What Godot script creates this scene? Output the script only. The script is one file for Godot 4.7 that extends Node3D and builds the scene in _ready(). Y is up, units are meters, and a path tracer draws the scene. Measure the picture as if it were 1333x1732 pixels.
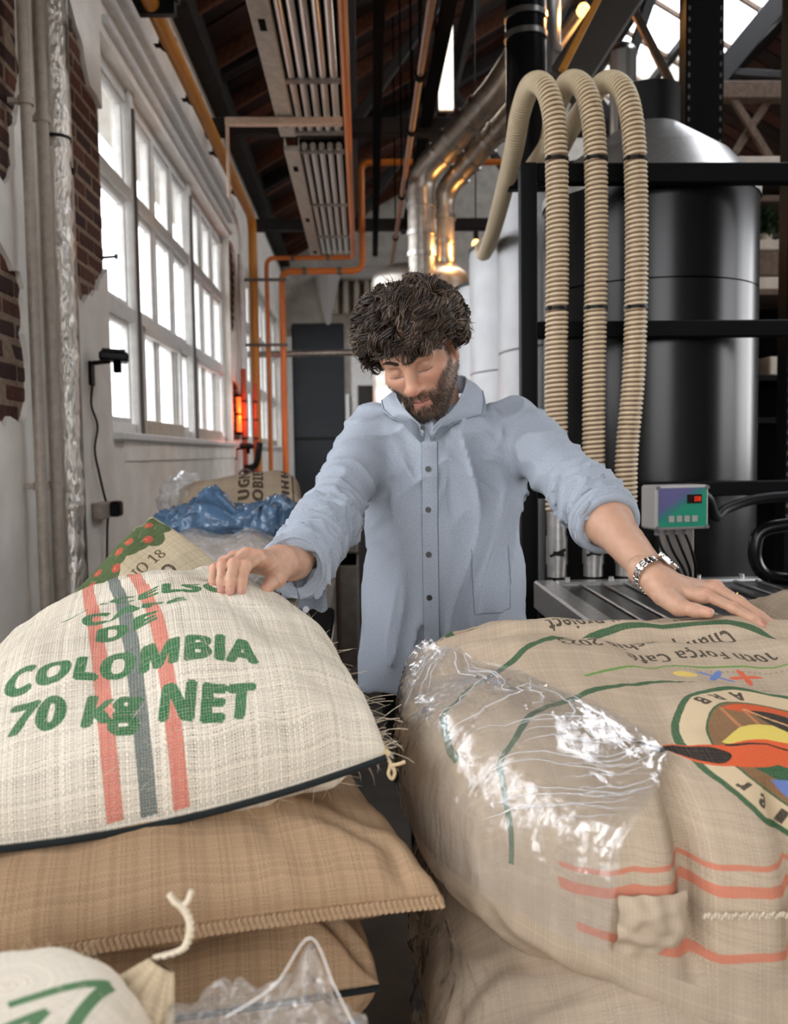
extends Node3D
# A coffee roastery: a man between two piles of coffee sacks, windows on the left, silos on the right.

var M := {}
var used := {}
var rng := RandomNumberGenerator.new()
var nz := FastNoiseLite.new()
var nz2 := FastNoiseLite.new()


func _ready() -> void:
	rng.seed = 7
	# camera
	var cam := Camera3D.new()
	cam.name = "camera"
	cam.position = Vector3(0, 1.36, 0)
	cam.rotation_order = EULER_ORDER_YXZ
	cam.rotation_degrees = Vector3(-3.7666, -2.0241, -0.8)
	cam.near = 0.05
	cam.far = 200.0
	cam.fov = 60.0
	var lens := CameraAttributesPhysical.new()
	lens.frustum_focal_length = 20.785
	lens.frustum_focus_distance = 1.5
	lens.frustum_near = 0.05
	lens.frustum_far = 200.0
	lens.exposure_aperture = 3.6
	cam.attributes = lens
	add_child(cam)
	cam.fov = 60.0
	# sky
	var env := Environment.new()
	env.background_mode = Environment.BG_SKY
	var sk := ProceduralSkyMaterial.new()
	sk.sky_top_color = Color(0.95, 0.965, 1.0)
	sk.sky_horizon_color = Color(1.0, 0.99, 0.98)
	sk.ground_bottom_color = Color(0.42, 0.42, 0.42)
	sk.ground_horizon_color = Color(0.75, 0.76, 0.78)
	sk.sun_angle_max = 1.0
	var sky := Sky.new()
	sky.sky_material = sk
	env.sky = sky
	env.tonemap_mode = Environment.TONE_MAPPER_LINEAR
	env.background_energy_multiplier = 1.0
	env.tonemap_exposure = 9.4
	env.sdfgi_enabled = true
	env.ssao_enabled = true
	env.ssil_enabled = true
	var we := WorldEnvironment.new()
	we.name = "world_environment"
	we.environment = env
	add_child(we)
	nz.seed = 3
	nz.noise_type = FastNoiseLite.TYPE_SIMPLEX_SMOOTH
	nz.frequency = 1.0
	nz.fractal_type = FastNoiseLite.FRACTAL_NONE
	nz2.seed = 11
	nz2.noise_type = FastNoiseLite.TYPE_SIMPLEX_SMOOTH
	nz2.frequency = 1.0
	nz2.fractal_octaves = 3
	make_materials()
	room()
	roof()
	wall_fittings()
	far_end()
	machines()
	hoses()
	left_pile()
	right_pile()
	person()


# ---------------------------------------------------------------- naming
func numbered(called: String) -> String:
	if not used.has(called):
		used[called] = 0
		return called
	used[called] += 1
	return "%s_%03d" % [called, used[called]]


func tag(o: Node, label: String, category: String, group := "", kind := "") -> void:
	if label:
		o.set_meta("label", label)
	if category:
		o.set_meta("category", category)
	if group:
		o.set_meta("group", group)
	if kind:
		o.set_meta("kind", kind)


func thing(called: String, label: String, category: String, at := Vector3.ZERO, group := "") -> Node3D:
	var o := Node3D.new()
	o.name = numbered(called)
	add_child(o, true)
	o.position = at
	tag(o, label, category, group)
	return o


# commit as a named mesh; points are in world space, the node's own place is subtracted
func part(mb: MB, called: String, mat: Material, parent: Node3D = null, kind := "") -> MeshInstance3D:
	var o := MeshInstance3D.new()
	var off := Vector3.ZERO
	if parent == null:
		o.name = numbered(called)
		add_child(o, true)
	else:
		o.name = called
		parent.add_child(o, true)
		var p: Node = parent
		while p is Node3D and p != self:
			off += p.position
			p = p.get_parent()
	o.mesh = mb.commit(off)
	o.material_override = null
	if o.mesh.get_surface_count():
		o.mesh.surface_set_material(0, mat)
	if kind:
		o.set_meta("kind", kind)
	return o


func structure(mb: MB, called: String, mat: Material) -> MeshInstance3D:
	var o := part(mb, called, mat)
	o.set_meta("kind", "structure")
	return o


func piece(mesh: Mesh, called: String, parent: Node3D, at: Transform3D) -> MeshInstance3D:
	var o := MeshInstance3D.new()
	o.name = called
	parent.add_child(o, true)
	o.mesh = mesh
	o.transform = at
	return o


func solo(mb: MB, called: String, mat: Material, label: String, category: String, group := "") -> MeshInstance3D:
	var o := part(mb, called, mat)
	tag(o, label, category, group)
	return o


# ---------------------------------------------------------------- mesh builder
class MB:
	var v := PackedVector3Array()
	var n := PackedVector3Array()
	var uv := PackedVector2Array()
	var uv2 := PackedVector2Array()
	var col := PackedColorArray()
	var idx := PackedInt32Array()
	var colored := false

	func add(p: Vector3, nn: Vector3, t := Vector2.ZERO, c := Color.WHITE, t2 := Vector2.ZERO) -> int:
		v.append(p)
		n.append(nn)
		uv.append(t)
		uv2.append(t2)
		col.append(c)
		return v.size() - 1

	func tri(a: int, b: int, c: int) -> void:  # a b c counter-clockwise seen from the front
		idx.append(a)
		idx.append(c)
		idx.append(b)

	func flat(pts: Array, c := Color.WHITE) -> void:  # convex polygon, counter-clockwise from the front
		var nn: Vector3 = (pts[1] - pts[0]).cross(pts[2] - pts[0]).normalized()
		var base := v.size()
		var ax := Vector3.UP if absf(nn.y) < 0.8 else Vector3.RIGHT
		var tx := ax.cross(nn).normalized()
		var ty := nn.cross(tx)
		for p in pts:
			add(p, nn, Vector2(p.dot(tx), p.dot(ty)), c)
		for k in range(1, pts.size() - 1):
			tri(base, base + k, base + k + 1)

	func box(xf: Transform3D, size: Vector3, bevel := 0.0, c := Color.WHITE) -> void:
		var h := size * 0.5
		var b := minf(bevel, minf(h.x, minf(h.y, h.z)) * 0.45)
		for ax in 3:
			for s in [-1.0, 1.0]:
				var o := Vector3.ZERO
				o[ax] = s * h[ax]
				var u := Vector3.ZERO
				u[(ax + 1) % 3] = (h[(ax + 1) % 3] - b) * s
				var w := Vector3.ZERO
				w[(ax + 2) % 3] = h[(ax + 2) % 3] - b
				flat([xf * (o - u - w), xf * (o + u - w), xf * (o + u + w), xf * (o - u + w)], c)
		if b <= 0.0:
			return
		for ax in 3:
			var a1 := (ax + 1) % 3
			var a2 := (ax + 2) % 3
			for s1 in [-1.0, 1.0]:
				for s2 in [-1.0, 1.0]:
					var q := []
					for k in [[-1.0, 0], [1.0, 0], [1.0, 1], [-1.0, 1]]:
						var p := Vector3.ZERO
						p[ax] = k[0] * (h[ax] - b)
						p[a1] = s1 * (h[a1] - (b if k[1] else 0.0))
						p[a2] = s2 * (h[a2] - (0.0 if k[1] else b))
						q.append(xf * p)
					if s1 * s2 < 0:
						q.reverse()
					flat(q, c)
		for sx in [-1.0, 1.0]:
			for sy in [-1.0, 1.0]:
				for sz in [-1.0, 1.0]:
					var q := [xf * Vector3(sx * h.x, sy * (h.y - b), sz * (h.z - b)), xf * Vector3(sx * (h.x - b), sy * h.y, sz * (h.z - b)), xf * Vector3(sx * (h.x - b), sy * (h.y - b), sz * h.z)]
					if sx * sy * sz < 0:
						q.reverse()
					flat(q, c)

	func bx(x0: float, x1: float, y0: float, y1: float, z0: float, z1: float, bevel := 0.0, c := Color.WHITE) -> void:
		box(Transform3D(Basis(), Vector3(x0 + x1, y0 + y1, z0 + z1) * 0.5), Vector3(absf(x1 - x0), absf(y1 - y0), absf(z1 - z0)), bevel, c)

	func bar(a: Vector3, b: Vector3, w: float, h: float, bevel := 0.0, up := Vector3.UP, c := Color.WHITE) -> void:
		var z := (b - a).normalized()
		if absf(z.dot(up)) > 0.98:
			up = Vector3.RIGHT
		var x := up.cross(z).normalized()
		box(Transform3D(Basis(x, z.cross(x), z), (a + b) * 0.5), Vector3(w, h, (b - a).length()), bevel, c)

	# grid of points, row after row; outward = d(column) x d(row)
	func grid(pts: PackedVector3Array, nu: int, nv: int, wrap := false, uvs := PackedVector2Array(), cols := PackedColorArray(), uvs2 := PackedVector2Array(), flip := false) -> void:
		var base := v.size()
		var acc := PackedVector3Array()
		acc.resize(nu * nv)
		var cu := nu if wrap else nu - 1
		for j in nv - 1:
			for i in cu:
				var a := j * nu + i
				var b := j * nu + (i + 1) % nu
				var c := b + nu
				var d := a + nu
				var f := (pts[c] - pts[a]).cross(pts[d] - pts[b])
				if flip:
					f = -f
				acc[a] += f
				acc[b] += f
				acc[c] += f
				acc[d] += f
				if flip:
					tri(base + a, base + c, base + b)
					tri(base + a, base + d, base + c)
				else:
					tri(base + a, base + b, base + c)
					tri(base + a, base + c, base + d)
		v.append_array(pts)
		for k in nu * nv:
			n.append(acc[k].normalized())
		if uvs.size():
			uv.append_array(uvs)
		else:
			for j in nv:
				for i in nu:
					uv.append(Vector2(float(i) / (nu - 1), float(j) / (nv - 1)))
		if uvs2.size():
			uv2.append_array(uvs2)
		else:
			var z2 := PackedVector2Array()
			z2.resize(nu * nv)
			uv2.append_array(z2)
		if cols.size():
			col.append_array(cols)
			colored = true
		else:
			var w := PackedColorArray()
			w.resize(nu * nv)
			w.fill(Color.WHITE)
			col.append_array(w)

	func tube(path: PackedVector3Array, radii: Variant, sides := 10, caps := true, squash := 1.0, up := Vector3.ZERO) -> void:
		var m := path.size()
		var pts := PackedVector3Array()
		var nn := Vector3.ZERO
		var uvs := PackedVector2Array()
		var run := 0.0
		var first := Basis()
		var last := Basis()
		for k in m:
			var t := (path[mini(k + 1, m - 1)] - path[maxi(k - 1, 0)]).normalized()
			if k == 0:
				nn = up if up != Vector3.ZERO else (Vector3.UP if absf(t.y) < 0.9 else Vector3.RIGHT)
			nn = (nn - t * nn.dot(t)).normalized()
			var b := t.cross(nn)
			var r: float = radii if radii is float else radii[k]
			if k:
				run += path[k].distance_to(path[k - 1])
			if k == 0:
				first = Basis(nn, b, t)
			last = Basis(nn, b, t)
			for s in sides:
				var a := TAU * s / sides
				pts.append(path[k] + nn * (cos(a) * r * squash) + b * (sin(a) * r))
				uvs.append(Vector2(float(s) / sides, run))
		grid(pts, sides, m, true, uvs)
		if caps:
			for e in 2:
				var fr := first if e == 0 else last
				var c0 := path[0] if e == 0 else path[m - 1]
				var r: float = radii if radii is float else radii[0 if e == 0 else m - 1]
				var q := []
				for s in sides:
					var a := TAU * s / sides * (-1.0 if e == 0 else 1.0)
					q.append(c0 + fr.x * (cos(a) * r * squash) + fr.y * (sin(a) * r))
				flat(q)

	func lathe(prof: PackedVector2Array, sides: int, xf: Transform3D) -> void:  # profile (radius, height) going up the outside
		for k in prof.size() - 1:
			var a := prof[k]
			var b := prof[k + 1]
			var pts := PackedVector3Array()
			for p in [a, b]:
				for s in sides:
					var t := TAU * s / sides
					pts.append(xf * Vector3(sin(t) * p.x, p.y, cos(t) * p.x))
			grid(pts, sides, 2, true)

	func lathe_smooth(prof: PackedVector2Array, sides: int, xf: Transform3D) -> void:
		var pts := PackedVector3Array()
		for p in prof:
			for s in sides:
				var t := TAU * s / sides
				pts.append(xf * Vector3(sin(t) * p.x, p.y, cos(t) * p.x))
		grid(pts, sides, prof.size(), true)

	# a flat outline (counter-clockwise in x,y) given thickness along -z, placed by xf
	func prism(poly: PackedVector2Array, depth: float, xf: Transform3D, back := true) -> void:
		if Geometry2D.is_polygon_clockwise(poly):
			poly = poly.duplicate()
			poly.reverse()
		var t := Geometry2D.triangulate_polygon(poly)
		var zf := (xf.basis * Vector3(0, 0, 1)).normalized()
		var b := v.size()
		for p in poly:
			add(xf * Vector3(p.x, p.y, 0), zf, p)
		for k in range(0, t.size(), 3):
			var x := poly[t[k]]
			var ccw := (poly[t[k + 1]] - x).cross(poly[t[k + 2]] - x) > 0
			if ccw:
				tri(b + t[k], b + t[k + 1], b + t[k + 2])
			else:
				tri(b + t[k], b + t[k + 2], b + t[k + 1])
		if back:
			b = v.size()
			for p in poly:
				add(xf * Vector3(p.x, p.y, -depth), -zf, p)
			for k in range(0, t.size(), 3):
				var x := poly[t[k]]
				var ccw := (poly[t[k + 1]] - x).cross(poly[t[k + 2]] - x) > 0
				if ccw:
					tri(b + t[k], b + t[k + 2], b + t[k + 1])
				else:
					tri(b + t[k], b + t[k + 1], b + t[k + 2])
		for k in poly.size():
			var p := poly[k]
			var q := poly[(k + 1) % poly.size()]
			flat([xf * Vector3(p.x, p.y, 0), xf * Vector3(p.x, p.y, -depth), xf * Vector3(q.x, q.y, -depth), xf * Vector3(q.x, q.y, 0)])

	# surface nets of a distance field; only cells near the surface are visited
	func field(f: Callable, lo: Vector3, hi: Vector3, cell: float, paint: Variant = null, slack := 1.25) -> void:
		var bs := 4
		var nx := (int(ceilf((hi.x - lo.x) / cell / bs))) * bs + 1
		var ny := (int(ceilf((hi.y - lo.y) / cell / bs))) * bs + 1
		var nzz := (int(ceilf((hi.z - lo.z) / cell / bs))) * bs + 1
		var g := PackedFloat32Array()
		g.resize(nx * ny * nzz)
		g.fill(1e9)
		var sy := nx
		var sz := nx * ny
		var reach := bs * cell * 0.87 * slack
		var blocks := PackedInt32Array()
		for bz in (nzz - 1) / bs:
			for by in (ny - 1) / bs:
				for bxx in (nx - 1) / bs:
					var c := lo + Vector3(bxx + 0.5, by + 0.5, bz + 0.5) * (bs * cell)
					if absf(f.call(c)) < reach:
						blocks.append(bxx)
						blocks.append(by)
						blocks.append(bz)
		for k in range(0, blocks.size(), 3):
			for z in range(blocks[k + 2] * bs, blocks[k + 2] * bs + bs + 1):
				for y in range(blocks[k + 1] * bs, blocks[k + 1] * bs + bs + 1):
					var at := z * sz + y * sy + blocks[k] * bs
					for x in range(bs + 1):
						if g[at + x] > 9e8:
							g[at + x] = f.call(lo + Vector3(blocks[k] * bs + x, y, z) * cell)
		var vert := PackedInt32Array()
		vert.resize(nx * ny * nzz)
		vert.fill(-1)
		var base := v.size()
		var corner := [0, 1, sy, sy + 1, sz, sz + 1, sz + sy, sz + sy + 1]
		var edges := [0, 1, 2, 3, 4, 5, 6, 7, 0, 2, 1, 3, 4, 6, 5, 7, 0, 4, 1, 5, 2, 6, 3, 7]
		var place := []
		for c in 8:
			place.append(Vector3(c & 1, (c >> 1) & 1, c >> 2))
		for k in range(0, blocks.size(), 3):
			for z in range(blocks[k + 2] * bs, blocks[k + 2] * bs + bs):
				for y in range(blocks[k + 1] * bs, blocks[k + 1] * bs + bs):
					for x in range(blocks[k] * bs, blocks[k] * bs + bs):
						var at := z * sz + y * sy + x
						var s := g[at] < 0.0
						var mixed := false
						for c in range(1, 8):
							if (g[at + corner[c]] < 0.0) != s:
								mixed = true
								break
						if not mixed:
							continue
						var sum := Vector3.ZERO
						var cnt := 0
						for e in range(0, 24, 2):
							var a := g[at + corner[edges[e]]]
							var b := g[at + corner[edges[e + 1]]]
							if (a < 0.0) != (b < 0.0):
								var pa: Vector3 = place[edges[e]]
								sum += pa.lerp(place[edges[e + 1]], a / (a - b))
								cnt += 1
						var p := lo + (Vector3(x, y, z) + sum / cnt) * cell
						vert[at] = v.size()
						add(p, Vector3.ZERO, Vector2.ZERO, paint.call(p) if paint != null else Color.WHITE)
		if paint != null:
			colored = true
		for k in range(0, blocks.size(), 3):
			for z in range(maxi(1, blocks[k + 2] * bs), blocks[k + 2] * bs + bs):
				for y in range(maxi(1, blocks[k + 1] * bs), blocks[k + 1] * bs + bs):
					for x in range(maxi(1, blocks[k] * bs), blocks[k] * bs + bs):
						var at := z * sz + y * sy + x
						var s := g[at] < 0.0
						for ax in 3:
							var st: int = [1, sy, sz][ax]
							var s1: int = [sy, sz, 1][ax]
							var s2: int = [sz, 1, sy][ax]
							if g[at + st] > 9e8 or (g[at + st] < 0.0) == s:
								continue
							var a := vert[at - s1 - s2]
							var b := vert[at - s2]
							var c := vert[at]
							var d := vert[at - s1]
							if a < 0 or b < 0 or c < 0 or d < 0:
								continue
							if s:
								tri(a, b, c)
								tri(a, c, d)
							else:
								tri(a, c, b)
								tri(a, d, c)
		for k in range(0, idx.size(), 3):
			var a := idx[k]
			if a < base:
				continue
			var fn := (v[idx[k + 2]] - v[a]).cross(v[idx[k + 1]] - v[a])
			n[a] += fn
			n[idx[k + 1]] += fn
			n[idx[k + 2]] += fn
		for k in range(base, v.size()):
			n[k] = n[k].normalized()

	func commit(off := Vector3.ZERO) -> ArrayMesh:
		var m := ArrayMesh.new()
		if idx.is_empty():
			return m
		if off != Vector3.ZERO:
			for k in v.size():
				v[k] -= off
		var a := []
		a.resize(Mesh.ARRAY_MAX)
		a[Mesh.ARRAY_VERTEX] = v
		a[Mesh.ARRAY_NORMAL] = n
		a[Mesh.ARRAY_TEX_UV] = uv
		a[Mesh.ARRAY_TEX_UV2] = uv2
		if colored:
			a[Mesh.ARRAY_COLOR] = col
		a[Mesh.ARRAY_INDEX] = idx
		m.add_surface_from_arrays(Mesh.PRIMITIVE_TRIANGLES, a)
		return m


func xf(at: Vector3, rot := Vector3.ZERO) -> Transform3D:
	return Transform3D(Basis.from_euler(rot), at)


func spline(pts: Array, per := 8) -> PackedVector3Array:
	var c := PackedVector3Array()
	for k in pts.size() - 1:
		var p0: Vector3 = pts[maxi(k - 1, 0)]
		var p1: Vector3 = pts[k]
		var p2: Vector3 = pts[k + 1]
		var p3: Vector3 = pts[mini(k + 2, pts.size() - 1)]
		for s in per:
			c.append(p1.cubic_interpolate(p2, p0, p3, float(s) / per))
	c.append(pts[-1])
	return c


# straight runs with rounded corners
func bent(pts: Array, r: float, per := 5) -> PackedVector3Array:
	var c := PackedVector3Array([pts[0]])
	for k in range(1, pts.size() - 1):
		var p: Vector3 = pts[k]
		var a: Vector3 = p + (pts[k - 1] - p).limit_length(r)
		var b: Vector3 = p + (pts[k + 1] - p).limit_length(r)
		for s in per + 1:
			var t := float(s) / per
			c.append(a.lerp(p, t).lerp(p.lerp(b, t), t))
	c.append(pts[-1])
	return c


func ring(c: Vector3, axis: Vector3, r: float, count := 20) -> PackedVector3Array:
	var u := (Vector3.UP if absf(axis.y) < 0.9 else Vector3.RIGHT).cross(axis).normalized()
	var w := axis.cross(u).normalized()
	var out := PackedVector3Array()
	for k in count + 1:
		var a := TAU * k / count
		out.append(c + u * cos(a) * r + w * sin(a) * r)
	return out


# ---------------------------------------------------------------- textures and materials
func flat_mat(c: Color, rough := 0.6, metal := 0.0) -> StandardMaterial3D:
	var m := StandardMaterial3D.new()
	m.albedo_color = c
	m.roughness = rough
	m.metallic = metal
	return m


func noise_tex(freq: float, ramp: Array, size := 256, octaves := 4, seed_ := 1, type := FastNoiseLite.TYPE_SIMPLEX_SMOOTH) -> NoiseTexture2D:
	var t := NoiseTexture2D.new()
	var n := FastNoiseLite.new()
	n.seed = seed_
	n.noise_type = type
	n.frequency = freq
	n.fractal_octaves = octaves
	t.noise = n
	t.width = size
	t.height = size
	t.seamless = true
	var g := Gradient.new()
	var offs := PackedFloat32Array()
	var cols := PackedColorArray()
	for k in ramp.size():
		offs.append(float(k) / (ramp.size() - 1))
		cols.append(ramp[k])
	g.offsets = offs
	g.colors = cols
	t.color_ramp = g
	return t


func noise_normal(freq: float, strength: float, size := 256, octaves := 4, seed_ := 1) -> NoiseTexture2D:
	var t := NoiseTexture2D.new()
	var n := FastNoiseLite.new()
	n.seed = seed_
	n.noise_type = FastNoiseLite.TYPE_SIMPLEX_SMOOTH
	n.frequency = freq
	n.fractal_octaves = octaves
	t.noise = n
	t.width = size
	t.height = size
	t.seamless = true
	t.as_normal_map = true
	t.bump_strength = strength
	return t


func world_mat(c0: Color, c1: Color, scale: float, freq: float, rough: float, bump := 0.0, metal := 0.0, seed_ := 1) -> StandardMaterial3D:
	var m := StandardMaterial3D.new()
	m.albedo_texture = noise_tex(freq, [c0, c1], 256, 5, seed_)
	m.uv1_triplanar = true
	m.uv1_world_triplanar = true
	m.uv1_scale = Vector3.ONE * scale
	m.roughness = rough
	m.metallic = metal
	if bump > 0.0:
		m.normal_enabled = true
		m.normal_texture = noise_normal(freq * 1.5, 4.0, 256, 5, seed_ + 5)
		m.normal_scale = bump
	return m


# plain weave: [colour tile, normal tile, print mask tile]; holes show the dark between threads
func weave(n_threads: int, px: int, warp: Color, weft: Color, gap: Color, vary: float, gapw: float, seed_: int) -> Array:
	var s := n_threads * px
	var r := RandomNumberGenerator.new()
	r.seed = seed_
	var ta := []
	var tb := []
	for k in n_threads:
		ta.append([1.0 + r.randf_range(-vary, vary), gapw * r.randf_range(0.4, 1.7), r.randf_range(-0.12, 0.12)])
		tb.append([1.0 + r.randf_range(-vary, vary), gapw * r.randf_range(0.4, 1.7), r.randf_range(-0.12, 0.12)])
	var im := Image.create(s, s, false, Image.FORMAT_RGB8)
	var hi := Image.create(s, s, false, Image.FORMAT_RGB8)
	var mk := Image.create(s, s, false, Image.FORMAT_RGB8)
	for y in s:
		var ty := y / px
		var fy: float = (float(y % px) + 0.5) / px - 0.5 + tb[ty][2]
		for x in s:
			var tx := x / px
			var fx: float = (float(x % px) + 0.5) / px - 0.5 + ta[tx][2]
			var over := (tx + ty) % 2 == 0
			var ha := sqrt(maxf(0.0, 1.0 - pow(2.0 * fx / (1.0 - ta[tx][1]), 2.0))) if absf(2.0 * fx) < 1.0 - ta[tx][1] else -1.0
			var hb := sqrt(maxf(0.0, 1.0 - pow(2.0 * fy / (1.0 - tb[ty][1]), 2.0))) if absf(2.0 * fy) < 1.0 - tb[ty][1] else -1.0
			var bulge_a := cos(PI * fy) * (1.0 if over else -1.0)
			var bulge_b := cos(PI * fx) * (-1.0 if over else 1.0)
			var za := ha * 0.5 + bulge_a * 0.5 if ha >= 0.0 else -2.0
			var zb := hb * 0.5 + bulge_b * 0.5 if hb >= 0.0 else -2.0
			var z := maxf(za, zb)
			var c: Color
			if z < -1.5:
				c = gap
			elif za > zb:
				c = warp * (ta[tx][0] * r.randf_range(0.93, 1.05))
			else:
				c = weft * (tb[ty][0] * r.randf_range(0.93, 1.05))
			if z > -1.5 and z < 0.0:
				c = c.lerp(gap, minf(0.45, -z * 0.6))
			c.a = 1.0
			im.set_pixel(x, y, c)
			var h := clampf(z * 0.5 + 0.5, 0.0, 1.0)
			hi.set_pixel(x, y, Color(h, h, h))
			var k := clampf(0.45 + z * 0.8 + r.randf_range(-0.25, 0.25), 0.0, 1.0) if z > -1.5 else 0.0
			mk.set_pixel(x, y, Color(k, k, k))
	hi.convert(Image.FORMAT_RGBA8)
	hi.bump_map_to_normal_map(2.2)
	return [ImageTexture.create_from_image(im), ImageTexture.create_from_image(hi), ImageTexture.create_from_image(mk)]


func cloth_mat(w: Array, tile: Vector2, bump: float, print_tex: Texture2D = null) -> StandardMaterial3D:
	var m := StandardMaterial3D.new()
	m.albedo_texture = w[0]
	m.uv1_scale = Vector3(tile.x, tile.y, 1)
	m.normal_enabled = true
	m.normal_texture = w[1]
	m.normal_scale = bump
	m.roughness = 0.95
	m.metallic_specular = 0.15
	m.vertex_color_use_as_albedo = true
	if print_tex:
		m.detail_enabled = true
		m.detail_albedo = print_tex
		m.detail_mask = w[2]
		m.detail_uv_layer = BaseMaterial3D.DETAIL_UV_2
		m.detail_blend_mode = BaseMaterial3D.BLEND_MODE_MIX
	return m


# ------- print: triangles of letters and outlines filled into an image
func ink_tri(im: Image, a: Vector2, b: Vector2, c: Vector2, col: Color) -> void:
	var y0 := maxi(0, int(floorf(minf(a.y, minf(b.y, c.y)))))
	var y1 := mini(im.get_height() - 1, int(ceilf(maxf(a.y, maxf(b.y, c.y)))))
	for y in range(y0, y1 + 1):
		var yy := y + 0.5
		var lo := 1e9
		var hi := -1e9
		for e in [[a, b], [b, c], [c, a]]:
			var p: Vector2 = e[0]
			var q: Vector2 = e[1]
			if (p.y <= yy) != (q.y <= yy):
				var x := p.x + (q.x - p.x) * (yy - p.y) / (q.y - p.y)
				lo = minf(lo, x)
				hi = maxf(hi, x)
		if hi > lo:
			var xa := int(roundf(lo))
			var xb := int(roundf(hi))
			if xb > xa:
				im.fill_rect(Rect2i(xa, y, xb - xa, 1), col)


func ink_poly(im: Image, poly: PackedVector2Array, col: Color) -> void:
	var t := Geometry2D.triangulate_polygon(poly)
	for k in range(0, t.size(), 3):
		ink_tri(im, poly[t[k]], poly[t[k + 1]], poly[t[k + 2]], col)


func ink_line(im: Image, pts: PackedVector2Array, w: float, col: Color) -> void:
	for k in pts.size() - 1:
		var d := (pts[k + 1] - pts[k]).normalized()
		var s := Vector2(-d.y, d.x) * w * 0.5
		var a := pts[k] - d * w * 0.15
		var b := pts[k + 1] + d * w * 0.15
		ink_tri(im, a + s, b + s, b - s, col)
		ink_tri(im, a + s, b - s, a - s, col)


func ink_oval(im: Image, c: Vector2, rx: float, ry: float, col: Color, rot := 0.0) -> void:
	var p := PackedVector2Array()
	for k in 40:
		p.append(c + Vector2(cos(TAU * k / 40) * rx, sin(TAU * k / 40) * ry).rotated(rot))
	ink_poly(im, p, col)


# letters: centre, cap height in pixels, stretch, turn; fat thickens the strokes; bend > 0 lays them round a circle of that radius
func ink_text(im: Image, text: String, at: Vector2, height: float, stretch: float, turn: float, col: Color, font := "Droid Sans", bold := true, fat := 0.0, bend := 0.0) -> void:
	var f := SystemFont.new()
	f.font_names = PackedStringArray([font])
	f.font_weight = 700 if bold else 400
	var tm := TextMesh.new()
	tm.font = f
	tm.text = text
	tm.font_size = 64
	tm.pixel_size = 1.0 / 46.0
	tm.depth = 0.0
	tm.curve_step = 1.0
	var arr := tm.get_mesh_arrays()
	var vs: PackedVector3Array = arr[Mesh.ARRAY_VERTEX]
	var ix: PackedInt32Array = arr[Mesh.ARRAY_INDEX] if arr[Mesh.ARRAY_INDEX] != null else PackedInt32Array(range(vs.size()))
	var pts := PackedVector2Array()
	for p in vs:
		var q := Vector2(p.x * stretch, -p.y) * height
		if bend != 0.0:
			var ang := q.x / bend
			q = Vector2(sin(ang), -cos(ang)) * (bend - q.y)
		pts.append(at + q.rotated(turn))
	for k in range(0, ix.size(), 3):
		ink_tri(im, pts[ix[k]], pts[ix[k + 1]], pts[ix[k + 2]], col)
		if fat > 0.0:
			for o in [Vector2(fat, 0), Vector2(-fat, 0), Vector2(0, fat), Vector2(0, -fat)]:
				ink_tri(im, pts[ix[k]] + o, pts[ix[k + 1]] + o, pts[ix[k + 2]] + o, col)


func clear_image(w: int, h: int, tint := Color(0.5, 0.4, 0.3)) -> Image:
	var im := Image.create(w, h, false, Image.FORMAT_RGBA8)
	im.fill(Color(tint.r, tint.g, tint.b, 0.0))
	return im


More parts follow.
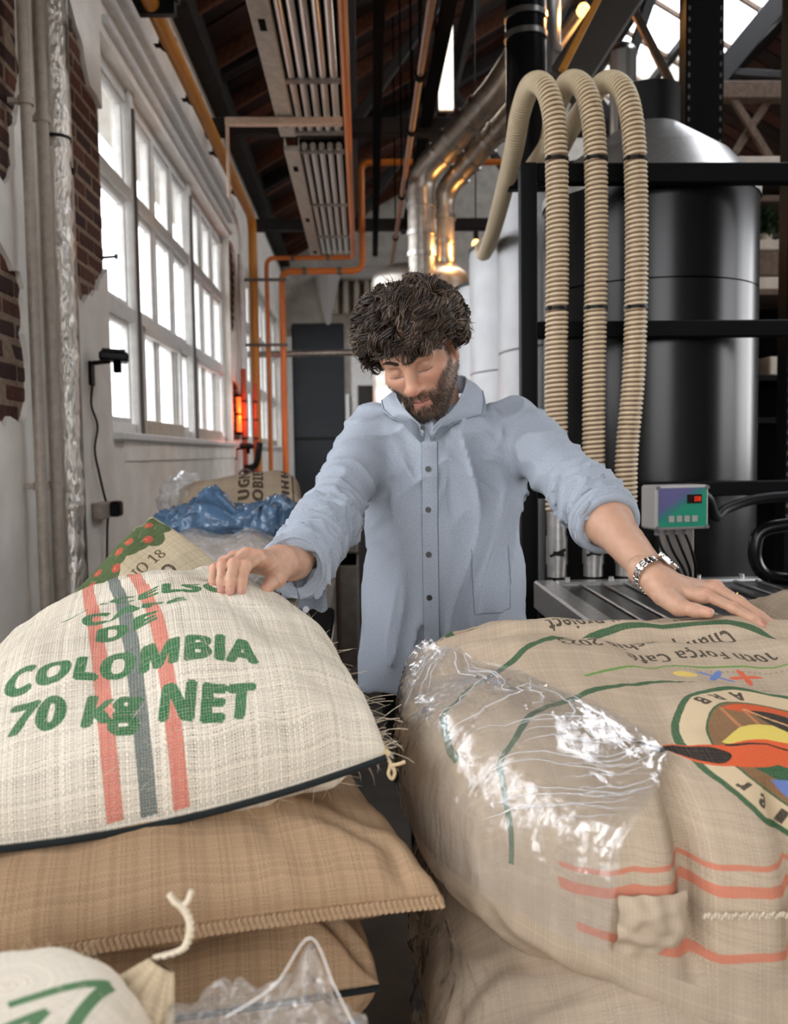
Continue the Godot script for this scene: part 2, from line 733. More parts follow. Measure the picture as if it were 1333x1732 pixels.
func make_materials() -> void:
	M.plaster = world_mat(Color(0.86, 0.83, 0.785), Color(0.945, 0.925, 0.89), 0.8, 0.012, 0.9, 0.25)
	M.plaster_edge = world_mat(Color(0.62, 0.58, 0.53), Color(0.8, 0.77, 0.72), 1.5, 0.03, 0.95, 0.4)
	M.mortar = world_mat(Color(0.46, 0.385, 0.32), Color(0.60, 0.52, 0.44), 2.0, 0.05, 0.95, 0.6)
	var bt := []
	for k in 4:
		bt.append(world_mat([Color(0.20, 0.10, 0.075), Color(0.25, 0.12, 0.085), Color(0.30, 0.15, 0.10), Color(0.15, 0.085, 0.07)][k], [Color(0.33, 0.17, 0.125), Color(0.38, 0.2, 0.145), Color(0.42, 0.24, 0.17), Color(0.27, 0.155, 0.125)][k], 3.0, 0.04, 0.9, 0.8, 0.0, k))
	M.brick = bt
	M.white_paint = world_mat(Color(0.80, 0.795, 0.78), Color(0.88, 0.875, 0.86), 2.0, 0.02, 0.5)
	M.frame_dark = flat_mat(Color(0.36, 0.33, 0.30), 0.6)
	M.sill_wood = world_mat(Color(0.66, 0.6, 0.52), Color(0.83, 0.81, 0.77), 3.0, 0.03, 0.7)
	var gl := StandardMaterial3D.new()
	gl.transparency = BaseMaterial3D.TRANSPARENCY_ALPHA
	gl.albedo_color = Color(0.9, 0.95, 0.95, 0.05)
	gl.roughness = 0.02
	M.glass = gl
	M.concrete = world_mat(Color(0.33, 0.31, 0.285), Color(0.47, 0.44, 0.41), 0.7, 0.015, 0.55, 0.15)
	M.roof_dark = world_mat(Color(0.055, 0.04, 0.032), Color(0.12, 0.075, 0.055), 1.2, 0.03, 0.9, 0.3)
	var pl := []
	for k in 4:
		pl.append(world_mat([Color(0.16, 0.09, 0.065), Color(0.21, 0.115, 0.08), Color(0.13, 0.08, 0.06), Color(0.26, 0.14, 0.10)][k], [Color(0.26, 0.145, 0.105), Color(0.33, 0.185, 0.125), Color(0.21, 0.135, 0.10), Color(0.40, 0.225, 0.155)][k], 1.5, 0.03, 0.85, 0.3, 0.0, k + 9))
	M.plank = pl
	M.rafter = world_mat(Color(0.30, 0.17, 0.11), Color(0.44, 0.27, 0.18), 2.0, 0.03, 0.8)
	M.steel_dark = world_mat(Color(0.06, 0.058, 0.058), Color(0.10, 0.095, 0.09), 2.0, 0.03, 0.6)
	M.timber_grey = world_mat(Color(0.33, 0.27, 0.22), Color(0.46, 0.38, 0.32), 2.0, 0.03, 0.8)
	M.yellow = world_mat(Color(0.66, 0.43, 0.11), Color(0.75, 0.50, 0.14), 3.0, 0.03, 0.45)
	M.orange = world_mat(Color(0.72, 0.38, 0.09), Color(0.78, 0.43, 0.11), 3.0, 0.03, 0.4)
	M.rust = world_mat(Color(0.50, 0.24, 0.14), Color(0.66, 0.33, 0.19), 3.0, 0.05, 0.6)
	M.pipe_beige = world_mat(Color(0.58, 0.53, 0.48), Color(0.70, 0.655, 0.60), 3.0, 0.03, 0.4)
	var foil := StandardMaterial3D.new()
	foil.albedo_color = Color(0.88, 0.85, 0.81)
	foil.metallic = 0.7
	foil.roughness = 0.4
	foil.uv1_triplanar = true
	foil.uv1_world_triplanar = true
	foil.uv1_scale = Vector3(6, 0.9, 6)
	foil.normal_enabled = true
	foil.normal_texture = noise_normal(0.03, 12.0, 256, 4, 21)
	foil.normal_scale = 0.8
	M.foil = foil
	M.steel = flat_mat(Color(0.72, 0.71, 0.69), 0.28, 1.0)
	M.steel_brushed = world_mat(Color(0.62, 0.61, 0.59), Color(0.74, 0.73, 0.72), 3.0, 0.05, 0.34, 0.0, 0.75)
	M.galv = world_mat(Color(0.55, 0.53, 0.5), Color(0.74, 0.72, 0.69), 2.0, 0.02, 0.35, 0.1, 0.9)
	M.radiant = world_mat(Color(0.72, 0.68, 0.62), Color(0.83, 0.79, 0.73), 2.0, 0.02, 0.5)
	M.channel = world_mat(Color(0.58, 0.54, 0.49), Color(0.68, 0.64, 0.58), 2.0, 0.02, 0.5)
	M.black = flat_mat(Color(0.035, 0.035, 0.037), 0.45)
	M.black_matte = flat_mat(Color(0.03, 0.03, 0.032), 0.8)
	M.black_gloss = flat_mat(Color(0.045, 0.048, 0.052), 0.24)
	M.black_frame = flat_mat(Color(0.03, 0.033, 0.037), 0.5)
	M.black_frame.metallic_specular = 0.22
	M.black_gloss.metallic_specular = 0.38
	M.black.metallic_specular = 0.3
	M.black_matte.metallic_specular = 0.15
	M.tube = flat_mat(Color(0.80, 0.78, 0.75), 0.32, 0.75)
	M.silo = world_mat(Color(0.62, 0.63, 0.64), Color(0.71, 0.72, 0.73), 0.8, 0.02, 0.45, 0.0, 0.25)
	M.seam = flat_mat(Color(0.40, 0.40, 0.41), 0.6)
	M.navy = world_mat(Color(0.06, 0.085, 0.11), Color(0.085, 0.115, 0.145), 1.0, 0.02, 0.5)
	M.grey_panel = flat_mat(Color(0.62, 0.60, 0.58), 0.5)
	M.beige_plate = flat_mat(Color(0.47, 0.44, 0.41), 0.5)
	M.hose_wall = flat_mat(Color(0.42, 0.29, 0.185), 0.5)
	M.hose_rib = flat_mat(Color(0.80, 0.73, 0.60), 0.35)
	M.grate_dark = world_mat(Color(0.26, 0.255, 0.25), Color(0.36, 0.35, 0.34), 4.0, 0.05, 0.35, 0.1, 0.6)
	var bulb := flat_mat(Color(1, 0.85, 0.6), 0.4)
	bulb.emission_enabled = true
	bulb.emission = Color(1.0, 0.72, 0.40)
	bulb.emission_energy_multiplier = 0.5
	M.bulb = bulb
	var strip := flat_mat(Color(1, 0.98, 0.94), 0.4)
	strip.emission_enabled = true
	strip.emission = Color(1.0, 0.95, 0.88)
	strip.emission_energy_multiplier = 0.18
	M.strip = strip
	# burlap
	M.w_light = weave(32, 8, Color(0.89, 0.85, 0.78), Color(0.87, 0.825, 0.745), Color(0.40, 0.32, 0.23), 0.06, 0.20, 4)
	M.w_brown = weave(32, 8, Color(0.69, 0.575, 0.455), Color(0.66, 0.545, 0.425), Color(0.33, 0.24, 0.16), 0.09, 0.10, 5)
	M.w_tan = weave(32, 8, Color(0.735, 0.66, 0.57), Color(0.71, 0.635, 0.545), Color(0.5, 0.4, 0.29), 0.05, 0.05, 6)
	M.jute_cord = flat_mat(Color(0.80, 0.70, 0.55), 0.9)
	M.fibre = flat_mat(Color(0.86, 0.80, 0.70), 0.9)
	M.dark_cord = flat_mat(Color(0.055, 0.085, 0.08), 0.9)


# ---------------------------------------------------------------- the hall
const WX := -1.35     # inner face of the left wall
const WT := -1.80     # its outer face
const TOP := 4.82     # wall top
const ENDZ := -15.6   # far wall
const BACKZ := 5.0    # wall behind the camera
const RX := 8.65      # right wall
const RIDGE := 3.65
const SLOPE := 0.58


func roof_y(x: float) -> float:
	return TOP + SLOPE * (x - WX) if x < RIDGE else TOP + SLOPE * (RX - x)


func ragged(poly: PackedVector2Array, step: float, amp: float, lo_x := -1e9) -> PackedVector2Array:
	var out := PackedVector2Array()
	for k in poly.size():
		var a := poly[k]
		var b := poly[(k + 1) % poly.size()]
		var cnt := maxi(1, int(a.distance_to(b) / step))
		for s in cnt:
			var p := a.lerp(b, float(s) / cnt)
			out.append(p + Vector2(nz.get_noise_3d(p.x * 14, p.y * 14, 1.0), nz.get_noise_3d(p.x * 14, p.y * 14, 7.0)) * amp)
	return out


func brick_patch(wall: Node3D, poly: PackedVector2Array, meshes: Array, zmax: float, zmin: float) -> void:
	var lo := Vector2(1e9, 1e9)
	var hi := -lo
	for p in poly:
		lo = lo.min(p)
		hi = hi.max(p)
	var row := int(floorf((lo.y - 0.08) / 0.083))
	while row * 0.083 < hi.y + 0.08:
		var y := row * 0.083 + 0.0415
		var z := -6.0 + (0.125 if row % 2 else 0.0)
		while z < -2.9:
			var c := Vector2(z, y)
			var near := Geometry2D.is_point_in_polygon(c, poly)
			for o in [Vector2(0.13, 0), Vector2(-0.13, 0), Vector2(0, 0.04), Vector2(0, -0.04), Vector2(0.13, 0.04), Vector2(-0.13, -0.04), Vector2(0.13, -0.04), Vector2(-0.13, 0.04)]:
				near = near or Geometry2D.is_point_in_polygon(c + o, poly)
			if near and z + 0.12 < zmax and z - 0.12 > zmin:
				piece(meshes[rng.randi() % meshes.size()], "brick", wall, Transform3D(Basis.from_euler(Vector3(rng.randf_range(-0.02, 0.02), rng.randf_range(-0.015, 0.015), rng.randf_range(-0.03, 0.03))), Vector3(-1.4145 + rng.randf_range(-0.003, 0.003), y, z)))
			elif near and (z - 0.12 <= zmin or z + 0.12 >= zmax):
				var b := MB.new()
				var z0 := maxf(z - 0.119, zmin)
				var z1 := minf(z + 0.119, zmax)
				if z1 - z0 > 0.03:
					b.bx(-1.46, -1.3705 + rng.randf_range(-0.003, 0.003), y - 0.033, y + 0.033, z0, z1, 0.005)
					part(b, "brick", M.brick[rng.randi() % 4], wall)
			z += 0.25
		row += 1


func room() -> void:
	var b := MB.new()
	b.bx(-1.9, RX + 0.3, -0.2, 0.0, ENDZ - 0.3, BACKZ + 0.3)
	structure(b, "floor", M.concrete)
	# left wall: sill band, head band, piers; windows in between
	var wall := Node3D.new()
	wall.name = "wall_left"
	add_child(wall)
	wall.set_meta("kind", "structure")
	var wins := [[-2.7, 3.2], [-9.4, -4.9], [-15.0, -10.75]]
	b = MB.new()
	b.bx(WT, WX, 0.0, 1.5, BACKZ + 0.25, -2.95)
	b.bx(WT, WX, 3.62, TOP, BACKZ + 0.25, -2.95)
	b.bx(WT, WX, 1.5, 3.62, BACKZ + 0.25, 3.2)
	b.bx(WT, WX, 1.5, 3.62, -2.7, -2.95)
	b.bx(WT, WX, 0.0, 1.5, -4.9, ENDZ)
	b.bx(WT, WX, 3.62, TOP, -4.9, ENDZ)
	b.bx(WT, WX, 1.5, 3.62, -9.4, -9.45)
	b.bx(WT, WX, 1.5, 3.62, -10.4, -10.75)
	b.bx(WT, WX, 1.5, 3.62, -15.0, ENDZ)
	b.bx(WT, -1.44, 1.5, 3.62, -9.45, -10.4)
	part(b, "plaster_face", M.plaster, wall)
	b = MB.new()
	b.bx(WT, -1.3735, 0.0, TOP, -2.95, -4.9)
	b.bx(-1.44, -1.385, 1.5, 3.62, -9.45, -10.4)
	part(b, "mortar_bed", M.mortar, wall)
	# the near pier: plaster with ragged holes
	var pa := PackedVector2Array([Vector2(-3.35, 4.0), Vector2(-3.60, 3.75), Vector2(-3.66, 3.45), Vector2(-3.732, 3.195), Vector2(-3.757, 3.082), Vector2(-3.761, 2.945), Vector2(-3.721, 2.803), Vector2(-3.643, 2.644), Vector2(-3.634, 2.504), Vector2(-3.538, 2.421), Vector2(-3.3, 2.40), Vector2(-3.0, 2.5), Vector2(-3.0, 3.9)])
	var pb := PackedVector2Array([Vector2(-3.478, 2.165), Vector2(-3.593, 2.116), Vector2(-3.690, 2.061), Vector2(-3.667, 1.850), Vector2(-3.719, 1.742), Vector2(-3.693, 1.624), Vector2(-3.659, 1.544), Vector2(-3.591, 1.489), Vector2(-3.544, 1.504), Vector2(-3.408, 1.506), Vector2(-3.05, 1.52), Vector2(-3.0, 2.2), Vector2(-3.3, 2.2)])
	var pc := PackedVector2Array([Vector2(-4.22, 4.0), Vector2(-4.30, 3.75), Vector2(-4.417, 3.532), Vector2(-4.503, 3.450), Vector2(-4.597, 3.400), Vector2(-4.649, 3.285), Vector2(-4.792, 3.236), Vector2(-4.95, 3.20), Vector2(-4.96, 2.60), Vector2(-4.95, 2.42), Vector2(-4.84, 2.33), Vector2(-4.768, 2.269), Vector2(-4.66, 2.20), Vector2(-4.544, 2.157), Vector2(-4.455, 2.116), Vector2(-4.36, 2.16), Vector2(-4.25, 2.4), Vector2(-4.05, 2.7), Vector2(-4.0, 3.2), Vector2(-4.02, 3.8)])
	pa = ragged(pa, 0.05, 0.03)
	pb = ragged(pb, 0.05, 0.03)
	pc = ragged(pc, 0.05, 0.03)
	var mb := MB.new()
	# the outline's x is the world's z; front faces +x
	var flip := Transform3D(Basis(Vector3(0, 0, -1), Vector3(0, 1, 0), Vector3(1, 0, 0)), Vector3(WX, 0, 0))
	for strip in [[-3.3, -2.95], [-4.1, -3.3], [-4.9, -4.1]]:
		var polys := [PackedVector2Array([Vector2(strip[0], 0), Vector2(strip[1], 0), Vector2(strip[1], TOP), Vector2(strip[0], TOP)])]
		for hole in [pa, pb, pc]:
			var nxt := []
			for q in polys:
				nxt.append_array(Geometry2D.clip_polygons(q, hole))
			polys = nxt
		for q in polys:
			if Geometry2D.is_polygon_clockwise(q):
				continue
			var m := PackedVector2Array()
			for p in q:
				m.append(Vector2(-p.x, p.y))
			mb.prism(m, 0.036, flip, false)
	part(mb, "plaster_coat", M.plaster, wall)
	var brick_meshes := []
	for k in 8:
		b = MB.new()
		b.box(xf(Vector3.ZERO), Vector3(0.088, 0.066 + rng.randf_range(-0.003, 0.003), 0.234 + rng.randf_range(-0.006, 0.003)), 0.006)
		var m := b.commit()
		m.surface_set_material(0, M.brick[k % 4])
		brick_meshes.append(m)
	for p in [pa, pb, pc]:
		brick_patch(wall, p, brick_meshes, -2.95, -4.9)
	# second pier, bare bricks in two spots
	var pd := ragged(PackedVector2Array([Vector2(-9.45, 3.62), Vector2(-9.9, 3.6), Vector2(-10.0, 3.2), Vector2(-9.8, 2.7), Vector2(-9.45, 2.65)]), 0.08, 0.05)
	var pe := ragged(PackedVector2Array([Vector2(-9.45, 2.2), Vector2(-9.9, 2.15), Vector2(-10.25, 2.0), Vector2(-10.2, 1.55), Vector2(-9.45, 1.5)]), 0.08, 0.05)
	mb = MB.new()
	var polys := [PackedVector2Array([Vector2(-10.4, 1.5), Vector2(-9.45, 1.5), Vector2(-9.45, 3.62), Vector2(-10.4, 3.62)])]
	for hole in [pd, pe]:
		var nxt := []
		for q in polys:
			nxt.append_array(Geometry2D.clip_polygons(q, hole))
		polys = nxt
	for q in polys:
		var m := PackedVector2Array()
		for p in q:
			m.append(Vector2(-p.x, p.y))
		mb.prism(m, 0.036, flip, false)
	part(mb, "plaster_coat", M.plaster, wall)
	for p in [pd, pe]:
		for row in range(18, 44):
			for k in 5:
				var z := -9.56 - k * 0.25 - (0.125 if row % 2 else 0.0)
				if Geometry2D.is_point_in_polygon(Vector2(z, row * 0.083 + 0.04), p) or Geometry2D.is_point_in_polygon(Vector2(z + 0.12, row * 0.083 + 0.04), p):
					piece(brick_meshes[rng.randi() % 8], "brick", wall, xf(Vector3(-1.418, row * 0.083 + 0.0415, z)))
	# panel under the window and mouldings over it
	b = MB.new()
	b.bx(WX - 0.01, WX + 0.014, 1.335, 1.50, -5.1, -9.6, 0.004)
	structure(b, "trim_1", M.plaster)
	var ti := 2
	for t in [[3.68, 3.73, 0.035], [3.80, 3.86, 0.05], [3.92, 3.99, 0.07]]:
		b = MB.new()
		b.bx(WX - 0.01, WX + t[2], t[0], t[1], -4.95, -9.55, 0.01)
		structure(b, "trim_%d" % ti, M.white_paint)
		ti += 1
	var wi := 1
	for w in [[-9.4, -4.9, [-4.9, -5.72, -7.58, -9.4], [1, 3, 3]], [-15.0, -10.75, [-10.75, -12.2, -13.6, -15.0], [3, 3, 3]], [-2.7, 3.2, [3.2, 1.25, -0.75, -2.7], [3, 3, 3]]]:
		window("window_%d" % wi, w[0], w[1], w[2], w[3], wi < 3)
		wi += 1
	# far wall
	b = MB.new()
	b.bx(WT, RX + 0.3, 0.0, 8.2, ENDZ - 0.3, ENDZ)
	structure(b, "wall_back", world_mat(Color(0.62, 0.60, 0.56), Color(0.74, 0.715, 0.675), 0.8, 0.02, 0.9))
	# wall behind the camera with two large windows
	b = MB.new()
	b.bx(WT, RX + 0.3, 0.0, 0.9, BACKZ, BACKZ + 0.3)
	b.bx(WT, RX + 0.3, 4.3, 8.2, BACKZ, BACKZ + 0.3)
	for s in [[WT, -1.1], [1.9, RX + 0.3]]:
		b.bx(s[0], s[1], 0.9, 4.3, BACKZ, BACKZ + 0.3)
	structure(b, "wall_front", M.plaster)
	for k in 1:
		var x0 := -1.1
		var x1 := 1.9
		b = MB.new()
		for i in 5:
			var x := lerpf(x0, x1, i / 4.0)
			b.bx(x - 0.04, x + 0.04, 0.9, 4.3, BACKZ + 0.1, BACKZ + 0.16)
		for i in 4:
			var y := lerpf(0.9, 4.3, i / 3.0)
			b.bx(x0, x1, y - 0.04, y + 0.04, BACKZ + 0.1, BACKZ + 0.16)
		structure(b, "window_%d" % (4 + k), M.white_paint)
	b = MB.new()
	b.bx(RX, RX + 0.3, 0.0, 1.0, ENDZ - 0.3, BACKZ + 0.3)
	b.bx(RX, RX + 0.3, 3.9, TOP, ENDZ - 0.3, BACKZ + 0.3)
	b.bx(RX, RX + 0.3, 1.0, 3.9, ENDZ - 0.3, -7.0)
	b.bx(RX, RX + 0.3, 1.0, 3.9, 1.0, BACKZ + 0.3)
	for k in 3:
		b.bx(RX, RX + 0.3, 1.0, 3.9, -5.0 + k * 2.0 - 0.1, -5.0 + k * 2.0 + 0.1)
	structure(b, "wall_right", world_mat(Color(0.30, 0.27, 0.24), Color(0.40, 0.36, 0.32), 0.8, 0.02, 0.9))


func window(called: String, z0: float, z1: float, cuts: Array, cols: Array, full: bool) -> void:
	var root := Node3D.new()
	root.name = called
	add_child(root)
	root.set_meta("kind", "structure")
	var x := -1.44
	var y0 := 1.50
	var y1 := 3.62
	var b := MB.new()
	b.bx(x - 0.06, x + 0.02, y0, y0 + 0.07, z0, z1, 0.006)
	b.bx(x - 0.06, x + 0.02, y1 - 0.08, y1, z0, z1, 0.006)
	b.bx(x - 0.06, x + 0.02, y0, y1, z1, z1 - 0.07, 0.006)
	b.bx(x - 0.06, x + 0.02, y0, y1, z0, z0 + 0.07, 0.006)
	part(b, "frame", M.white_paint, root)
	for y in [2.24, 2.985]:
		b = MB.new()
		b.bx(x - 0.065, x + 0.03, y - 0.045, y + 0.045, z0, z1, 0.006)
		part(b, "transom", M.white_paint, root)
	for k in range(1, 3):
		b = MB.new()
		b.bx(x - 0.065, x + 0.045, y0, y1, cuts[k] - 0.05, cuts[k] + 0.05, 0.006)
		part(b, "post", M.white_paint, root)
		b = MB.new()
		b.bx(x + 0.02, x + 0.062, y0 - 0.02, y1 - 0.1, cuts[k] - 0.012, cuts[k] + 0.016, 0.004)
		part(b, "cover_strip", M.frame_dark, root)
	var rows := [[y0 + 0.07, 2.195], [2.285, 2.94], [3.03, y1 - 0.08]]
	for s in 3:
		var za: float = cuts[s] - (0.07 if s == 0 else 0.05)
		var zb: float = cuts[s + 1] + (0.07 if s == 2 else 0.05)
		for c in cols[s]:
			var z_hi := lerpf(za, zb, float(c) / cols[s])
			var z_lo := lerpf(za, zb, float(c + 1) / cols[s])
			if c > 0:
				b = MB.new()
				b.bx(x - 0.055, x + 0.025, y0 + 0.06, y1 - 0.07, z_hi - 0.028, z_hi + 0.028, 0.005)
				part(b, "mullion", M.white_paint, root)
			for r in rows:
				var p0 := z_lo + 0.028
				var p1 := z_hi - 0.028
				b = MB.new()  # the sash round one pane
				for e in [[p0, p0 + 0.032], [p1 - 0.032, p1]]:
					b.bx(x - 0.04, x + 0.004, r[0], r[1], e[0], e[1], 0.003)
				b.bx(x - 0.04, x + 0.004, r[0], r[0] + 0.032, p0 + 0.032, p1 - 0.032, 0.003)
				b.bx(x - 0.04, x + 0.004, r[1] - 0.032, r[1], p0 + 0.032, p1 - 0.032, 0.003)
				var sash := part(b, "sash", M.white_paint, root)
				b = MB.new()
				b.bx(x - 0.02, x - 0.015, r[0] + 0.02, r[1] - 0.02, p0 + 0.02, p1 - 0.02)
				part(b, "pane", M.glass, sash)
	if full:
		for s in [1, 2]:  # opening casements in the bottom row, with a stained bottom rail
			var za: float = cuts[s] - 0.06
			var zb: float = lerpf(cuts[s], cuts[s + 1], 0.68)
			b = MB.new()
			b.bx(x + 0.03, x + 0.065, 1.46, 1.60, za, zb, 0.006)
			part(b, "casement_rail", M.sill_wood, root)
			b = MB.new()
			b.bx(x + 0.03, x + 0.06, 1.6, 2.2, za, za - 0.05, 0.006)
			b.bx(x + 0.03, x + 0.06, 1.6, 2.2, zb, zb + 0.05, 0.006)
			b.bx(x + 0.03, x + 0.06, 2.15, 2.2, za, zb, 0.006)
			part(b, "casement", M.white_paint, root)
	b = MB.new()
	b.bx(x + 0.02, WX + 0.05, 1.455, 1.5, z0, z1, 0.008)
	part(b, "sill", M.white_paint, root)


func roof() -> void:
	var ceil := Node3D.new()
	ceil.name = "ceiling"
	add_child(ceil)
	ceil.set_meta("kind", "structure")
	var b := MB.new()
	var z0 := ENDZ - 0.3
	var z1 := BACKZ + 0.3
	var slab := func(xa: float, xb: float, z0: float) -> void:
		var ya := roof_y(xa)
		var yb := roof_y(xb)
		var q := [Vector3(xa, ya, 0), Vector3(xb, yb, 0), Vector3(xb, yb + 0.2, 0), Vector3(xa, ya + 0.2, 0)]
		var h := []
		var l := []
		for p in q:
			h.append(p + Vector3(0, 0, z1))
			l.append(p + Vector3(0, 0, z0))
		b.flat(h)
		l.reverse()
		b.flat(l)
		l.reverse()
		for k in 4:
			b.flat([h[k], l[k], l[(k + 1) % 4], h[(k + 1) % 4]])
	slab.call(-2.1, RIDGE, z0)
	slab.call(RIDGE, 4.0, z0)
	slab.call(5.4, RX + 0.4, z0)
	slab.call(4.0, 5.4, -1.5)
	part(b, "deck", M.roof_dark, ceil)
	# boards running up the slope, one by one
	var along := Vector3(1, SLOPE, 0).normalized()
	var normal := Vector3(-SLOPE, 1, 0).normalized()
	var boards := []
	for k in 8:
		b = MB.new()
		b.box(xf(Vector3.ZERO), Vector3(5.7, 0.022, 0.262 + 0.004 * (k % 3)), 0.004)
		var m := b.commit()
		m.surface_set_material(0, M.plank[k % 4])
		boards.append(m)
	var z := -3.4
	while z > ENDZ + 0.2:
		var c := Vector3(1.16, roof_y(1.16), z) - normal * (0.016 + rng.randf_range(0, 0.016))
		piece(boards[rng.randi() % 8], "board", ceil, Transform3D(Basis(along, normal, Vector3(0, 0, 1)), c))
		z -= 0.285
	# boards on the lower part of the far slope
	var along2 := Vector3(1, -SLOPE, 0).normalized()
	var normal2 := Vector3(SLOPE, 1, 0).normalized()
	z = -7.0
	b = MB.new()
	b.box(xf(Vector3.ZERO), Vector3(3.7, 0.022, 0.27), 0.004)
	var far_boards := []
	for k in 4:
		var m: ArrayMesh = b.commit() if k == 0 else far_boards[0].duplicate()
		m.surface_set_material(0, M.plank[k])
		far_boards.append(m)
	while z > ENDZ + 0.2:
		piece(far_boards[rng.randi() % 4], "board", ceil, Transform3D(Basis(along2, normal2, Vector3(0, 0, 1)), Vector3(7.05, roof_y(7.05), z) - normal2 * (0.016 + rng.randf_range(0, 0.014))))
		z -= 0.30
	b = MB.new()
	b.box(xf(Vector3.ZERO), Vector3(5.75, 0.13, 0.06), 0.006)
	var rm := b.commit()
	rm.surface_set_material(0, M.rafter)
	z = -4.2
	while z > ENDZ:
		var c := Vector3(1.16, roof_y(1.16), z) - normal * 0.10
		piece(rm, "rafter", ceil, Transform3D(Basis(along, normal, Vector3(0, 0, 1)), c))
		z -= 0.95
	for x in [-0.2, 1.1, 2.4]:
		b = MB.new()
		b.box(Transform3D(Basis(along, normal, Vector3(0, 0, 1)), Vector3(x, roof_y(x), (ENDZ + 0.0) * 0.5) - normal * 0.25), Vector3(0.10, 0.17, -ENDZ), 0.01)
		part(b, "purlin", M.steel_dark, ceil)
	b = MB.new()
	b.bx(WX - 0.02, WX + 0.16, TOP - 0.22, TOP - 0.02, 0.0, ENDZ, 0.01)
	part(b, "wall_plate", M.roof_dark, ceil)
	# trusses across the hall
	for tz in [-4.9, -8.2, -11.6]:
		var t := Node3D.new()
		t.name = "truss"
		ceil.add_child(t, true)
		b = MB.new()
		b.bx(WX - 0.1, 3.3, 4.22, 4.36, tz - 0.07, tz + 0.07, 0.01)
		part(b, "tie_beam", M.roof_dark, t)
		b = MB.new()
		b.bar(Vector3(WX, TOP - 0.1, tz), Vector3(3.6, roof_y(3.6) - 0.35, tz), 0.14, 0.16, 0.01)
		part(b, "principal", M.roof_dark, t)
		for s in [[0.0, 1.2], [2.3, 1.2], [2.3, 3.3]]:
			b = MB.new()
			b.bar(Vector3(s[0], 4.36, tz), Vector3(s[1], roof_y(s[1]) - 0.3, tz), 0.09, 0.09, 0.008)
			part(b, "strut", M.steel_dark, t)
	# glazing on the far slope
	var sky := Node3D.new()
	sky.name = "window_6"
	add_child(sky)
	sky.set_meta("kind", "structure")
	for x in [4.0, 4.7, 5.4]:
		b = MB.new()
		b.bar(Vector3(x, roof_y(x) + 0.08, z0), Vector3(x, roof_y(x) + 0.08, z1), 0.1, 0.14, 0.01)
		part(b, "rail", M.steel_dark, sky)
	z = -1.5
	while z > z0:
		b = MB.new()
		b.bar(Vector3(4.0, roof_y(4.0) + 0.08, z), Vector3(5.4, roof_y(5.4) + 0.08, z), 0.05, 0.07, 0.006)
		part(b, "glazing_bar", M.timber_grey, sky)
		for x in [4.0, 4.7]:
			b = MB.new()
			b.bar(Vector3(x, roof_y(x) + 0.10, z - 0.5), Vector3(x + 0.7, roof_y(x + 0.7) + 0.10, z - 0.5), 0.94, 0.006)
			part(b, "pane", M.glass, sky)
		z -= 1.0
	# lattice girder on the right, seen beyond the silos
	var g := thing("lattice_girder", "pale brown lattice roof girder with crossed braces beyond the black upright", "girder", Vector3(3.2, 4.2, -9.0))
	for e in [[4.92, 0.17, M.timber_grey], [4.22, 0.10, M.radiant]]:
		b = MB.new()
		b.bx(2.9, 8.3, e[0] - e[1] / 2, e[0] + e[1] / 2, -9.08, -8.92, 0.01)
		part(b, "chord", e[2], g)
	for s in [[3.2, 3.2], [3.75, 4.15], [4.15, 3.75], [4.75, 4.75], [5.3, 5.7], [5.7, 5.3], [6.3, 6.3]]:
		b = MB.new()
		b.bar(Vector3(s[0], 4.25, -9.0 + (0.03 if s[0] > s[1] else -0.03)), Vector3(s[1], 4.86, -9.0 + (0.03 if s[0] > s[1] else -0.03)), 0.07, 0.05, 0.005, Vector3(0, 0, 1))
		part(b, "brace", M.timber_grey, g)
	# dark roof steel in front of the glazing
	for s in [[Vector3(3.9, 5.35, -10.0), Vector3(5.3, 7.0, -10.0), 0.22], [Vector3(4.75, 6.62, -10.0), Vector3(5.35, 5.5, -10.0), 0.07], [Vector3(3.8, 5.55, -10.0), Vector3(5.5, 5.45, -10.0), 0.08], [Vector3(4.1, 5.55, -10.0), Vector3(5.1, 6.5, -10.05), 0.035]]:
		b = MB.new()
		b.bar(s[0], s[1], s[2], s[2], 0.006, Vector3(0, 0, 1))
		part(b, "roof_brace", M.steel_dark, ceil)


func clamp_ring(c: Vector3, axis: Vector3, r: float, w: float, b: MB) -> void:
	b.tube(PackedVector3Array([c - axis * w * 0.5, c + axis * w * 0.5]), r, 16)


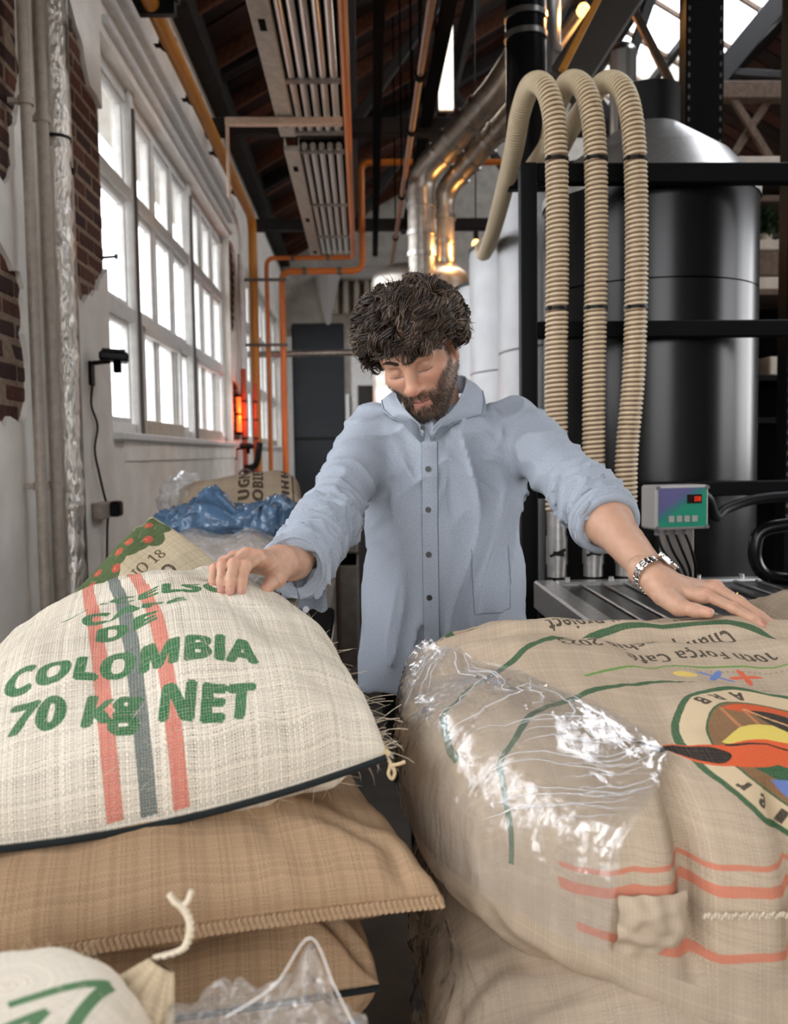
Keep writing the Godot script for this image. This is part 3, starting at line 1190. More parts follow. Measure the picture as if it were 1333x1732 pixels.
func wall_fittings() -> void:
	# vertical pipes on the near pier
	for p in [[-1.285, -3.60, 0.022, "thin beige vertical pipe, nearest of the pipes on the white wall"], [-1.285, -3.78, 0.024, "brownish beige vertical pipe between the thin pipe and the foil wrapped one"]]:
		var t := thing("wall_pipe", p[3], "pipe", Vector3(p[0], 0, p[1]), "plain pipes on the wall pier")
		var b := MB.new()
		b.tube(PackedVector3Array([Vector3(p[0], 0.0, p[1]), Vector3(p[0], 3.98, p[1])]), p[2], 14)
		part(b, "pipe", M.pipe_beige, t)
		for y in [1.25, 2.75]:
			b = MB.new()
			clamp_ring(Vector3(p[0], y, p[1]), Vector3.UP, p[2] + 0.008, 0.03, b)
			b.bx(-1.352, p[0], y - 0.01, y + 0.01, p[1] - 0.012, p[1] + 0.012)
			part(b, "bracket", M.pipe_beige, t)
	var ft := thing("insulated_pipe", "crinkled silver foil wrapped vertical pipe on the white wall", "pipe", Vector3(-1.28, 0, -3.93))
	var b := MB.new()
	var path := PackedVector3Array()
	var rad := []
	for k in 198:
		var y := k * 0.02
		path.append(Vector3(-1.28, y, -3.93) + Vector3(nz.get_noise_2d(y * 3.0, 1), 0, nz.get_noise_2d(y * 3.0, 5)) * 0.006)
		rad.append(0.053 + nz.get_noise_2d(y * 16.0, 9) * 0.006)
	b.tube(path, rad, 24)
	part(b, "foil_jacket", M.foil, ft)
	b = MB.new()
	clamp_ring(Vector3(-1.28, 2.72, -3.93), Vector3.UP, 0.061, 0.012, b)
	part(b, "strap", M.black, ft)
	for p in [[-1.30, -4.09, 0.020], [-1.305, -4.18, 0.014]]:
		var t := thing("wall_pipe", "slim silver vertical pipe just right of the foil wrapped pipe" if p[2] > 0.017 else "thinnest silver conduit, rightmost of the pipes on the wall pier", "pipe", Vector3(p[0], 0, p[1]), "plain pipes on the wall pier")
		b = MB.new()
		b.tube(PackedVector3Array([Vector3(p[0], 0.0, p[1]), Vector3(p[0], 3.98, p[1])]), p[2], 14)
		part(b, "pipe", M.galv, t)
		b = MB.new()
		clamp_ring(Vector3(p[0], 2.66, p[1]), Vector3.UP, p[2] + 0.006, 0.03, b)
		part(b, "bracket", M.black, t)
	# small black wall lamp with its cable, and the socket below
	var lamp_at := [[Vector3(-1.35, 1.86, -4.52), "black wall floodlight on a bracket beside the foil wrapped pipe"], [Vector3(-1.35, 1.46, -9.55), "black wall floodlight under the far end of the large window"]]
	for l in lamp_at:
		var o: Vector3 = l[0]
		var t := thing("floodlight", l[1], "lamp", o, "black floodlights on the left wall")
		b = MB.new()
		b.box(Transform3D(Basis.from_euler(Vector3(0, 0.25, -0.06)), o + Vector3(0.12, 0.0, 0.0)), Vector3(0.14, 0.045, 0.15), 0.012)
		for k in 5:
			b.box(Transform3D(Basis.from_euler(Vector3(0, 0.25, -0.06)), o + Vector3(0.12, 0.028, 0.0)) * xf(Vector3(0, 0, -0.06 + k * 0.03)), Vector3(0.11, 0.014, 0.006), 0.001)
		part(b, "housing", M.black, t)
		b = MB.new()
		b.bx(-1.351, -1.335, o.y - 0.14, o.y - 0.02, o.z - 0.03, o.z + 0.03, 0.004)
		b.bar(o + Vector3(0.0, -0.03, 0), o + Vector3(0.1, -0.02, 0), 0.03, 0.02, 0.003)
		part(b, "bracket", M.black, t)
		b = MB.new()
		b.box(xf(o + Vector3(0.14, -0.05, 0.02)), Vector3(0.035, 0.06, 0.035), 0.004)
		part(b, "sensor", M.black_matte, t)
	var cab := MB.new()
	cab.tube(spline([Vector3(-1.335, 1.72, -4.50), Vector3(-1.335, 1.62, -4.47), Vector3(-1.335, 1.52, -4.56), Vector3(-1.335, 1.40, -4.50), Vector3(-1.33, 1.27, -4.55), Vector3(-1.33, 1.15, -4.63), Vector3(-1.31, 1.10, -4.62), Vector3(-1.325, 0.98, -4.63), Vector3(-1.33, 0.6, -4.60), Vector3(-1.33, 0.3, -4.6)], 8), 0.006, 8)
	solo(cab, "cable", M.black, "thin black cable hanging from the floodlight down the white wall", "cable")
	var so := thing("wall_socket", "grey surface wall socket with a black plug above the sacks", "socket", Vector3(-1.35, 1.09, -4.6))
	b = MB.new()
	b.bx(-1.351, -1.30, 1.05, 1.135, -4.66, -4.46, 0.008)
	part(b, "box", M.pipe_beige, so)
	b = MB.new()
	b.bx(-1.302, -1.25, 1.055, 1.135, -4.68, -4.60, 0.01)
	part(b, "plug", M.black, so)
	b = MB.new()
	b.tube(PackedVector3Array([Vector3(-1.36, 2.42, -4.84), Vector3(-1.29, 2.43, -4.86)]), 0.008, 8)
	b.tube(PackedVector3Array([Vector3(-1.30, 2.43, -4.857), Vector3(-1.285, 2.43, -4.861)]), 0.016, 6)
	solo(b, "wall_bolt", M.black, "short dark bolt sticking out of the bare bricks by the window", "bolt")
	# the yellow gas pipe along the wall, its brackets, and the two orange pipes
	var y := thing("gas_pipe", "mustard yellow pipe running along the top of the left wall", "pipe", Vector3(-1.24, 4.1, -5.6))
	b = MB.new()
	b.tube(bent([Vector3(-1.24, 4.11, -1.0), Vector3(-1.20, 4.04, -10.3), Vector3(-1.20, 0.4, -10.3)], 0.22, 8), 0.05, 16)
	part(b, "pipe", M.yellow, y)
	for z in [-5.35, -6.1, -7.0, -8.2, -9.4]:
		b = MB.new()
		b.tube(ring(Vector3(-1.235, 4.09, z), Vector3(0, 0, 1), 0.055, 16), 0.009, 6, false)
		b.bar(Vector3(-1.36, 4.07, z), Vector3(-1.27, 4.07, z), 0.03, 0.02, 0.002)
		part(b, "bracket", M.black, y)
	b = MB.new()
	b.bx(-1.36, -1.08, 4.02, 4.14, -5.62, -5.56, 0.004)
	b.bx(-1.12, -1.06, 4.1, 4.30, -5.64, -5.54, 0.004)
	solo(b, "pipe_support", M.black, "black steel bracket holding the yellow pipe at the top of the wall", "bracket")
	var o1 := thing("gas_pipe", "orange pipe running from the wall along the ceiling panels towards the camera", "pipe", Vector3(-1.05, 3.5, -10.3))
	b = MB.new()
	b.tube(bent([Vector3(-1.05, 0.3, -10.3), Vector3(-1.05, 3.60, -10.3), Vector3(-0.06, 3.60, -10.3), Vector3(-0.06, 3.64, -3.0)], 0.1, 6), 0.026, 14)
	part(b, "pipe", M.orange, o1)
	for x in [-0.75, -0.35]:
		b = MB.new()
		clamp_ring(Vector3(x, 3.60, -10.3), Vector3.RIGHT, 0.034, 0.04, b)
		part(b, "clamp", M.frame_dark, o1)
	var o2 := thing("gas_pipe", "thicker orange pipe stepping up beside the ceiling panels then off to the right", "pipe", Vector3(-0.88, 3.4, -10.3))
	b = MB.new()
	b.tube(bent([Vector3(-0.88, 0.3, -10.3), Vector3(-0.88, 3.45, -10.3), Vector3(0.045, 3.45, -10.3), Vector3(0.045, 4.66, -10.3), Vector3(1.75, 4.66, -10.3)], 0.12, 6), 0.036, 14)
	part(b, "pipe", M.orange, o2)
	for x in [-0.62, -0.22]:
		b = MB.new()
		clamp_ring(Vector3(x, 3.45, -10.3), Vector3.RIGHT, 0.045, 0.05, b)
		part(b, "clamp", M.frame_dark, o2)
	for y0 in [3.33, 2.60]:
		b = MB.new()
		b.bx(-1.36, -0.82, y0, y0 + 0.03, -10.26, -10.22, 0.003)
		solo(b, "pipe_rail", M.frame_dark, "upper thin dark rail across the upright yellow and orange pipes" if y0 > 3.0 else "lower thin dark rail across the upright pipes, near the silver crossing pipe", "bracket", "rails holding the upright pipes")
	# pipes and valve in front of the second pier
	for p in [[-1.27, -9.75, 0.028, 2.3, "short rust red pipe before the bare bricks of the second pier"], [-1.16, -9.85, 0.022, 2.15, "pale orange pipe right of the rust red one at the second pier"]]:
		b = MB.new()
		b.tube(PackedVector3Array([Vector3(p[0], 0.0, p[1]), Vector3(p[0], p[3], p[1])]), p[2], 12)
		var t := thing("riser_pipe", p[4], "pipe", Vector3(p[0], 0.2, p[1]), "rust coloured pipes at the second pier")
		part(b, "pipe", M.rust, t)
		for yy in [1.55, 1.75, 1.95]:
			b = MB.new()
			clamp_ring(Vector3(p[0], yy, p[1]), Vector3.UP, p[2] + 0.008, 0.02, b)
			part(b, "collar", M.black, t)
	var hl2 := thing("heater_tube", "short glowing orange heater tube between black collars on the second pier", "heater", Vector3(-1.31, 1.6, -9.62))
	for s in [[1.62, 1.79], [1.82, 1.99]]:
		b = MB.new()
		b.tube(PackedVector3Array([Vector3(-1.31, s[0], -9.62), Vector3(-1.31, s[1], -9.62)]), 0.024, 12)
		var em := flat_mat(Color(1.0, 0.5, 0.25), 0.4)
		em.emission_enabled = true
		em.emission = Color(1.0, 0.33, 0.12)
		em.emission_energy_multiplier = 0.22
		part(b, "glow_tube", em, hl2)
	for y0 in [1.60, 1.805, 2.0]:
		b = MB.new()
		clamp_ring(Vector3(-1.31, y0, -9.62), Vector3.UP, 0.03, 0.03, b)
		b.bx(-1.36, -1.31, y0 - 0.01, y0 + 0.01, -9.63, -9.61)
		part(b, "collar", M.black, hl2)
	var hg := OmniLight3D.new()
	hg.name = "heater_tube_glow"
	hg.position = Vector3(-1.25, 1.8, -9.56)
	hg.light_color = Color(1.0, 0.38, 0.14)
	hg.light_energy = 0.02
	hg.light_size = 0.03
	hg.omni_range = 20.0
	hg.omni_attenuation = 2.0
	hg.shadow_enabled = true
	add_child(hg)
	var va := thing("valve", "dark pipe valve with a round handwheel low on the second pier", "valve", Vector3(-1.2, 1.2, -9.5))
	b = MB.new()
	b.tube(spline([Vector3(-1.34, 1.12, -9.5), Vector3(-1.24, 1.12, -9.5), Vector3(-1.2, 1.22, -9.5), Vector3(-1.12, 1.28, -9.5), Vector3(-1.08, 1.5, -9.5)], 5), 0.034, 10)
	b.box(xf(Vector3(-1.2, 1.2, -9.5)), Vector3(0.11, 0.13, 0.1), 0.02)
	part(b, "body", M.black, va)
	b = MB.new()
	b.tube(ring(Vector3(-1.22, 1.14, -9.38), Vector3(0, 0, 1), 0.075, 20), 0.012, 8, false)
	for k in 3:
		var a := TAU * k / 6
		b.bar(Vector3(-1.22, 1.14, -9.38) - Vector3(cos(a), sin(a), 0) * 0.07, Vector3(-1.22, 1.14, -9.38) + Vector3(cos(a), sin(a), 0) * 0.07, 0.01, 0.01)
	part(b, "handwheel", M.frame_dark, va)
	b = MB.new()
	b.tube(PackedVector3Array([Vector3(-1.29, 3.55, -9.9), Vector3(-1.29, 1.95, -9.9)]), 0.035, 12)
	solo(b, "downpipe", M.white_paint, "white painted upright pipe between the two windows", "pipe")
	b = MB.new()
	b.tube(PackedVector3Array([Vector3(-1.36, 2.58, -10.9), Vector3(0.4, 2.6, -10.9)]), 0.04, 12)
	solo(b, "crossing_pipe", M.galv, "silver pipe crossing the aisle level with the man's head", "pipe")
	# radiant ceiling panel
	var rp := thing("radiant_heater", "long ceiling heater of five pale tubes with a grey channel alongside", "heater", Vector3(-0.3, 3.78, -7.5))
	for seg in [[-3.0, -6.9], [-7.2, -11.0]]:
		b = MB.new()
		b.bx(-0.575, -0.455, 3.76, 3.80, seg[0], seg[1], 0.006)
		b.bx(-0.575, -0.568, 3.80, 3.86, seg[0], seg[1])
		b.bx(-0.462, -0.455, 3.80, 3.86, seg[0], seg[1])
		part(b, "channel", M.channel, rp)
		for z in [lerpf(seg[0], seg[1], 0.12), lerpf(seg[0], seg[1], 0.55), lerpf(seg[0], seg[1], 0.93)]:
			b = MB.new()
			b.bx(-0.535, -0.495, 3.7585, 3.762, z - 0.07, z + 0.07)
			part(b, "slot", M.black_matte, rp)
		for k in 5:
			b = MB.new()
			b.tube(PackedVector3Array([Vector3(-0.415 + k * 0.068, 3.80, seg[0]), Vector3(-0.415 + k * 0.068, 3.80, seg[1])]), 0.024, 12)
			part(b, "tube", M.tube, rp)
		for z in [lerpf(seg[0], seg[1], 0.42), lerpf(seg[0], seg[1], 0.75), lerpf(seg[0], seg[1], 0.99), lerpf(seg[0], seg[1], 0.02)]:
			b = MB.new()
			b.bx(-0.46, -0.10, 3.765, 3.785, z - 0.03, z + 0.03, 0.003)
			part(b, "clip", M.galv, rp)
		b = MB.new()
		for z in [lerpf(seg[0], seg[1], 0.1), lerpf(seg[0], seg[1], 0.9)]:
			b.bar(Vector3(-0.5, 3.82, z), Vector3(-0.5, roof_y(-0.5), z), 0.012, 0.012)
			b.bar(Vector3(-0.15, 3.82, z), Vector3(-0.15, roof_y(-0.15), z), 0.012, 0.012)
		b.bx(-0.46, -0.1, 3.835, 3.845, seg[0], seg[1])
		part(b, "hanger", M.black_matte, rp)
	b = MB.new()
	b.bx(-0.93, -0.10, 3.70, 3.752, -6.53, -6.47, 0.006)
	b.bx(-0.928, -0.905, 3.20, 3.70, -6.515, -6.485, 0.004)
	solo(b, "cable_conduit", world_mat(Color(0.72, 0.60, 0.52), Color(0.82, 0.72, 0.64), 2.0, 0.03, 0.5), "pale pinkish conduit crossing under the heater and dropping beside the window", "conduit")
	b = MB.new()
	b.tube(PackedVector3Array([Vector3(0.335, 3.33, -3.0), Vector3(0.385, 3.57, -11.0)]), 0.020, 12)
	var rod := thing("ceiling_conduit", "long thin brown conduit under the roof pointing towards the camera", "conduit", Vector3(0.34, 3.4, -6.0))
	part(b, "pipe", world_mat(Color(0.45, 0.29, 0.19), Color(0.57, 0.38, 0.26), 3.0, 0.03, 0.5), rod)
	for z in [-4.9, -5.8, -7.4, -9.0]:
		b = MB.new()
		var yy := lerpf(3.33, 3.57, (-z - 3.0) / 8.0)
		var xx := lerpf(0.335, 0.385, (-z - 3.0) / 8.0)
		clamp_ring(Vector3(xx, yy, z), Vector3(0, 0, 1), 0.03, 0.05, b)
		b.bar(Vector3(xx, yy, z), Vector3(xx, roof_y(xx), z), 0.012, 0.012)
		part(b, "hanger", M.black_matte, rod)
	# cable trays and dark pipes under the roof
	for s in [[Vector3(0.12, 3.9, -3.5), Vector3(0.22, 4.0, -12.0), 0.07, "black cable tray under the roof right of the heater"], [Vector3(0.62, 4.3, -3.5), Vector3(0.62, 4.3, -12.0), 0.10, "dark pipe under the roof between the conduit and the hanging light"]]:
		b = MB.new()
		b.bar(s[0], s[1], s[2], s[2] * 0.6, 0.008)
		for k in 6:
			var p: Vector3 = s[0].lerp(s[1], (k + 0.5) / 6.0)
			b.bar(p, Vector3(p.x, roof_y(p.x), p.z), 0.012, 0.012)
		solo(b, "cable_tray", M.black_matte, s[3], "cable tray", "dark trays under the roof")
	# hanging white lamp
	var hl := thing("hanging_light", "tall white light fitting hanging bright under the dark roof", "lamp", Vector3(0.79, 4.36, -8.0))
	for k in 2:
		b = MB.new()
		b.bx(0.725 + k * 0.068, 0.785 + k * 0.068, 4.37, 5.0 + k * 0.14, -8.0, -7.96, 0.008)
		part(b, "diffuser", M.strip, hl)
	b = MB.new()
	b.bx(0.72, 0.86, 4.36, 5.16, -8.06, -8.0, 0.006)
	b.bar(Vector3(0.79, 5.1, -8.03), Vector3(0.79, roof_y(0.79), -8.03), 0.02, 0.02)
	part(b, "housing", M.galv, hl)
	var al := AreaLight3D.new()
	al.name = "hanging_light_glow"
	al.area_size = Vector2(0.13, 0.7)
	al.light_energy = 0.05
	al.light_color = Color(1.0, 0.95, 0.88)
	al.shadow_enabled = true
	al.area_range = 25.0
	add_child(al)
	al.position = Vector3(0.79, 4.75, -7.94)
	al.rotation = Vector3(0, PI, 0)
	# two warm bulbs
	for l in [[Vector3(1.382, 4.018, -5.5), 0.042, "glowing warm bulb hanging high above the hoses"], [Vector3(0.915, 2.983, -7.0), 0.034, "small glowing warm bulb above the second silo"]]:
		var o: Vector3 = l[0]
		var t := thing("light_bulb", l[2], "lamp", o, "warm bare bulbs")
		b = MB.new()
		var prof := PackedVector2Array()
		for k in 13:
			var a := PI * k / 12.0
			prof.append(Vector2(sin(a) * l[1] * (1.0 if k < 7 else 0.9), -cos(a) * l[1]))
		b.lathe_smooth(prof, 16, xf(o))
		part(b, "bulb", M.bulb, t)
		b = MB.new()
		b.tube(PackedVector3Array([o + Vector3(0, l[1] * 0.9, 0), o + Vector3(0, l[1] * 0.9 + 0.06, 0)]), 0.02, 12)
		b.tube(PackedVector3Array([o + Vector3(0, l[1] * 0.9 + 0.06, 0), Vector3(o.x, roof_y(o.x), o.z)]), 0.005, 6)
		part(b, "holder", M.black, t)
		var li := OmniLight3D.new()
		li.name = "light_bulb_glow"
		li.position = o
		li.light_color = Color(1.0, 0.70, 0.38)
		li.light_energy = 0.05
		li.light_size = l[1] * 0.8
		li.omni_range = 30.0
		li.omni_attenuation = 2.0
		li.shadow_enabled = true
		add_child(li)


func far_end() -> void:
	var z := ENDZ
	var b := MB.new()
	var d := Node3D.new()
	d.name = "door_1"
	add_child(d)
	d.set_meta("kind", "structure")
	b.bx(-1.17, -0.28, 0.0, 3.62, z, z + 0.08, 0.01)
	part(b, "leaf", M.navy, d)
	b = MB.new()
	b.bx(-1.17, -0.28, 1.62, 1.66, z + 0.08, z + 0.10)
	part(b, "rail", M.black, d)
	b = MB.new()
	b.bx(-1.30, -1.18, 0.0, 3.4, z, z + 0.1, 0.01)
	b.bx(-0.27, -0.20, 0.0, 2.4, z, z + 0.1, 0.01)
	part(b, "frame", M.white_paint, d)
	var d2 := Node3D.new()
	d2.name = "door_2"
	add_child(d2)
	d2.set_meta("kind", "structure")
	b = MB.new()
	b.bx(-0.16, 1.1, 0.0, 3.1, z, z + 0.05, 0.01)
	part(b, "leaf", M.white_paint, d2)
	b = MB.new()
	b.bx(-0.05, 0.45, 2.05, 2.55, z + 0.04, z + 0.07)
	part(b, "pane", M.black_gloss, d2)
	# grey gear high on the end wall
	var g := thing("wall_unit", "grey ventilation unit with ribs high on the far wall", "vent", Vector3(0.0, 4.2, z + 0.3))
	b = MB.new()
	b.bx(-0.7, 0.9, 4.3, 4.5, z + 0.02, z + 0.5, 0.02)
	part(b, "duct", M.grey_panel, g)
	for k in 7:
		b = MB.new()
		b.bx(-0.45 + k * 0.18, -0.36 + k * 0.18, 3.75, 4.3, z + 0.02, z + 0.35, 0.01)
		part(b, "rib", M.channel, g)
	b = MB.new()
	b.lathe(PackedVector2Array([Vector2(0.03, -0.75), Vector2(0.2, 0.0), Vector2(0.2, 0.12), Vector2(0.0, 0.12)]), 16, xf(Vector3(-0.52, 4.25, z + 0.75)))
	part(b, "funnel", M.grey_panel, g)
	# bin standing in the aisle behind the man
	var bn := thing("metal_bin", "dark grey round bin with a silver clamped lid standing behind the man", "bin", Vector3(0.04, 0, -6.3))
	b = MB.new()
	b.lathe_smooth(PackedVector2Array([Vector2(0.0, 0.06), Vector2(0.15, 0.06), Vector2(0.152, 0.1), Vector2(0.15, 0.83), Vector2(0.14, 0.845)]), 24, xf(Vector3(0.06, 0, -6.3)))
	part(b, "drum", flat_mat(Color(0.19, 0.185, 0.18), 0.4), bn)
	b = MB.new()
	b.lathe(PackedVector2Array([Vector2(0.17, 0.0), Vector2(0.17, 0.07), Vector2(0.15, 0.08)]), 24, xf(Vector3(0.06, 0, -6.3)))
	part(b, "base_ring", M.black, bn)
	b = MB.new()
	b.lathe(PackedVector2Array([Vector2(0.162, 0.84), Vector2(0.162, 0.875), Vector2(0.1, 0.90), Vector2(0.0, 0.90)]), 24, xf(Vector3(0.06, 0, -6.3)))
	for k in 4:
		b.box(Transform3D(Basis(Vector3.UP, k * TAU / 4 + 0.5), Vector3(0.06, 0.9, -6.3)) * xf(Vector3(0.1, 0.03, 0)), Vector3(0.05, 0.06, 0.03), 0.008)
	part(b, "lid", M.galv, bn)


# ---------------------------------------------------------------- silos, frame, ducts
func machines() -> void:
	var b := MB.new()
	# row of pale silos going back
	var names := ["nearest of the pale grey silos behind the black frame post", "second pale grey silo, under the small warm bulb", "third pale grey silo, next to the man's ear"]
	var tops := [2.62, 2.60, 2.58]
	for k in 3:
		var c := Vector3(1.22, 0, [-4.42, -5.58, -6.75][k])
		var r: float = [0.53, 0.53, 0.50][k]
		var t := thing("silo", names[k], "silo", c, "pale silos in a row")
		b = MB.new()
		b.lathe_smooth(PackedVector2Array([Vector2(r, 0.12), Vector2(r, 1.84)]), 40, xf(c))
		b.lathe_smooth(PackedVector2Array([Vector2(r, 1.85), Vector2(r, tops[k])]), 40, xf(c))
		part(b, "shell", M.silo, t)
		b = MB.new()
		b.lathe(PackedVector2Array([Vector2(r - 0.004, 1.838), Vector2(r - 0.004, 1.852)]), 40, xf(c))
		part(b, "seam", M.seam, t)
		b = MB.new()
		b.lathe(PackedVector2Array([Vector2(r + 0.006, tops[k] - 0.01), Vector2(r + 0.006, tops[k] + 0.015), Vector2(r * 0.9, tops[k] + 0.03), Vector2(0.12, tops[k] + 0.14), Vector2(0.0, tops[k] + 0.14)]), 40, xf(c))
		part(b, "lid", M.black, t)
		b = MB.new()
		b.lathe(PackedVector2Array([Vector2(r + 0.005, 0.0), Vector2(r + 0.005, 0.12)]), 40, xf(c))
		part(b, "plinth", M.black, t)
	# the big black one in the front bay
	var c := Vector3(1.12, 0, -3.45)
	var t := thing("silo", "large black metal silo with a conical lid inside the front bay", "silo", c)
	b = MB.new()
	b.lathe_smooth(PackedVector2Array([Vector2(0.40, 0.5), Vector2(0.40, 1.95)]), 64, xf(c))
	b.lathe_smooth(PackedVector2Array([Vector2(0.40, 1.955), Vector2(0.40, 2.30)]), 64, xf(c))
	part(b, "shell", M.black_gloss, t)
	b = MB.new()
	b.lathe(PackedVector2Array([Vector2(0.405, 2.29), Vector2(0.405, 2.325), Vector2(0.30, 2.455), Vector2(0.11, 2.59), Vector2(0.11, 2.60)]), 64, xf(c))
	part(b, "cone", M.steel_brushed, t)
	b = MB.new()
	b.lathe(PackedVector2Array([Vector2(0.115, 2.58), Vector2(0.115, 2.73), Vector2(0.09, 2.74), Vector2(0.0, 2.74)]), 40, xf(c))
	part(b, "filter_head", M.black, t)
	b = MB.new()
	b.lathe(PackedVector2Array([Vector2(0.06, 0.12), Vector2(0.40, 0.5)]), 48, xf(c))
	part(b, "hopper", M.black_gloss, t)
	# black steel frame round it
	t = thing("steel_rack", "black steel frame with three rails around the black silo", "frame", Vector3(0.54, 0, -2.98))
	for p in [[0.54, -2.98], [0.735, -3.95], [2.0, -2.98], [2.0, -3.95]]:
		b = MB.new()
		b.bx(p[0], p[0] + 0.055, 0.0, 2.315, p[1] - 0.055, p[1], 0.004)
		part(b, "post", M.black_frame, t)
	for y in [[2.25, 2.315], [1.74, 1.795], [1.20, 1.25]]:
		b = MB.new()
		b.bx(0.595, 2.0, y[0], y[1], -3.035, -2.985, 0.004)
		part(b, "rail", M.black_frame, t)
	# perforated uprights and a beam of racking behind
	for u in [[1.83, -5.0, "broad black perforated upright rising behind the black silo"], [2.42, -5.0, "black perforated upright at the right edge of the picture"]]:
		t = thing("rack_upright", u[2], "upright", Vector3(u[0], 0, u[1]), "black rack uprights")
		b = MB.new()
		b.bx(u[0], u[0] + 0.215, 0.0, 4.6, u[1] - 0.12, u[1], 0.006)
		part(b, "post", M.black_frame, t)
		b = MB.new()
		for k in 60:
			var y := 0.9 + k * 0.06
			b.bx(u[0] + 0.012, u[0] + 0.022, y, y + 0.022, u[1] - 0.002, u[1] + 0.002)
			b.bx(u[0] + 0.19, u[0] + 0.20, y, y + 0.022, u[1] - 0.002, u[1] + 0.002)
		part(b, "holes", M.frame_dark, t, "stuff")
	# shelf seen through the gap
	t = thing("shelf_rack", "dark shelving with grey boards and a pale bin in the right-hand gap", "shelf", Vector3(2.2, 0, -6.2))
	for y in [1.0, 1.55, 1.84, 2.42, 3.04, 3.155]:
		b = MB.new()
		b.bx(2.0, 3.4, y - 0.02, y + 0.02, -6.6, -6.0, 0.004)
		part(b, "board", M.timber_grey if y > 2.3 else M.black_frame, t)
	b = MB.new()
	b.bx(2.0, 3.4, 0.0, 2.40, -6.62, -6.60)
	part(b, "back_panel", M.black_frame, t)
	for x in [1.98, 3.38]:
		b = MB.new()
		b.bx(x, x + 0.05, 0.0, 3.3, -6.6, -6.0, 0.004)
		part(b, "side", M.black_frame, t)
	for e in [[Vector3(2.86, 1.925, -6.15), Vector3(0.10, 0.13, 0.2), M.radiant, "small white carton on the lower shelf in the right-hand gap"], [Vector3(2.80, 2.485, -6.15), Vector3(0.34, 0.09, 0.2), M.radiant, "flat white carton at the bottom of the stack under the plant"], [Vector3(2.80, 2.62, -6.15), Vector3(0.30, 0.17, 0.2), M.timber_grey, "brown carton between the white ones under the green plant"], [Vector3(2.80, 2.745, -6.15), Vector3(0.24, 0.07, 0.2), M.radiant, "thin pale carton directly under the green plant in the gap"]]:
		b = MB.new()
		b.box(xf(e[0]), e[1], 0.01)
		solo(b, "carton", e[2], e[3], "box", "cartons on the far shelf")
	var pl := thing("shelf_plant", "small green leafy plant on the shelf in the right-hand gap", "plant", Vector3(2.8, 2.78, -6.15))
	b = MB.new()
	var lg := MB.new()
	for k in 150:
		var a := rng.randf() * TAU
		var h := rng.randf_range(0.03, 0.22)
		var q := Vector3(2.8 + cos(a) * rng.randf_range(0.0, 0.16), 2.78 + h, -6.15 + sin(a) * rng.randf_range(0.0, 0.12))
		var l := Vector3(rng.randf_range(-1, 1), rng.randf_range(-0.6, 0.5), rng.randf_range(-1, 1)).normalized() * 0.05
		var w := l.cross(Vector3.UP).normalized() * 0.02
		lg.flat([q - l, q + w, q + l, q - w])
		lg.flat([q - l, q - w, q + l, q + w])
	part(lg, "leaves", flat_mat(Color(0.16, 0.30, 0.14), 0.7), pl, "stuff")
	b = MB.new()
	b.lathe(PackedVector2Array([Vector2(0.05, 0.0), Vector2(0.06, 0.05), Vector2(0.05, 0.05), Vector2(0.0, 0.04)]), 16, xf(Vector3(2.8, 2.78, -6.15)))
	part(b, "pot", M.radiant, pl)
	# ducts and chimneys above the roasters
	var ch := thing("black_chimney", "thick black flue pipe with a polished collar beside the first hose", "flue", Vector3(0.98, 2.9, -5.2))
	b = MB.new()
	b.tube(PackedVector3Array([Vector3(0.975, 2.75, -5.2), Vector3(0.975, 5.6, -5.2)]), 0.115, 28)
	part(b, "pipe", M.black_gloss, ch)
	for y in [3.72, 3.83]:
		b = MB.new()
		clamp_ring(Vector3(0.975, y, -5.2), Vector3.UP, 0.124, 0.03, b)
		part(b, "collar", M.steel, ch)
	var c2 := thing("steel_flue", "polished steel flue pipe close behind the black one", "flue", Vector3(1.14, 2.9, -5.35))
	b = MB.new()
	b.tube(PackedVector3Array([Vector3(1.15, 2.72, -5.45), Vector3(1.15, 5.6, -5.45)]), 0.08, 24)
	part(b, "pipe", M.steel, c2)
	for y in [3.0, 3.75]:
		b = MB.new()
		clamp_ring(Vector3(1.15, y, -5.45), Vector3.UP, 0.09, 0.04, b)
		part(b, "collar", M.steel, c2)
	for d in [[Vector3(0.49, 2.7, -7.0), Vector3(0.49, 3.50, -7.0), Vector3(1.02, 3.98, -6.6), Vector3(1.45, 4.6, -6.3), 0.105, "silver exhaust duct rising from the roaster hood and bending right"], [Vector3(0.68, 2.7, -7.15), Vector3(0.68, 3.42, -7.15), Vector3(1.15, 3.86, -6.75), Vector3(1.6, 4.4, -6.4), 0.085, "narrower silver exhaust duct right of the thicker one"]]:
		t = thing("exhaust_duct", d[5], "duct", d[0], "silver exhaust ducts")
		b = MB.new()
		b.tube(bent([d[0], d[1], d[2], d[3]], 0.12, 4), d[4], 24)
		part(b, "tube", M.galv, t)
		for s in [[0, 1, 0.25], [0, 1, 0.45], [0, 1, 0.72], [1, 2, 0.25], [1, 2, 0.42], [1, 2, 0.65], [1, 2, 0.8]]:
			var p0: Vector3 = d[s[0]]
			var p1: Vector3 = d[s[1]]
			b = MB.new()
			clamp_ring(p0.lerp(p1, s[2]), (p1 - p0).normalized(), d[4] + 0.012, 0.035, b)
			part(b, "collar", M.steel, t)
	var hood := thing("roaster_hood", "wide round steel hood behind the man's hair", "hood", Vector3(0.5, 1.0, -7.3))
	b = MB.new()
	b.lathe_smooth(PackedVector2Array([Vector2(0.40, 1.2), Vector2(0.40, 2.74), Vector2(0.385, 2.81), Vector2(0.33, 2.855), Vector2(0.2, 2.88), Vector2(0.0, 2.885)]), 48, xf(Vector3(0.50, 0, -7.35)))
	part(b, "drum", M.galv, hood)
	b = MB.new()
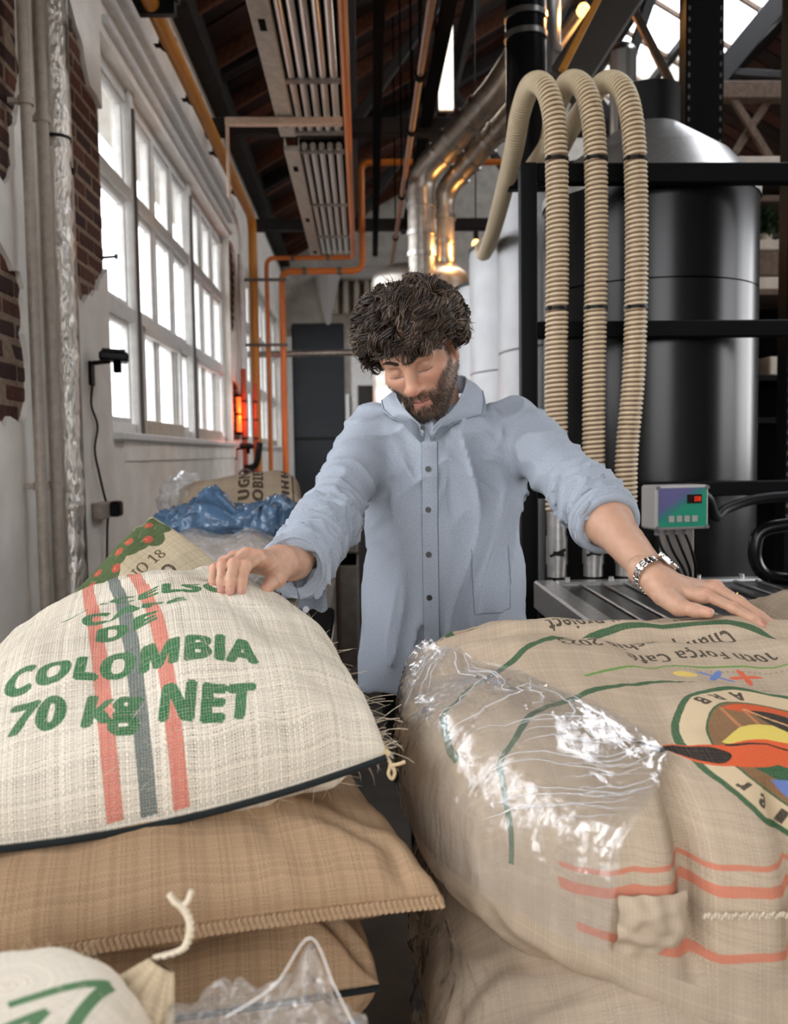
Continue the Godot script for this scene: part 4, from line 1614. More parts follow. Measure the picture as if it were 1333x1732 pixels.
	b.lathe(PackedVector2Array([Vector2(0.41, 2.30), Vector2(0.41, 2.34)]), 48, xf(Vector3(0.50, 0, -7.35)))
	b.lathe(PackedVector2Array([Vector2(0.42, 0.0), Vector2(0.42, 1.2), Vector2(0.40, 1.22)]), 48, xf(Vector3(0.50, 0, -7.35)))
	part(b, "base", M.black, hood)
	# grey sloping duct and yellow rail at upper right
	b = MB.new()
	b.bar(Vector3(1.05, 3.20, -4.6), Vector3(1.62, 4.05, -4.6), 0.20, 0.2, 0.01, Vector3(0, 0, 1))
	solo(b, "square_duct", flat_mat(Color(0.23, 0.21, 0.19), 0.5, 0.3), "dark grey square duct slanting up behind the hoses", "duct")
	b = MB.new()
	b.bar(Vector3(1.0, 3.2, -4.4), Vector3(1.33, 3.83, -4.4), 0.035, 0.035, 0.004, Vector3(0, 0, 1))
	b.bar(Vector3(1.33, 3.83, -4.4), Vector3(2.9, 3.90, -4.4), 0.035, 0.035, 0.004, Vector3(0, 0, 1))
	solo(b, "yellow_rail", M.yellow, "yellow steel rail bent over the dark square duct at the upper right", "rail")
	b = MB.new()
	b.bar(Vector3(1.57, 4.03, -5.3), Vector3(1.92, 3.38, -5.3), 0.045, 0.035, 0.004, Vector3(0, 0, 1))
	solo(b, "grey_brace", M.timber_grey, "thin grey brace slanting down behind the third hose", "brace")
	b = MB.new()
	b.tube(PackedVector3Array([Vector3(1.27, 2.75, -4.3), Vector3(1.27, 3.24, -4.3)]), 0.062, 24, false)
	var prof := PackedVector2Array()
	for k in 7:
		prof.append(Vector2(cos(k * PI / 12) * 0.062, sin(k * PI / 12) * 0.05))
	b.lathe_smooth(prof, 24, xf(Vector3(1.27, 3.24, -4.3)))
	solo(b, "vent_cap", M.steel, "short polished vent pipe with a domed cap above the third hose", "vent")
	# slatted steel cooling table
	t = thing("steel_table", "steel slatted work table between the man and the black silo", "table", Vector3(0.54, 0, -2.78))
	var ty := 0.955
	b = MB.new()
	b.bx(0.535, 0.60, ty - 0.09, ty, -2.76, -1.55, 0.006)
	b.bx(1.90, 1.96, ty - 0.09, ty, -2.76, -1.55, 0.006)
	b.bx(0.60, 1.90, ty - 0.09, ty, -2.76, -2.70, 0.006)
	b.bx(0.60, 1.90, ty - 0.09, ty, -1.60, -1.55, 0.006)
	part(b, "rim", M.steel_brushed, t)
	for k in 19:
		var x := 0.605 + k * 0.069
		b = MB.new()
		b.bx(x, x + 0.060, ty - 0.018, ty - 0.010, -2.70, -1.60, 0.002)
		part(b, "slat", M.grate_dark, t)
		b = MB.new()
		var pts := PackedVector3Array()
		for s in 110:
			pts.append(Vector3(x + 0.0645, ty - 0.006 + (0.002 if s % 2 else 0.0), -2.70 + s * 0.01))
		b.tube(pts, 0.0042, 6)
		part(b, "ridge", M.steel, t)
		if k % 2 == 0:
			b = MB.new()
			b.tube(PackedVector3Array([Vector3(x + 0.03, ty - 0.002, -2.73), Vector3(x + 0.03, ty + 0.012, -2.73)]), 0.009, 8)
			part(b, "bolt", M.steel, t)
	for p in [[0.54, -2.75], [0.54, -1.65], [1.9, -2.75], [1.9, -1.65], [0.54, -2.2]]:
		b = MB.new()
		b.bx(p[0] + 0.004, p[0] + 0.05, 0.0, ty - 0.09, p[1], p[1] + 0.05, 0.004)
		part(b, "leg", M.black_frame, t)
	b = MB.new()
	b.bx(0.56, 1.93, 0.3, 0.34, -2.74, -1.6, 0.004)
	part(b, "undershelf", M.black_frame, t)
	# control box
	t = thing("control_box", "grey control box with a green and violet front panel and red display", "control panel", Vector3(0.86, 1.1, -2.55))
	var o := Transform3D(Basis(Vector3.UP, 0.17), Vector3(0.912, 1.194, -2.56))
	b = MB.new()
	b.box(o, Vector3(0.168, 0.128, 0.09), 0.006)
	part(b, "case", M.grey_panel, t)
	var pim := Image.create(160, 128, false, Image.FORMAT_RGB8)
	for yy in 128:
		for xx in 160:
			var s := clampf(((160 - xx) * 0.7 + (128 - yy) * 1.0 - 118.0) / 45.0, 0.0, 1.0)
			pim.set_pixel(xx, yy, Color(0.11, 0.53, 0.42).lerp(Color(0.37, 0.36, 0.53), s))
	var pm := flat_mat(Color.WHITE, 0.35)
	pm.albedo_texture = ImageTexture.create_from_image(pim)
	b = MB.new()
	var f := o * xf(Vector3(0, 0, 0.047))
	var q := [f * Vector3(-0.076, -0.056, 0), f * Vector3(0.076, -0.056, 0), f * Vector3(0.076, 0.056, 0), f * Vector3(-0.076, 0.056, 0)]
	b.flat(q)
	for k in 4:
		b.uv[k] = [Vector2(0, 1), Vector2(1, 1), Vector2(1, 0), Vector2(0, 0)][k]
	part(b, "front_panel", pm, t)
	b = MB.new()
	b.box(f * xf(Vector3(0.036, 0.024, 0.001)), Vector3(0.046, 0.026, 0.002))
	part(b, "screen", flat_mat(Color(0.12, 0.03, 0.03), 0.15), t)
	var dg := flat_mat(Color(0.4, 0.1, 0.05), 0.4)
	dg.emission_enabled = true
	dg.emission = Color(1.0, 0.22, 0.08)
	dg.emission_energy_multiplier = 0.10
	b = MB.new()
	for k in 2:
		var dx := 0.040 + k * 0.011
		for s in [[-0.003, 0.0, 0.0016, 0.0125], [0.003, 0.0, 0.0016, 0.0125], [0.0, 0.006, 0.006, 0.0016], [0.0, -0.006, 0.006, 0.0016], [0.0, 0.0, 0.006, 0.0016]]:
			if k == 0 and s[1] == 0.0 and s[2] > 0.002:
				continue
			b.box(f * xf(Vector3(dx + s[0], 0.024 + s[1], 0.0024)), Vector3(s[2], s[3], 0.0008))
	part(b, "digits", dg, t)
	for k in 4:
		b = MB.new()
		b.box(f * xf(Vector3(-0.036 + k * 0.0245, -0.033, 0.001)), Vector3(0.017, 0.018, 0.004), 0.002)
		part(b, "button", M.grey_panel, t)
	for sx in [-1, 1]:
		for sy in [-1, 1]:
			b = MB.new()
			b.tube(PackedVector3Array([f * Vector3(sx * 0.077, sy * 0.057, -0.004), f * Vector3(sx * 0.077, sy * 0.057, 0.004)]), 0.006, 10)
			part(b, "screw", M.seam, t)
	for k in 4:
		b = MB.new()
		b.tube(PackedVector3Array([o * Vector3(-0.055 + k * 0.03, -0.064, 0), o * Vector3(-0.055 + k * 0.03, -0.082, 0)]), 0.008, 10)
		part(b, "gland", M.seam, t)
	b = MB.new()
	b.bx(0.915, 1.01, 0.95, 1.14, -2.70, -2.66, 0.004)
	solo(b, "mounting_plate", M.beige_plate, "beige metal plate standing on the table under the control box", "plate")
	for k in 4:
		b = MB.new()
		var s0 := o * Vector3(-0.055 + k * 0.03, -0.08, 0)
		b.tube(spline([s0, s0 + Vector3(0.02, -0.05, 0.0), s0 + Vector3(0.07 - k * 0.01, -0.11, -0.02), s0 + Vector3(0.10 - k * 0.02, -0.168, -0.03)], 6), 0.0045, 7)
		solo(b, "cable", M.black, ["leftmost", "second", "third", "rightmost"][k] + " thin black cable hanging from the control box to the table", "cable", "cables under the control box")
	b = MB.new()
	b.tube(spline([Vector3(1.0, 1.235, -2.62), Vector3(1.05, 1.21, -2.66), Vector3(1.10, 1.15, -2.72), Vector3(1.16, 1.17, -2.78), Vector3(1.3, 1.2, -2.82), Vector3(1.6, 1.21, -2.85)], 8), 0.016, 12)
	solo(b, "cable_loom", M.black, "thick black cable looping right from the control box", "cable")
	b = MB.new()
	b.tube(spline([Vector3(1.42, 1.14, -2.6), Vector3(1.22, 1.12, -2.62), Vector3(1.18, 1.06, -2.62), Vector3(1.20, 0.99, -2.62), Vector3(1.28, 0.965, -2.62), Vector3(1.5, 0.962, -2.6)], 8), 0.02, 12)
	b.tube(spline([Vector3(1.32, 1.08, -2.55), Vector3(1.26, 1.04, -2.55), Vector3(1.28, 0.98, -2.55), Vector3(1.45, 0.968, -2.55)], 8), 0.014, 10)
	solo(b, "hose_coil", M.black_gloss, "coiled black rubber hose lying on the table at the right edge", "hose")


func hoses() -> void:
	var R := 0.034
	var tops := ["first ribbed cream hose, curving left over the silos", "second ribbed cream hose, in the middle of the three", "third ribbed cream hose, rightmost, kinked above the control box"]
	var paths := [
		[Vector3(0.618, 1.17, -2.80), Vector3(0.617, 1.6, -2.80), Vector3(0.622, 2.0, -2.80), Vector3(0.618, 2.35, -2.81), Vector3(0.600, 2.50, -2.86), Vector3(0.575, 2.56, -2.98), Vector3(0.57, 2.53, -3.16), Vector3(0.585, 2.47, -3.4), Vector3(0.62, 2.38, -4.1), Vector3(0.66, 2.40, -4.7), Vector3(0.69, 2.50, -5.05), Vector3(0.76, 2.60, -5.3), Vector3(0.86, 2.62, -5.45)],
		[Vector3(0.735, 1.17, -2.80), Vector3(0.738, 1.6, -2.80), Vector3(0.745, 2.0, -2.80), Vector3(0.742, 2.32, -2.81), Vector3(0.728, 2.49, -2.86), Vector3(0.700, 2.57, -2.98), Vector3(0.69, 2.54, -3.14), Vector3(0.70, 2.48, -3.3), Vector3(0.72, 2.52, -3.8), Vector3(0.90, 2.70, -4.25)],
		[Vector3(0.84, 1.17, -2.80), Vector3(0.843, 1.35, -2.80), Vector3(0.865, 1.62, -2.80), Vector3(0.872, 2.0, -2.80), Vector3(0.866, 2.32, -2.81), Vector3(0.850, 2.49, -2.86), Vector3(0.822, 2.57, -2.98), Vector3(0.80, 2.56, -3.14), Vector3(0.80, 2.56, -3.4), Vector3(0.86, 2.58, -4.0), Vector3(1.05, 2.70, -4.4)]]
	for k in 3:
		var t := thing("ribbed_hose", tops[k], "hose", paths[k][0], "ribbed cream hoses")
		var p := spline(paths[k], 24)
		var b := MB.new()
		b.tube(p, R * 0.93, 20)
		part(b, "hose_wall", M.hose_wall, t)
		# one coil of rib after another
		var L := 0.0
		var cum := [0.0]
		for i in range(1, p.size()):
			L += p[i].distance_to(p[i - 1])
			cum.append(L)
		var pitch := 0.0148
		var turns := int(L / pitch)
		b = MB.new()
		var hp := PackedVector3Array()
		var seg := 0
		var nn := Vector3(1, 0, 0)
		var per := 18
		var h0 := PackedVector3Array()
		var hn := PackedVector3Array()
		var ht := PackedVector3Array()
		for i in turns * per:
			var s := L * i / float(turns * per)
			while seg < p.size() - 2 and cum[seg + 1] < s:
				seg += 1
			var f: float = (s - cum[seg]) / maxf(1e-6, cum[seg + 1] - cum[seg])
			var c := p[seg].lerp(p[seg + 1], f)
			var d := (p[mini(seg + 2, p.size() - 1)] - p[maxi(seg - 1, 0)]).normalized()
			nn = (nn - d * nn.dot(d)).normalized()
			var a := TAU * i / per
			h0.append(c)
			hn.append(nn * cos(a) + d.cross(nn) * sin(a))
			ht.append(d)
		# the rib's own section: a low rounded band
		var sec := [[0.90, -0.30], [1.02, -0.27], [1.07, -0.12], [1.07, 0.12], [1.02, 0.27], [0.90, 0.30]]
		var pts := PackedVector3Array()
		for i in h0.size():
			for e in sec:
				pts.append(h0[i] + hn[i] * (R * e[0]) + ht[i] * (pitch * e[1]))
		b.grid(pts, sec.size(), h0.size(), false, PackedVector2Array(), PackedColorArray(), PackedVector2Array(), true)
		part(b, "rib", M.hose_rib, t)
		for y in [1.80, 2.27]:
			b = MB.new()
			var at: Vector3 = p[0]
			for q in p:
				if absf(q.y - y) < absf(at.y - y) and q.z > -2.9:
					at = q
			clamp_ring(at, Vector3.UP, R * 1.12, 0.010, b)
			b.box(xf(at + Vector3(-R * 0.9, 0, R * 0.75)), Vector3(0.012, 0.012, 0.012), 0.002)
			part(b, "cable_tie", M.black, t)
		var x: float = paths[k][0].x
		var st := thing("steel_pipe", ["steel pipe under the first hose, standing on the table", "steel pipe under the second hose, standing on the table", "steel pipe under the third hose, standing on the table"][k], "pipe", Vector3(x, 0.955, -2.80), "steel pipes below the hoses")
		b = MB.new()
		b.tube(PackedVector3Array([Vector3(x, 0.96, -2.80), Vector3(x, 1.20, -2.80)]), 0.0305, 24)
		part(b, "pipe", M.steel_brushed, st)
		b = MB.new()
		b.lathe(PackedVector2Array([Vector2(0.034, -0.045), Vector2(0.034, 0.045)]), 24, xf(Vector3(x, 1.045, -2.80)))
		part(b, "coupling", M.steel_brushed, st)
		b = MB.new()
		b.bar(Vector3(x - 0.03, 1.03, -2.762), Vector3(x + 0.02, 1.05, -2.762), 0.008, 0.008)
		b.bar(Vector3(x - 0.02, 1.04, -2.764), Vector3(x + 0.015, 1.035, -2.758), 0.014, 0.012, 0.002)
		part(b, "lever", M.black, st)
	# the hoses' cross arm
	var b := MB.new()
	b.bx(0.60, 0.95, 2.40, 2.44, -3.62, -3.57, 0.004)
	solo(b, "steel_bracket", M.black_frame, "black arm carrying the hoses behind their upper bends", "bracket")


# ---------------------------------------------------------------- sacks
# nine points: rows from the back seam to the front seam, left to right
func patch9(c: Array, u: float, v: float) -> Vector3:
	var lu := [u * (u - 1) * 0.5, 1 - u * u, u * (u + 1) * 0.5]
	var lv := [v * (v - 1) * 0.5, 1 - v * v, v * (v + 1) * 0.5]
	var p := Vector3.ZERO
	for j in 3:
		for i in 3:
			p += c[j * 3 + i] * (lu[i] * lv[j])
	return p


func ctrl(c: Vector2, yaw: float, hw: float, hl: float, ys: Array, bow_side := 0.0, bow_end := 0.0) -> Array:
	var r := Vector3(cos(yaw), 0, -sin(yaw))
	var a := Vector3(-sin(yaw), 0, -cos(yaw))
	var out := []
	for j in 3:
		for i in 3:
			var u := i - 1.0
			var v := 1.0 - j
			var w := hw + (bow_side if j == 1 else 0.0)
			var l := hl + (bow_end if i == 1 else 0.0)
			out.append(Vector3(c.x, ys[j * 3 + i], c.y) + r * (u * w) + a * (v * l))
	return out


func se(s: float, n: float) -> Vector2:  # super-ellipse: place along, height
	var a := s * PI * 0.5
	return Vector2(signf(s) * pow(absf(sin(a)), 2.0 / n), pow(maxf(0.0, cos(a)), 2.0 / n))


func sack_mesh(c: Array, ht: float, hb: float, o := {}) -> MB:
	var b := MB.new()
	var nu: int = o.get("nu", 90)
	var nv: int = o.get("nv", 80)
	var eu: float = o.get("eu", 2.3)
	var ev: float = o.get("ev", 2.3)
	var lump: float = o.get("lump", 1.0)
	var sd: float = o.get("seed", 1.0)
	var up: Vector3 = o.get("up", Vector3.UP)
	var stain: float = o.get("stain", 0.16)
	var shape: Variant = o.get("shape", null)
	var lx: float = c[3].distance_to(c[5]) * 0.5
	var lz: float = c[1].distance_to(c[7]) * 0.5
	# length along the cloth over the crown, both ways
	var au := PackedFloat32Array([0.0])
	var av := PackedFloat32Array([0.0])
	for k in range(1, nu):
		var p0 := se(lerpf(-1, 1, (k - 1) / (nu - 1.0)), eu)
		var p1 := se(lerpf(-1, 1, k / (nu - 1.0)), eu)
		au.append(au[-1] + Vector2((p1.x - p0.x) * lx, (p1.y - p0.y) * ht).length())
	for k in range(1, nv):
		var p0 := se(lerpf(-1, 1, (k - 1) / (nv - 1.0)), ev)
		var p1 := se(lerpf(-1, 1, k / (nv - 1.0)), ev)
		av.append(av[-1] + Vector2((p1.x - p0.x) * lz, (p1.y - p0.y) * ht).length())
	for side in [1.0, -1.0]:
		var pts := PackedVector3Array()
		var uv := PackedVector2Array()
		var uv2 := PackedVector2Array()
		var cols := PackedColorArray()
		for j in nv:
			var v := se(lerpf(-1, 1, j / (nv - 1.0)), ev)
			for i in nu:
				var u := se(lerpf(-1, 1, i / (nu - 1.0)), eu)
				var t := pow(u.y * v.y, 0.85)
				var p := patch9(c, u.x, v.x)
				var q := p * 1.0
				var h := (ht if side > 0 else -hb) * t
				var edge := clampf(t * 3.0, 0, 1)
				h += side * lump * edge * (nz.get_noise_3d(q.x * 5.0, q.z * 5.0, sd) * 0.013 + nz.get_noise_3d(q.x * 13.0, q.z * 13.0, sd + 9.0) * 0.006 + nz.get_noise_3d(q.x * 40.0, q.z * 40.0, sd + 4.0) * 0.0012)
				var pp := p + up * h
				# puckers running in from the corners and seams
				var cor := pow(absf(u.x * v.x), 3.0)
				pp += up * (side * lump * cor * edge * 0.012 * sin((absf(u.x) - absf(v.x)) * 26.0 + nz.get_noise_2d(q.x * 9, q.z * 9) * 3.0))
				if shape != null:
					pp = shape.call(pp, u.x, v.x, side, t)
				pts.append(pp)
				uv.append(Vector2(au[i], av[j]))
				uv2.append(Vector2(au[i] / au[-1], av[j] / av[-1]) if side > 0 else Vector2(0.003, 0.003))
				var st := 1.0 - stain * clampf(0.35 + 0.9 * nz2.get_noise_3d(q.x * 4.0, q.z * 4.0, sd + side * 20.0), 0, 1)
				cols.append(Color(st, st * lerpf(1.0, st, 0.12), st * lerpf(1.0, st, 0.3)))
		b.grid(pts, nu, nv, false, uv, cols, uv2, side > 0)
	return b


func seam_path(c: Array, front := true, count := 60, out := 0.0) -> PackedVector3Array:
	var p := PackedVector3Array()
	for k in count:
		p.append(patch9(c, lerpf(-1, 1, k / (count - 1.0)), 1.0 if front else -1.0))
	return p


func fibres(b: MB, from: MB, count: int, lo: Vector3, hi: Vector3, length: float, radius: float, share := 1.0) -> void:
	var tries := 0
	var made := 0
	while made < count and tries < count * 60:
		tries += 1
		var k := rng.randi() % from.v.size()
		var p := from.v[k]
		if p.x < lo.x or p.x > hi.x or p.y < lo.y or p.y > hi.y or p.z < lo.z or p.z > hi.z:
			continue
		made += 1
		var n := from.n[k]
		var d := (n * rng.randf_range(0.1, 0.9) + Vector3(rng.randf_range(-1, 1), rng.randf_range(-0.7, 0.7), rng.randf_range(-1, 1))).normalized()
		var curl := Vector3(rng.randf_range(-1, 1), rng.randf_range(-1, 0.6), rng.randf_range(-1, 1)) * 0.35
		var l := length * rng.randf_range(0.3, 1.0)
		var path := PackedVector3Array()
		var rad := []
		for s in 6:
			path.append(p)
			rad.append(radius * (1.0 - s / 6.5))
			p += d * (l / 5.0)
			d = (d + curl * 0.35).normalized()
		b.tube(path, rad, 3, false)


const TILE := 1.0 / 0.086   # one weave tile of 32 threads is 8.6 cm wide


func left_pile() -> void:
	# ---- the light sack on top
	var im := clear_image(1536, 2048, Color(0.2, 0.4, 0.25))
	var green := Color(0.14, 0.41, 0.235, 1.0)
	var red := Color(0.80, 0.33, 0.24, 0.80)
	var blue := Color(0.17, 0.30, 0.31, 0.85)
	for s in [[0.36, 0.085, red], [0.425, 0.072, blue], [0.472, 0.075, red]]:
		ink_line(im, PackedVector2Array([Vector2(s[0] * 1536, 30), Vector2((s[0] + s[1]) * 1536, 2030)]), 40, s[2])
	colombia_print(im, green)
	var mat := cloth_mat(M.w_light, Vector2(TILE, TILE) * 0.78, 1.3, ImageTexture.create_from_image(im))
	var c := ctrl(Vector2(-0.335, -1.324), 0.26, 0.258, 0.42, [0.93, 1.00, 1.02, 0.945, 0.99, 1.03, 0.980, 0.970, 1.02], 0.012, -0.015)
	var t := thing("coffee_sack", "light burlap sack lettered CAFÉ DE COLOMBIA in green, striped red and blue", "sack", c[4])
	var b := sack_mesh(c, 0.175, 0.055, {"nu": 130, "nv": 130, "seed": 1.0, "ev": 2.5, "eu": 2.0, "stain": 0.14})
	var keep := b
	part(b, "sack_cloth", mat, t)
	for k in b.v.size():
		keep.v[k] += t.position
	var fb := MB.new()
	fibres(fb, keep, 260, Vector3(-0.3, 0.9, -1.9), Vector3(0.06, 1.3, -0.9), 0.035, 0.00032)
	fibres(fb, keep, 420, Vector3(-0.9, 1.0, -1.9), Vector3(0.06, 1.3, -0.8), 0.016, 0.00025)
	var ctr := c
	for k in 260:  # frayed right-hand seam
		var v := rng.randf_range(-0.9, 1.0)
		var p := patch9(ctr, 1.0, v)
		var d := Vector3(1, rng.randf_range(-0.5, 0.9), rng.randf_range(-0.7, 0.7)).normalized()
		var l := rng.randf_range(0.006, 0.022) if k % 9 else rng.randf_range(0.03, 0.06)
		var path := PackedVector3Array()
		for s in 5:
			path.append(p)
			p += d * l / 4.0
			d = (d + Vector3(rng.randf_range(-0.2, 0.2), -0.12, rng.randf_range(-0.2, 0.2))).normalized()
		fb.tube(path, 0.00045, 3, false)
	part(fb, "loose_fibres", M.fibre, t, "stuff")
	b = MB.new()
	var sp := seam_path(c)
	var sp2 := PackedVector3Array()
	for k in sp.size():
		sp2.append(sp[k] + Vector3(0.0, -0.002, 0.004))
	b.tube(sp2, 0.004, 8, true)
	part(b, "front_seam", M.dark_cord, t)
	b = MB.new()
	var sr := PackedVector3Array()
	for k in 50:
		sr.append(patch9(c, 1.0, lerpf(-1, 1, k / 49.0)) + Vector3(0, 0.0015 * (k % 2), 0))
	b.tube(sr, 0.0045, 8, true)
	part(b, "side_seam", M.jute_cord, t)
	b = MB.new()
	var e: Vector3 = c[8]
	b.tube(spline([e + Vector3(-0.004, 0.0, 0), e + Vector3(0.004, -0.008, 0.004), e + Vector3(0.002, -0.020, 0.006), e + Vector3(0.006, -0.026, 0.006), e + Vector3(0.009, -0.018, 0.006), e + Vector3(0.004, -0.008, 0.006)], 6), 0.0022, 7)
	b.tube(spline([e + Vector3(0.003, -0.010, 0.006), e + Vector3(0.012, -0.009, 0.008), e + Vector3(0.021, -0.006, 0.008)], 5), 0.0021, 7)
	part(b, "knot", M.jute_cord, t)
	# ---- the brown sack under it
	var jm := cloth_mat(M.w_brown, Vector2(TILE * 1.35, TILE * 1.35), 0.8)
	c = ctrl(Vector2(-0.345, -1.235), 0.20, 0.345, 0.42, [0.86, 0.87, 0.87, 0.86, 0.87, 0.875, 0.875, 0.893, 0.897], -0.03, -0.012)
	t = thing("coffee_sack", "plain brown jute sack with a braided front hem, second of the left pile", "sack", c[4])
	b = sack_mesh(c, 0.12, 0.07, {"nu": 110, "nv": 100, "seed": 5.0, "ev": 2.1, "eu": 2.3, "stain": 0.22})
	part(b, "sack_cloth", jm, t)
	b = MB.new()
	sp = seam_path(c, true, 120)
	for k in sp.size() - 1:  # slanting stitches of the hem
		var d := (sp[k + 1] - sp[k])
		b.tube(PackedVector3Array([sp[k] + Vector3(0, 0.005, 0.003), sp[k] + d * 0.9 + Vector3(0, -0.006, 0.006)]), 0.0034, 6)
	part(b, "hem_stitch", cloth_mat(M.w_brown, Vector2(TILE, TILE), 0.3), t, "stuff")
	b = MB.new()
	sp2 = PackedVector3Array()
	for q in sp:
		sp2.append(q + Vector3(0, -0.002, 0))
	b.tube(sp2, 0.0075, 8, true, 0.7)
	part(b, "hem", jm, t)
	b = MB.new()
	for k in 26:
		var p := patch9(c, -0.45 + k * 0.03, 0.99) + Vector3(0, 0.012, -0.006)
		b.box(xf(p, Vector3(0.6, 0, 0)), Vector3(0.005, 0.0022, 0.0022))
	part(b, "dark_stitches", M.dark_cord, t, "stuff")
	# ---- the third and those below
	var ys := [0.72, 0.73, 0.73, 0.72, 0.735, 0.73, 0.775, 0.775, 0.78]
	c = ctrl(Vector2(-0.35, -1.28), 0.16, 0.30, 0.40, ys, 0.0, 0.0)
	t = thing("coffee_sack", "brown jute sack with a dark front seam, third of the left pile", "sack", c[4])
	b = sack_mesh(c, 0.115, 0.11, {"nu": 80, "nv": 70, "seed": 8.0, "stain": 0.22, "ev": 2.8, "eu": 2.8})
	part(b, "sack_cloth", jm, t)
	b = MB.new()
	sp2 = PackedVector3Array()
	for q in seam_path(c):
		sp2.append(q + Vector3(0, 0, 0.004))
	b.tube(sp2, 0.0035, 8)
	part(b, "front_seam", M.dark_cord, t)
	var low := t
	for k in 2:
		var s: Node3D = low.duplicate()
		s.name = numbered("coffee_sack")
		add_child(s, true)
		s.position += Vector3(-0.02 * (k + 1), -0.22 * (k + 1), -0.03)
		tag(s, ["brown jute sack fourth from the top of the left pile, in the shade", "lowest brown jute sack of the left pile, on the pallet"][k], "sack")
	pallet(Vector3(-0.36, 0, -1.28), 0.72, 0.9, "wooden pallet under the left pile of sacks")
	# ---- white sack and clear liner nearest the camera
	near_sack()
	# ---- sacks behind
	cherry_sack()
	back_pile()


func colombia_print(im: Image, green: Color) -> void:
	var w := im.get_width()
	var h := im.get_height()
	# lines: text, u, v, cap height share of the length, stretch, turn
	for l in [["EXCELSO", 0.515, 0.545, 0.036, 1.25, 0.05], ["CAFÉ", 0.49, 0.625, 0.040, 1.15, 0.06], ["DE", 0.472, 0.690, 0.040, 1.25, 0.04], ["COLOMBlA", 0.480, 0.793, 0.040, 1.12, 0.12], ["70 kg NET", 0.478, 0.866, 0.043, 1.08, 0.17]]:
		ink_text(im, l[0], Vector2(l[1] * w, l[2] * h), l[3] * h, l[4], l[5], green, "Droid Sans", true, 5.0)


func pallet(at: Vector3, w: float, l: float, label: String, h := 0.14) -> void:
	var t := thing("pallet", label, "pallet", at, "wooden pallets")
	for k in 6:
		var b := MB.new()
		var z := at.z - l / 2 + (k + 0.5) * l / 6.0
		b.bx(at.x - w / 2, at.x + w / 2, h - 0.02, h, z - 0.05, z + 0.05, 0.004)
		part(b, "deck_board", M.timber_grey, t)
	for k in 3:
		var b := MB.new()
		var x := at.x + (k - 1) * (w / 2 - 0.05)
		b.bx(x - 0.05, x + 0.05, 0.0, 0.02, at.z - l / 2, at.z + l / 2, 0.004)
		part(b, "runner", M.timber_grey, t)
		for s in 3:
			b = MB.new()
			var z := at.z + (s - 1) * (l / 2 - 0.06)
			b.bx(x - 0.05, x + 0.05, 0.02, h - 0.02, z - 0.06, z + 0.06, 0.004)
			part(b, "block", M.timber_grey, t)


func film_mat(c: Color, alpha: float, bump: float, scale: Vector3, rough := 0.12, seed_ := 31) -> StandardMaterial3D:
	var m := StandardMaterial3D.new()
	m.transparency = BaseMaterial3D.TRANSPARENCY_ALPHA
	m.albedo_color = Color(c.r, c.g, c.b, alpha)
	m.roughness = rough
	m.metallic_specular = 0.7
	m.uv1_triplanar = true
	m.uv1_scale = scale
	m.normal_enabled = true
	m.normal_texture = noise_normal(0.02, 14.0, 256, 4, seed_)
	m.normal_scale = bump
	return m


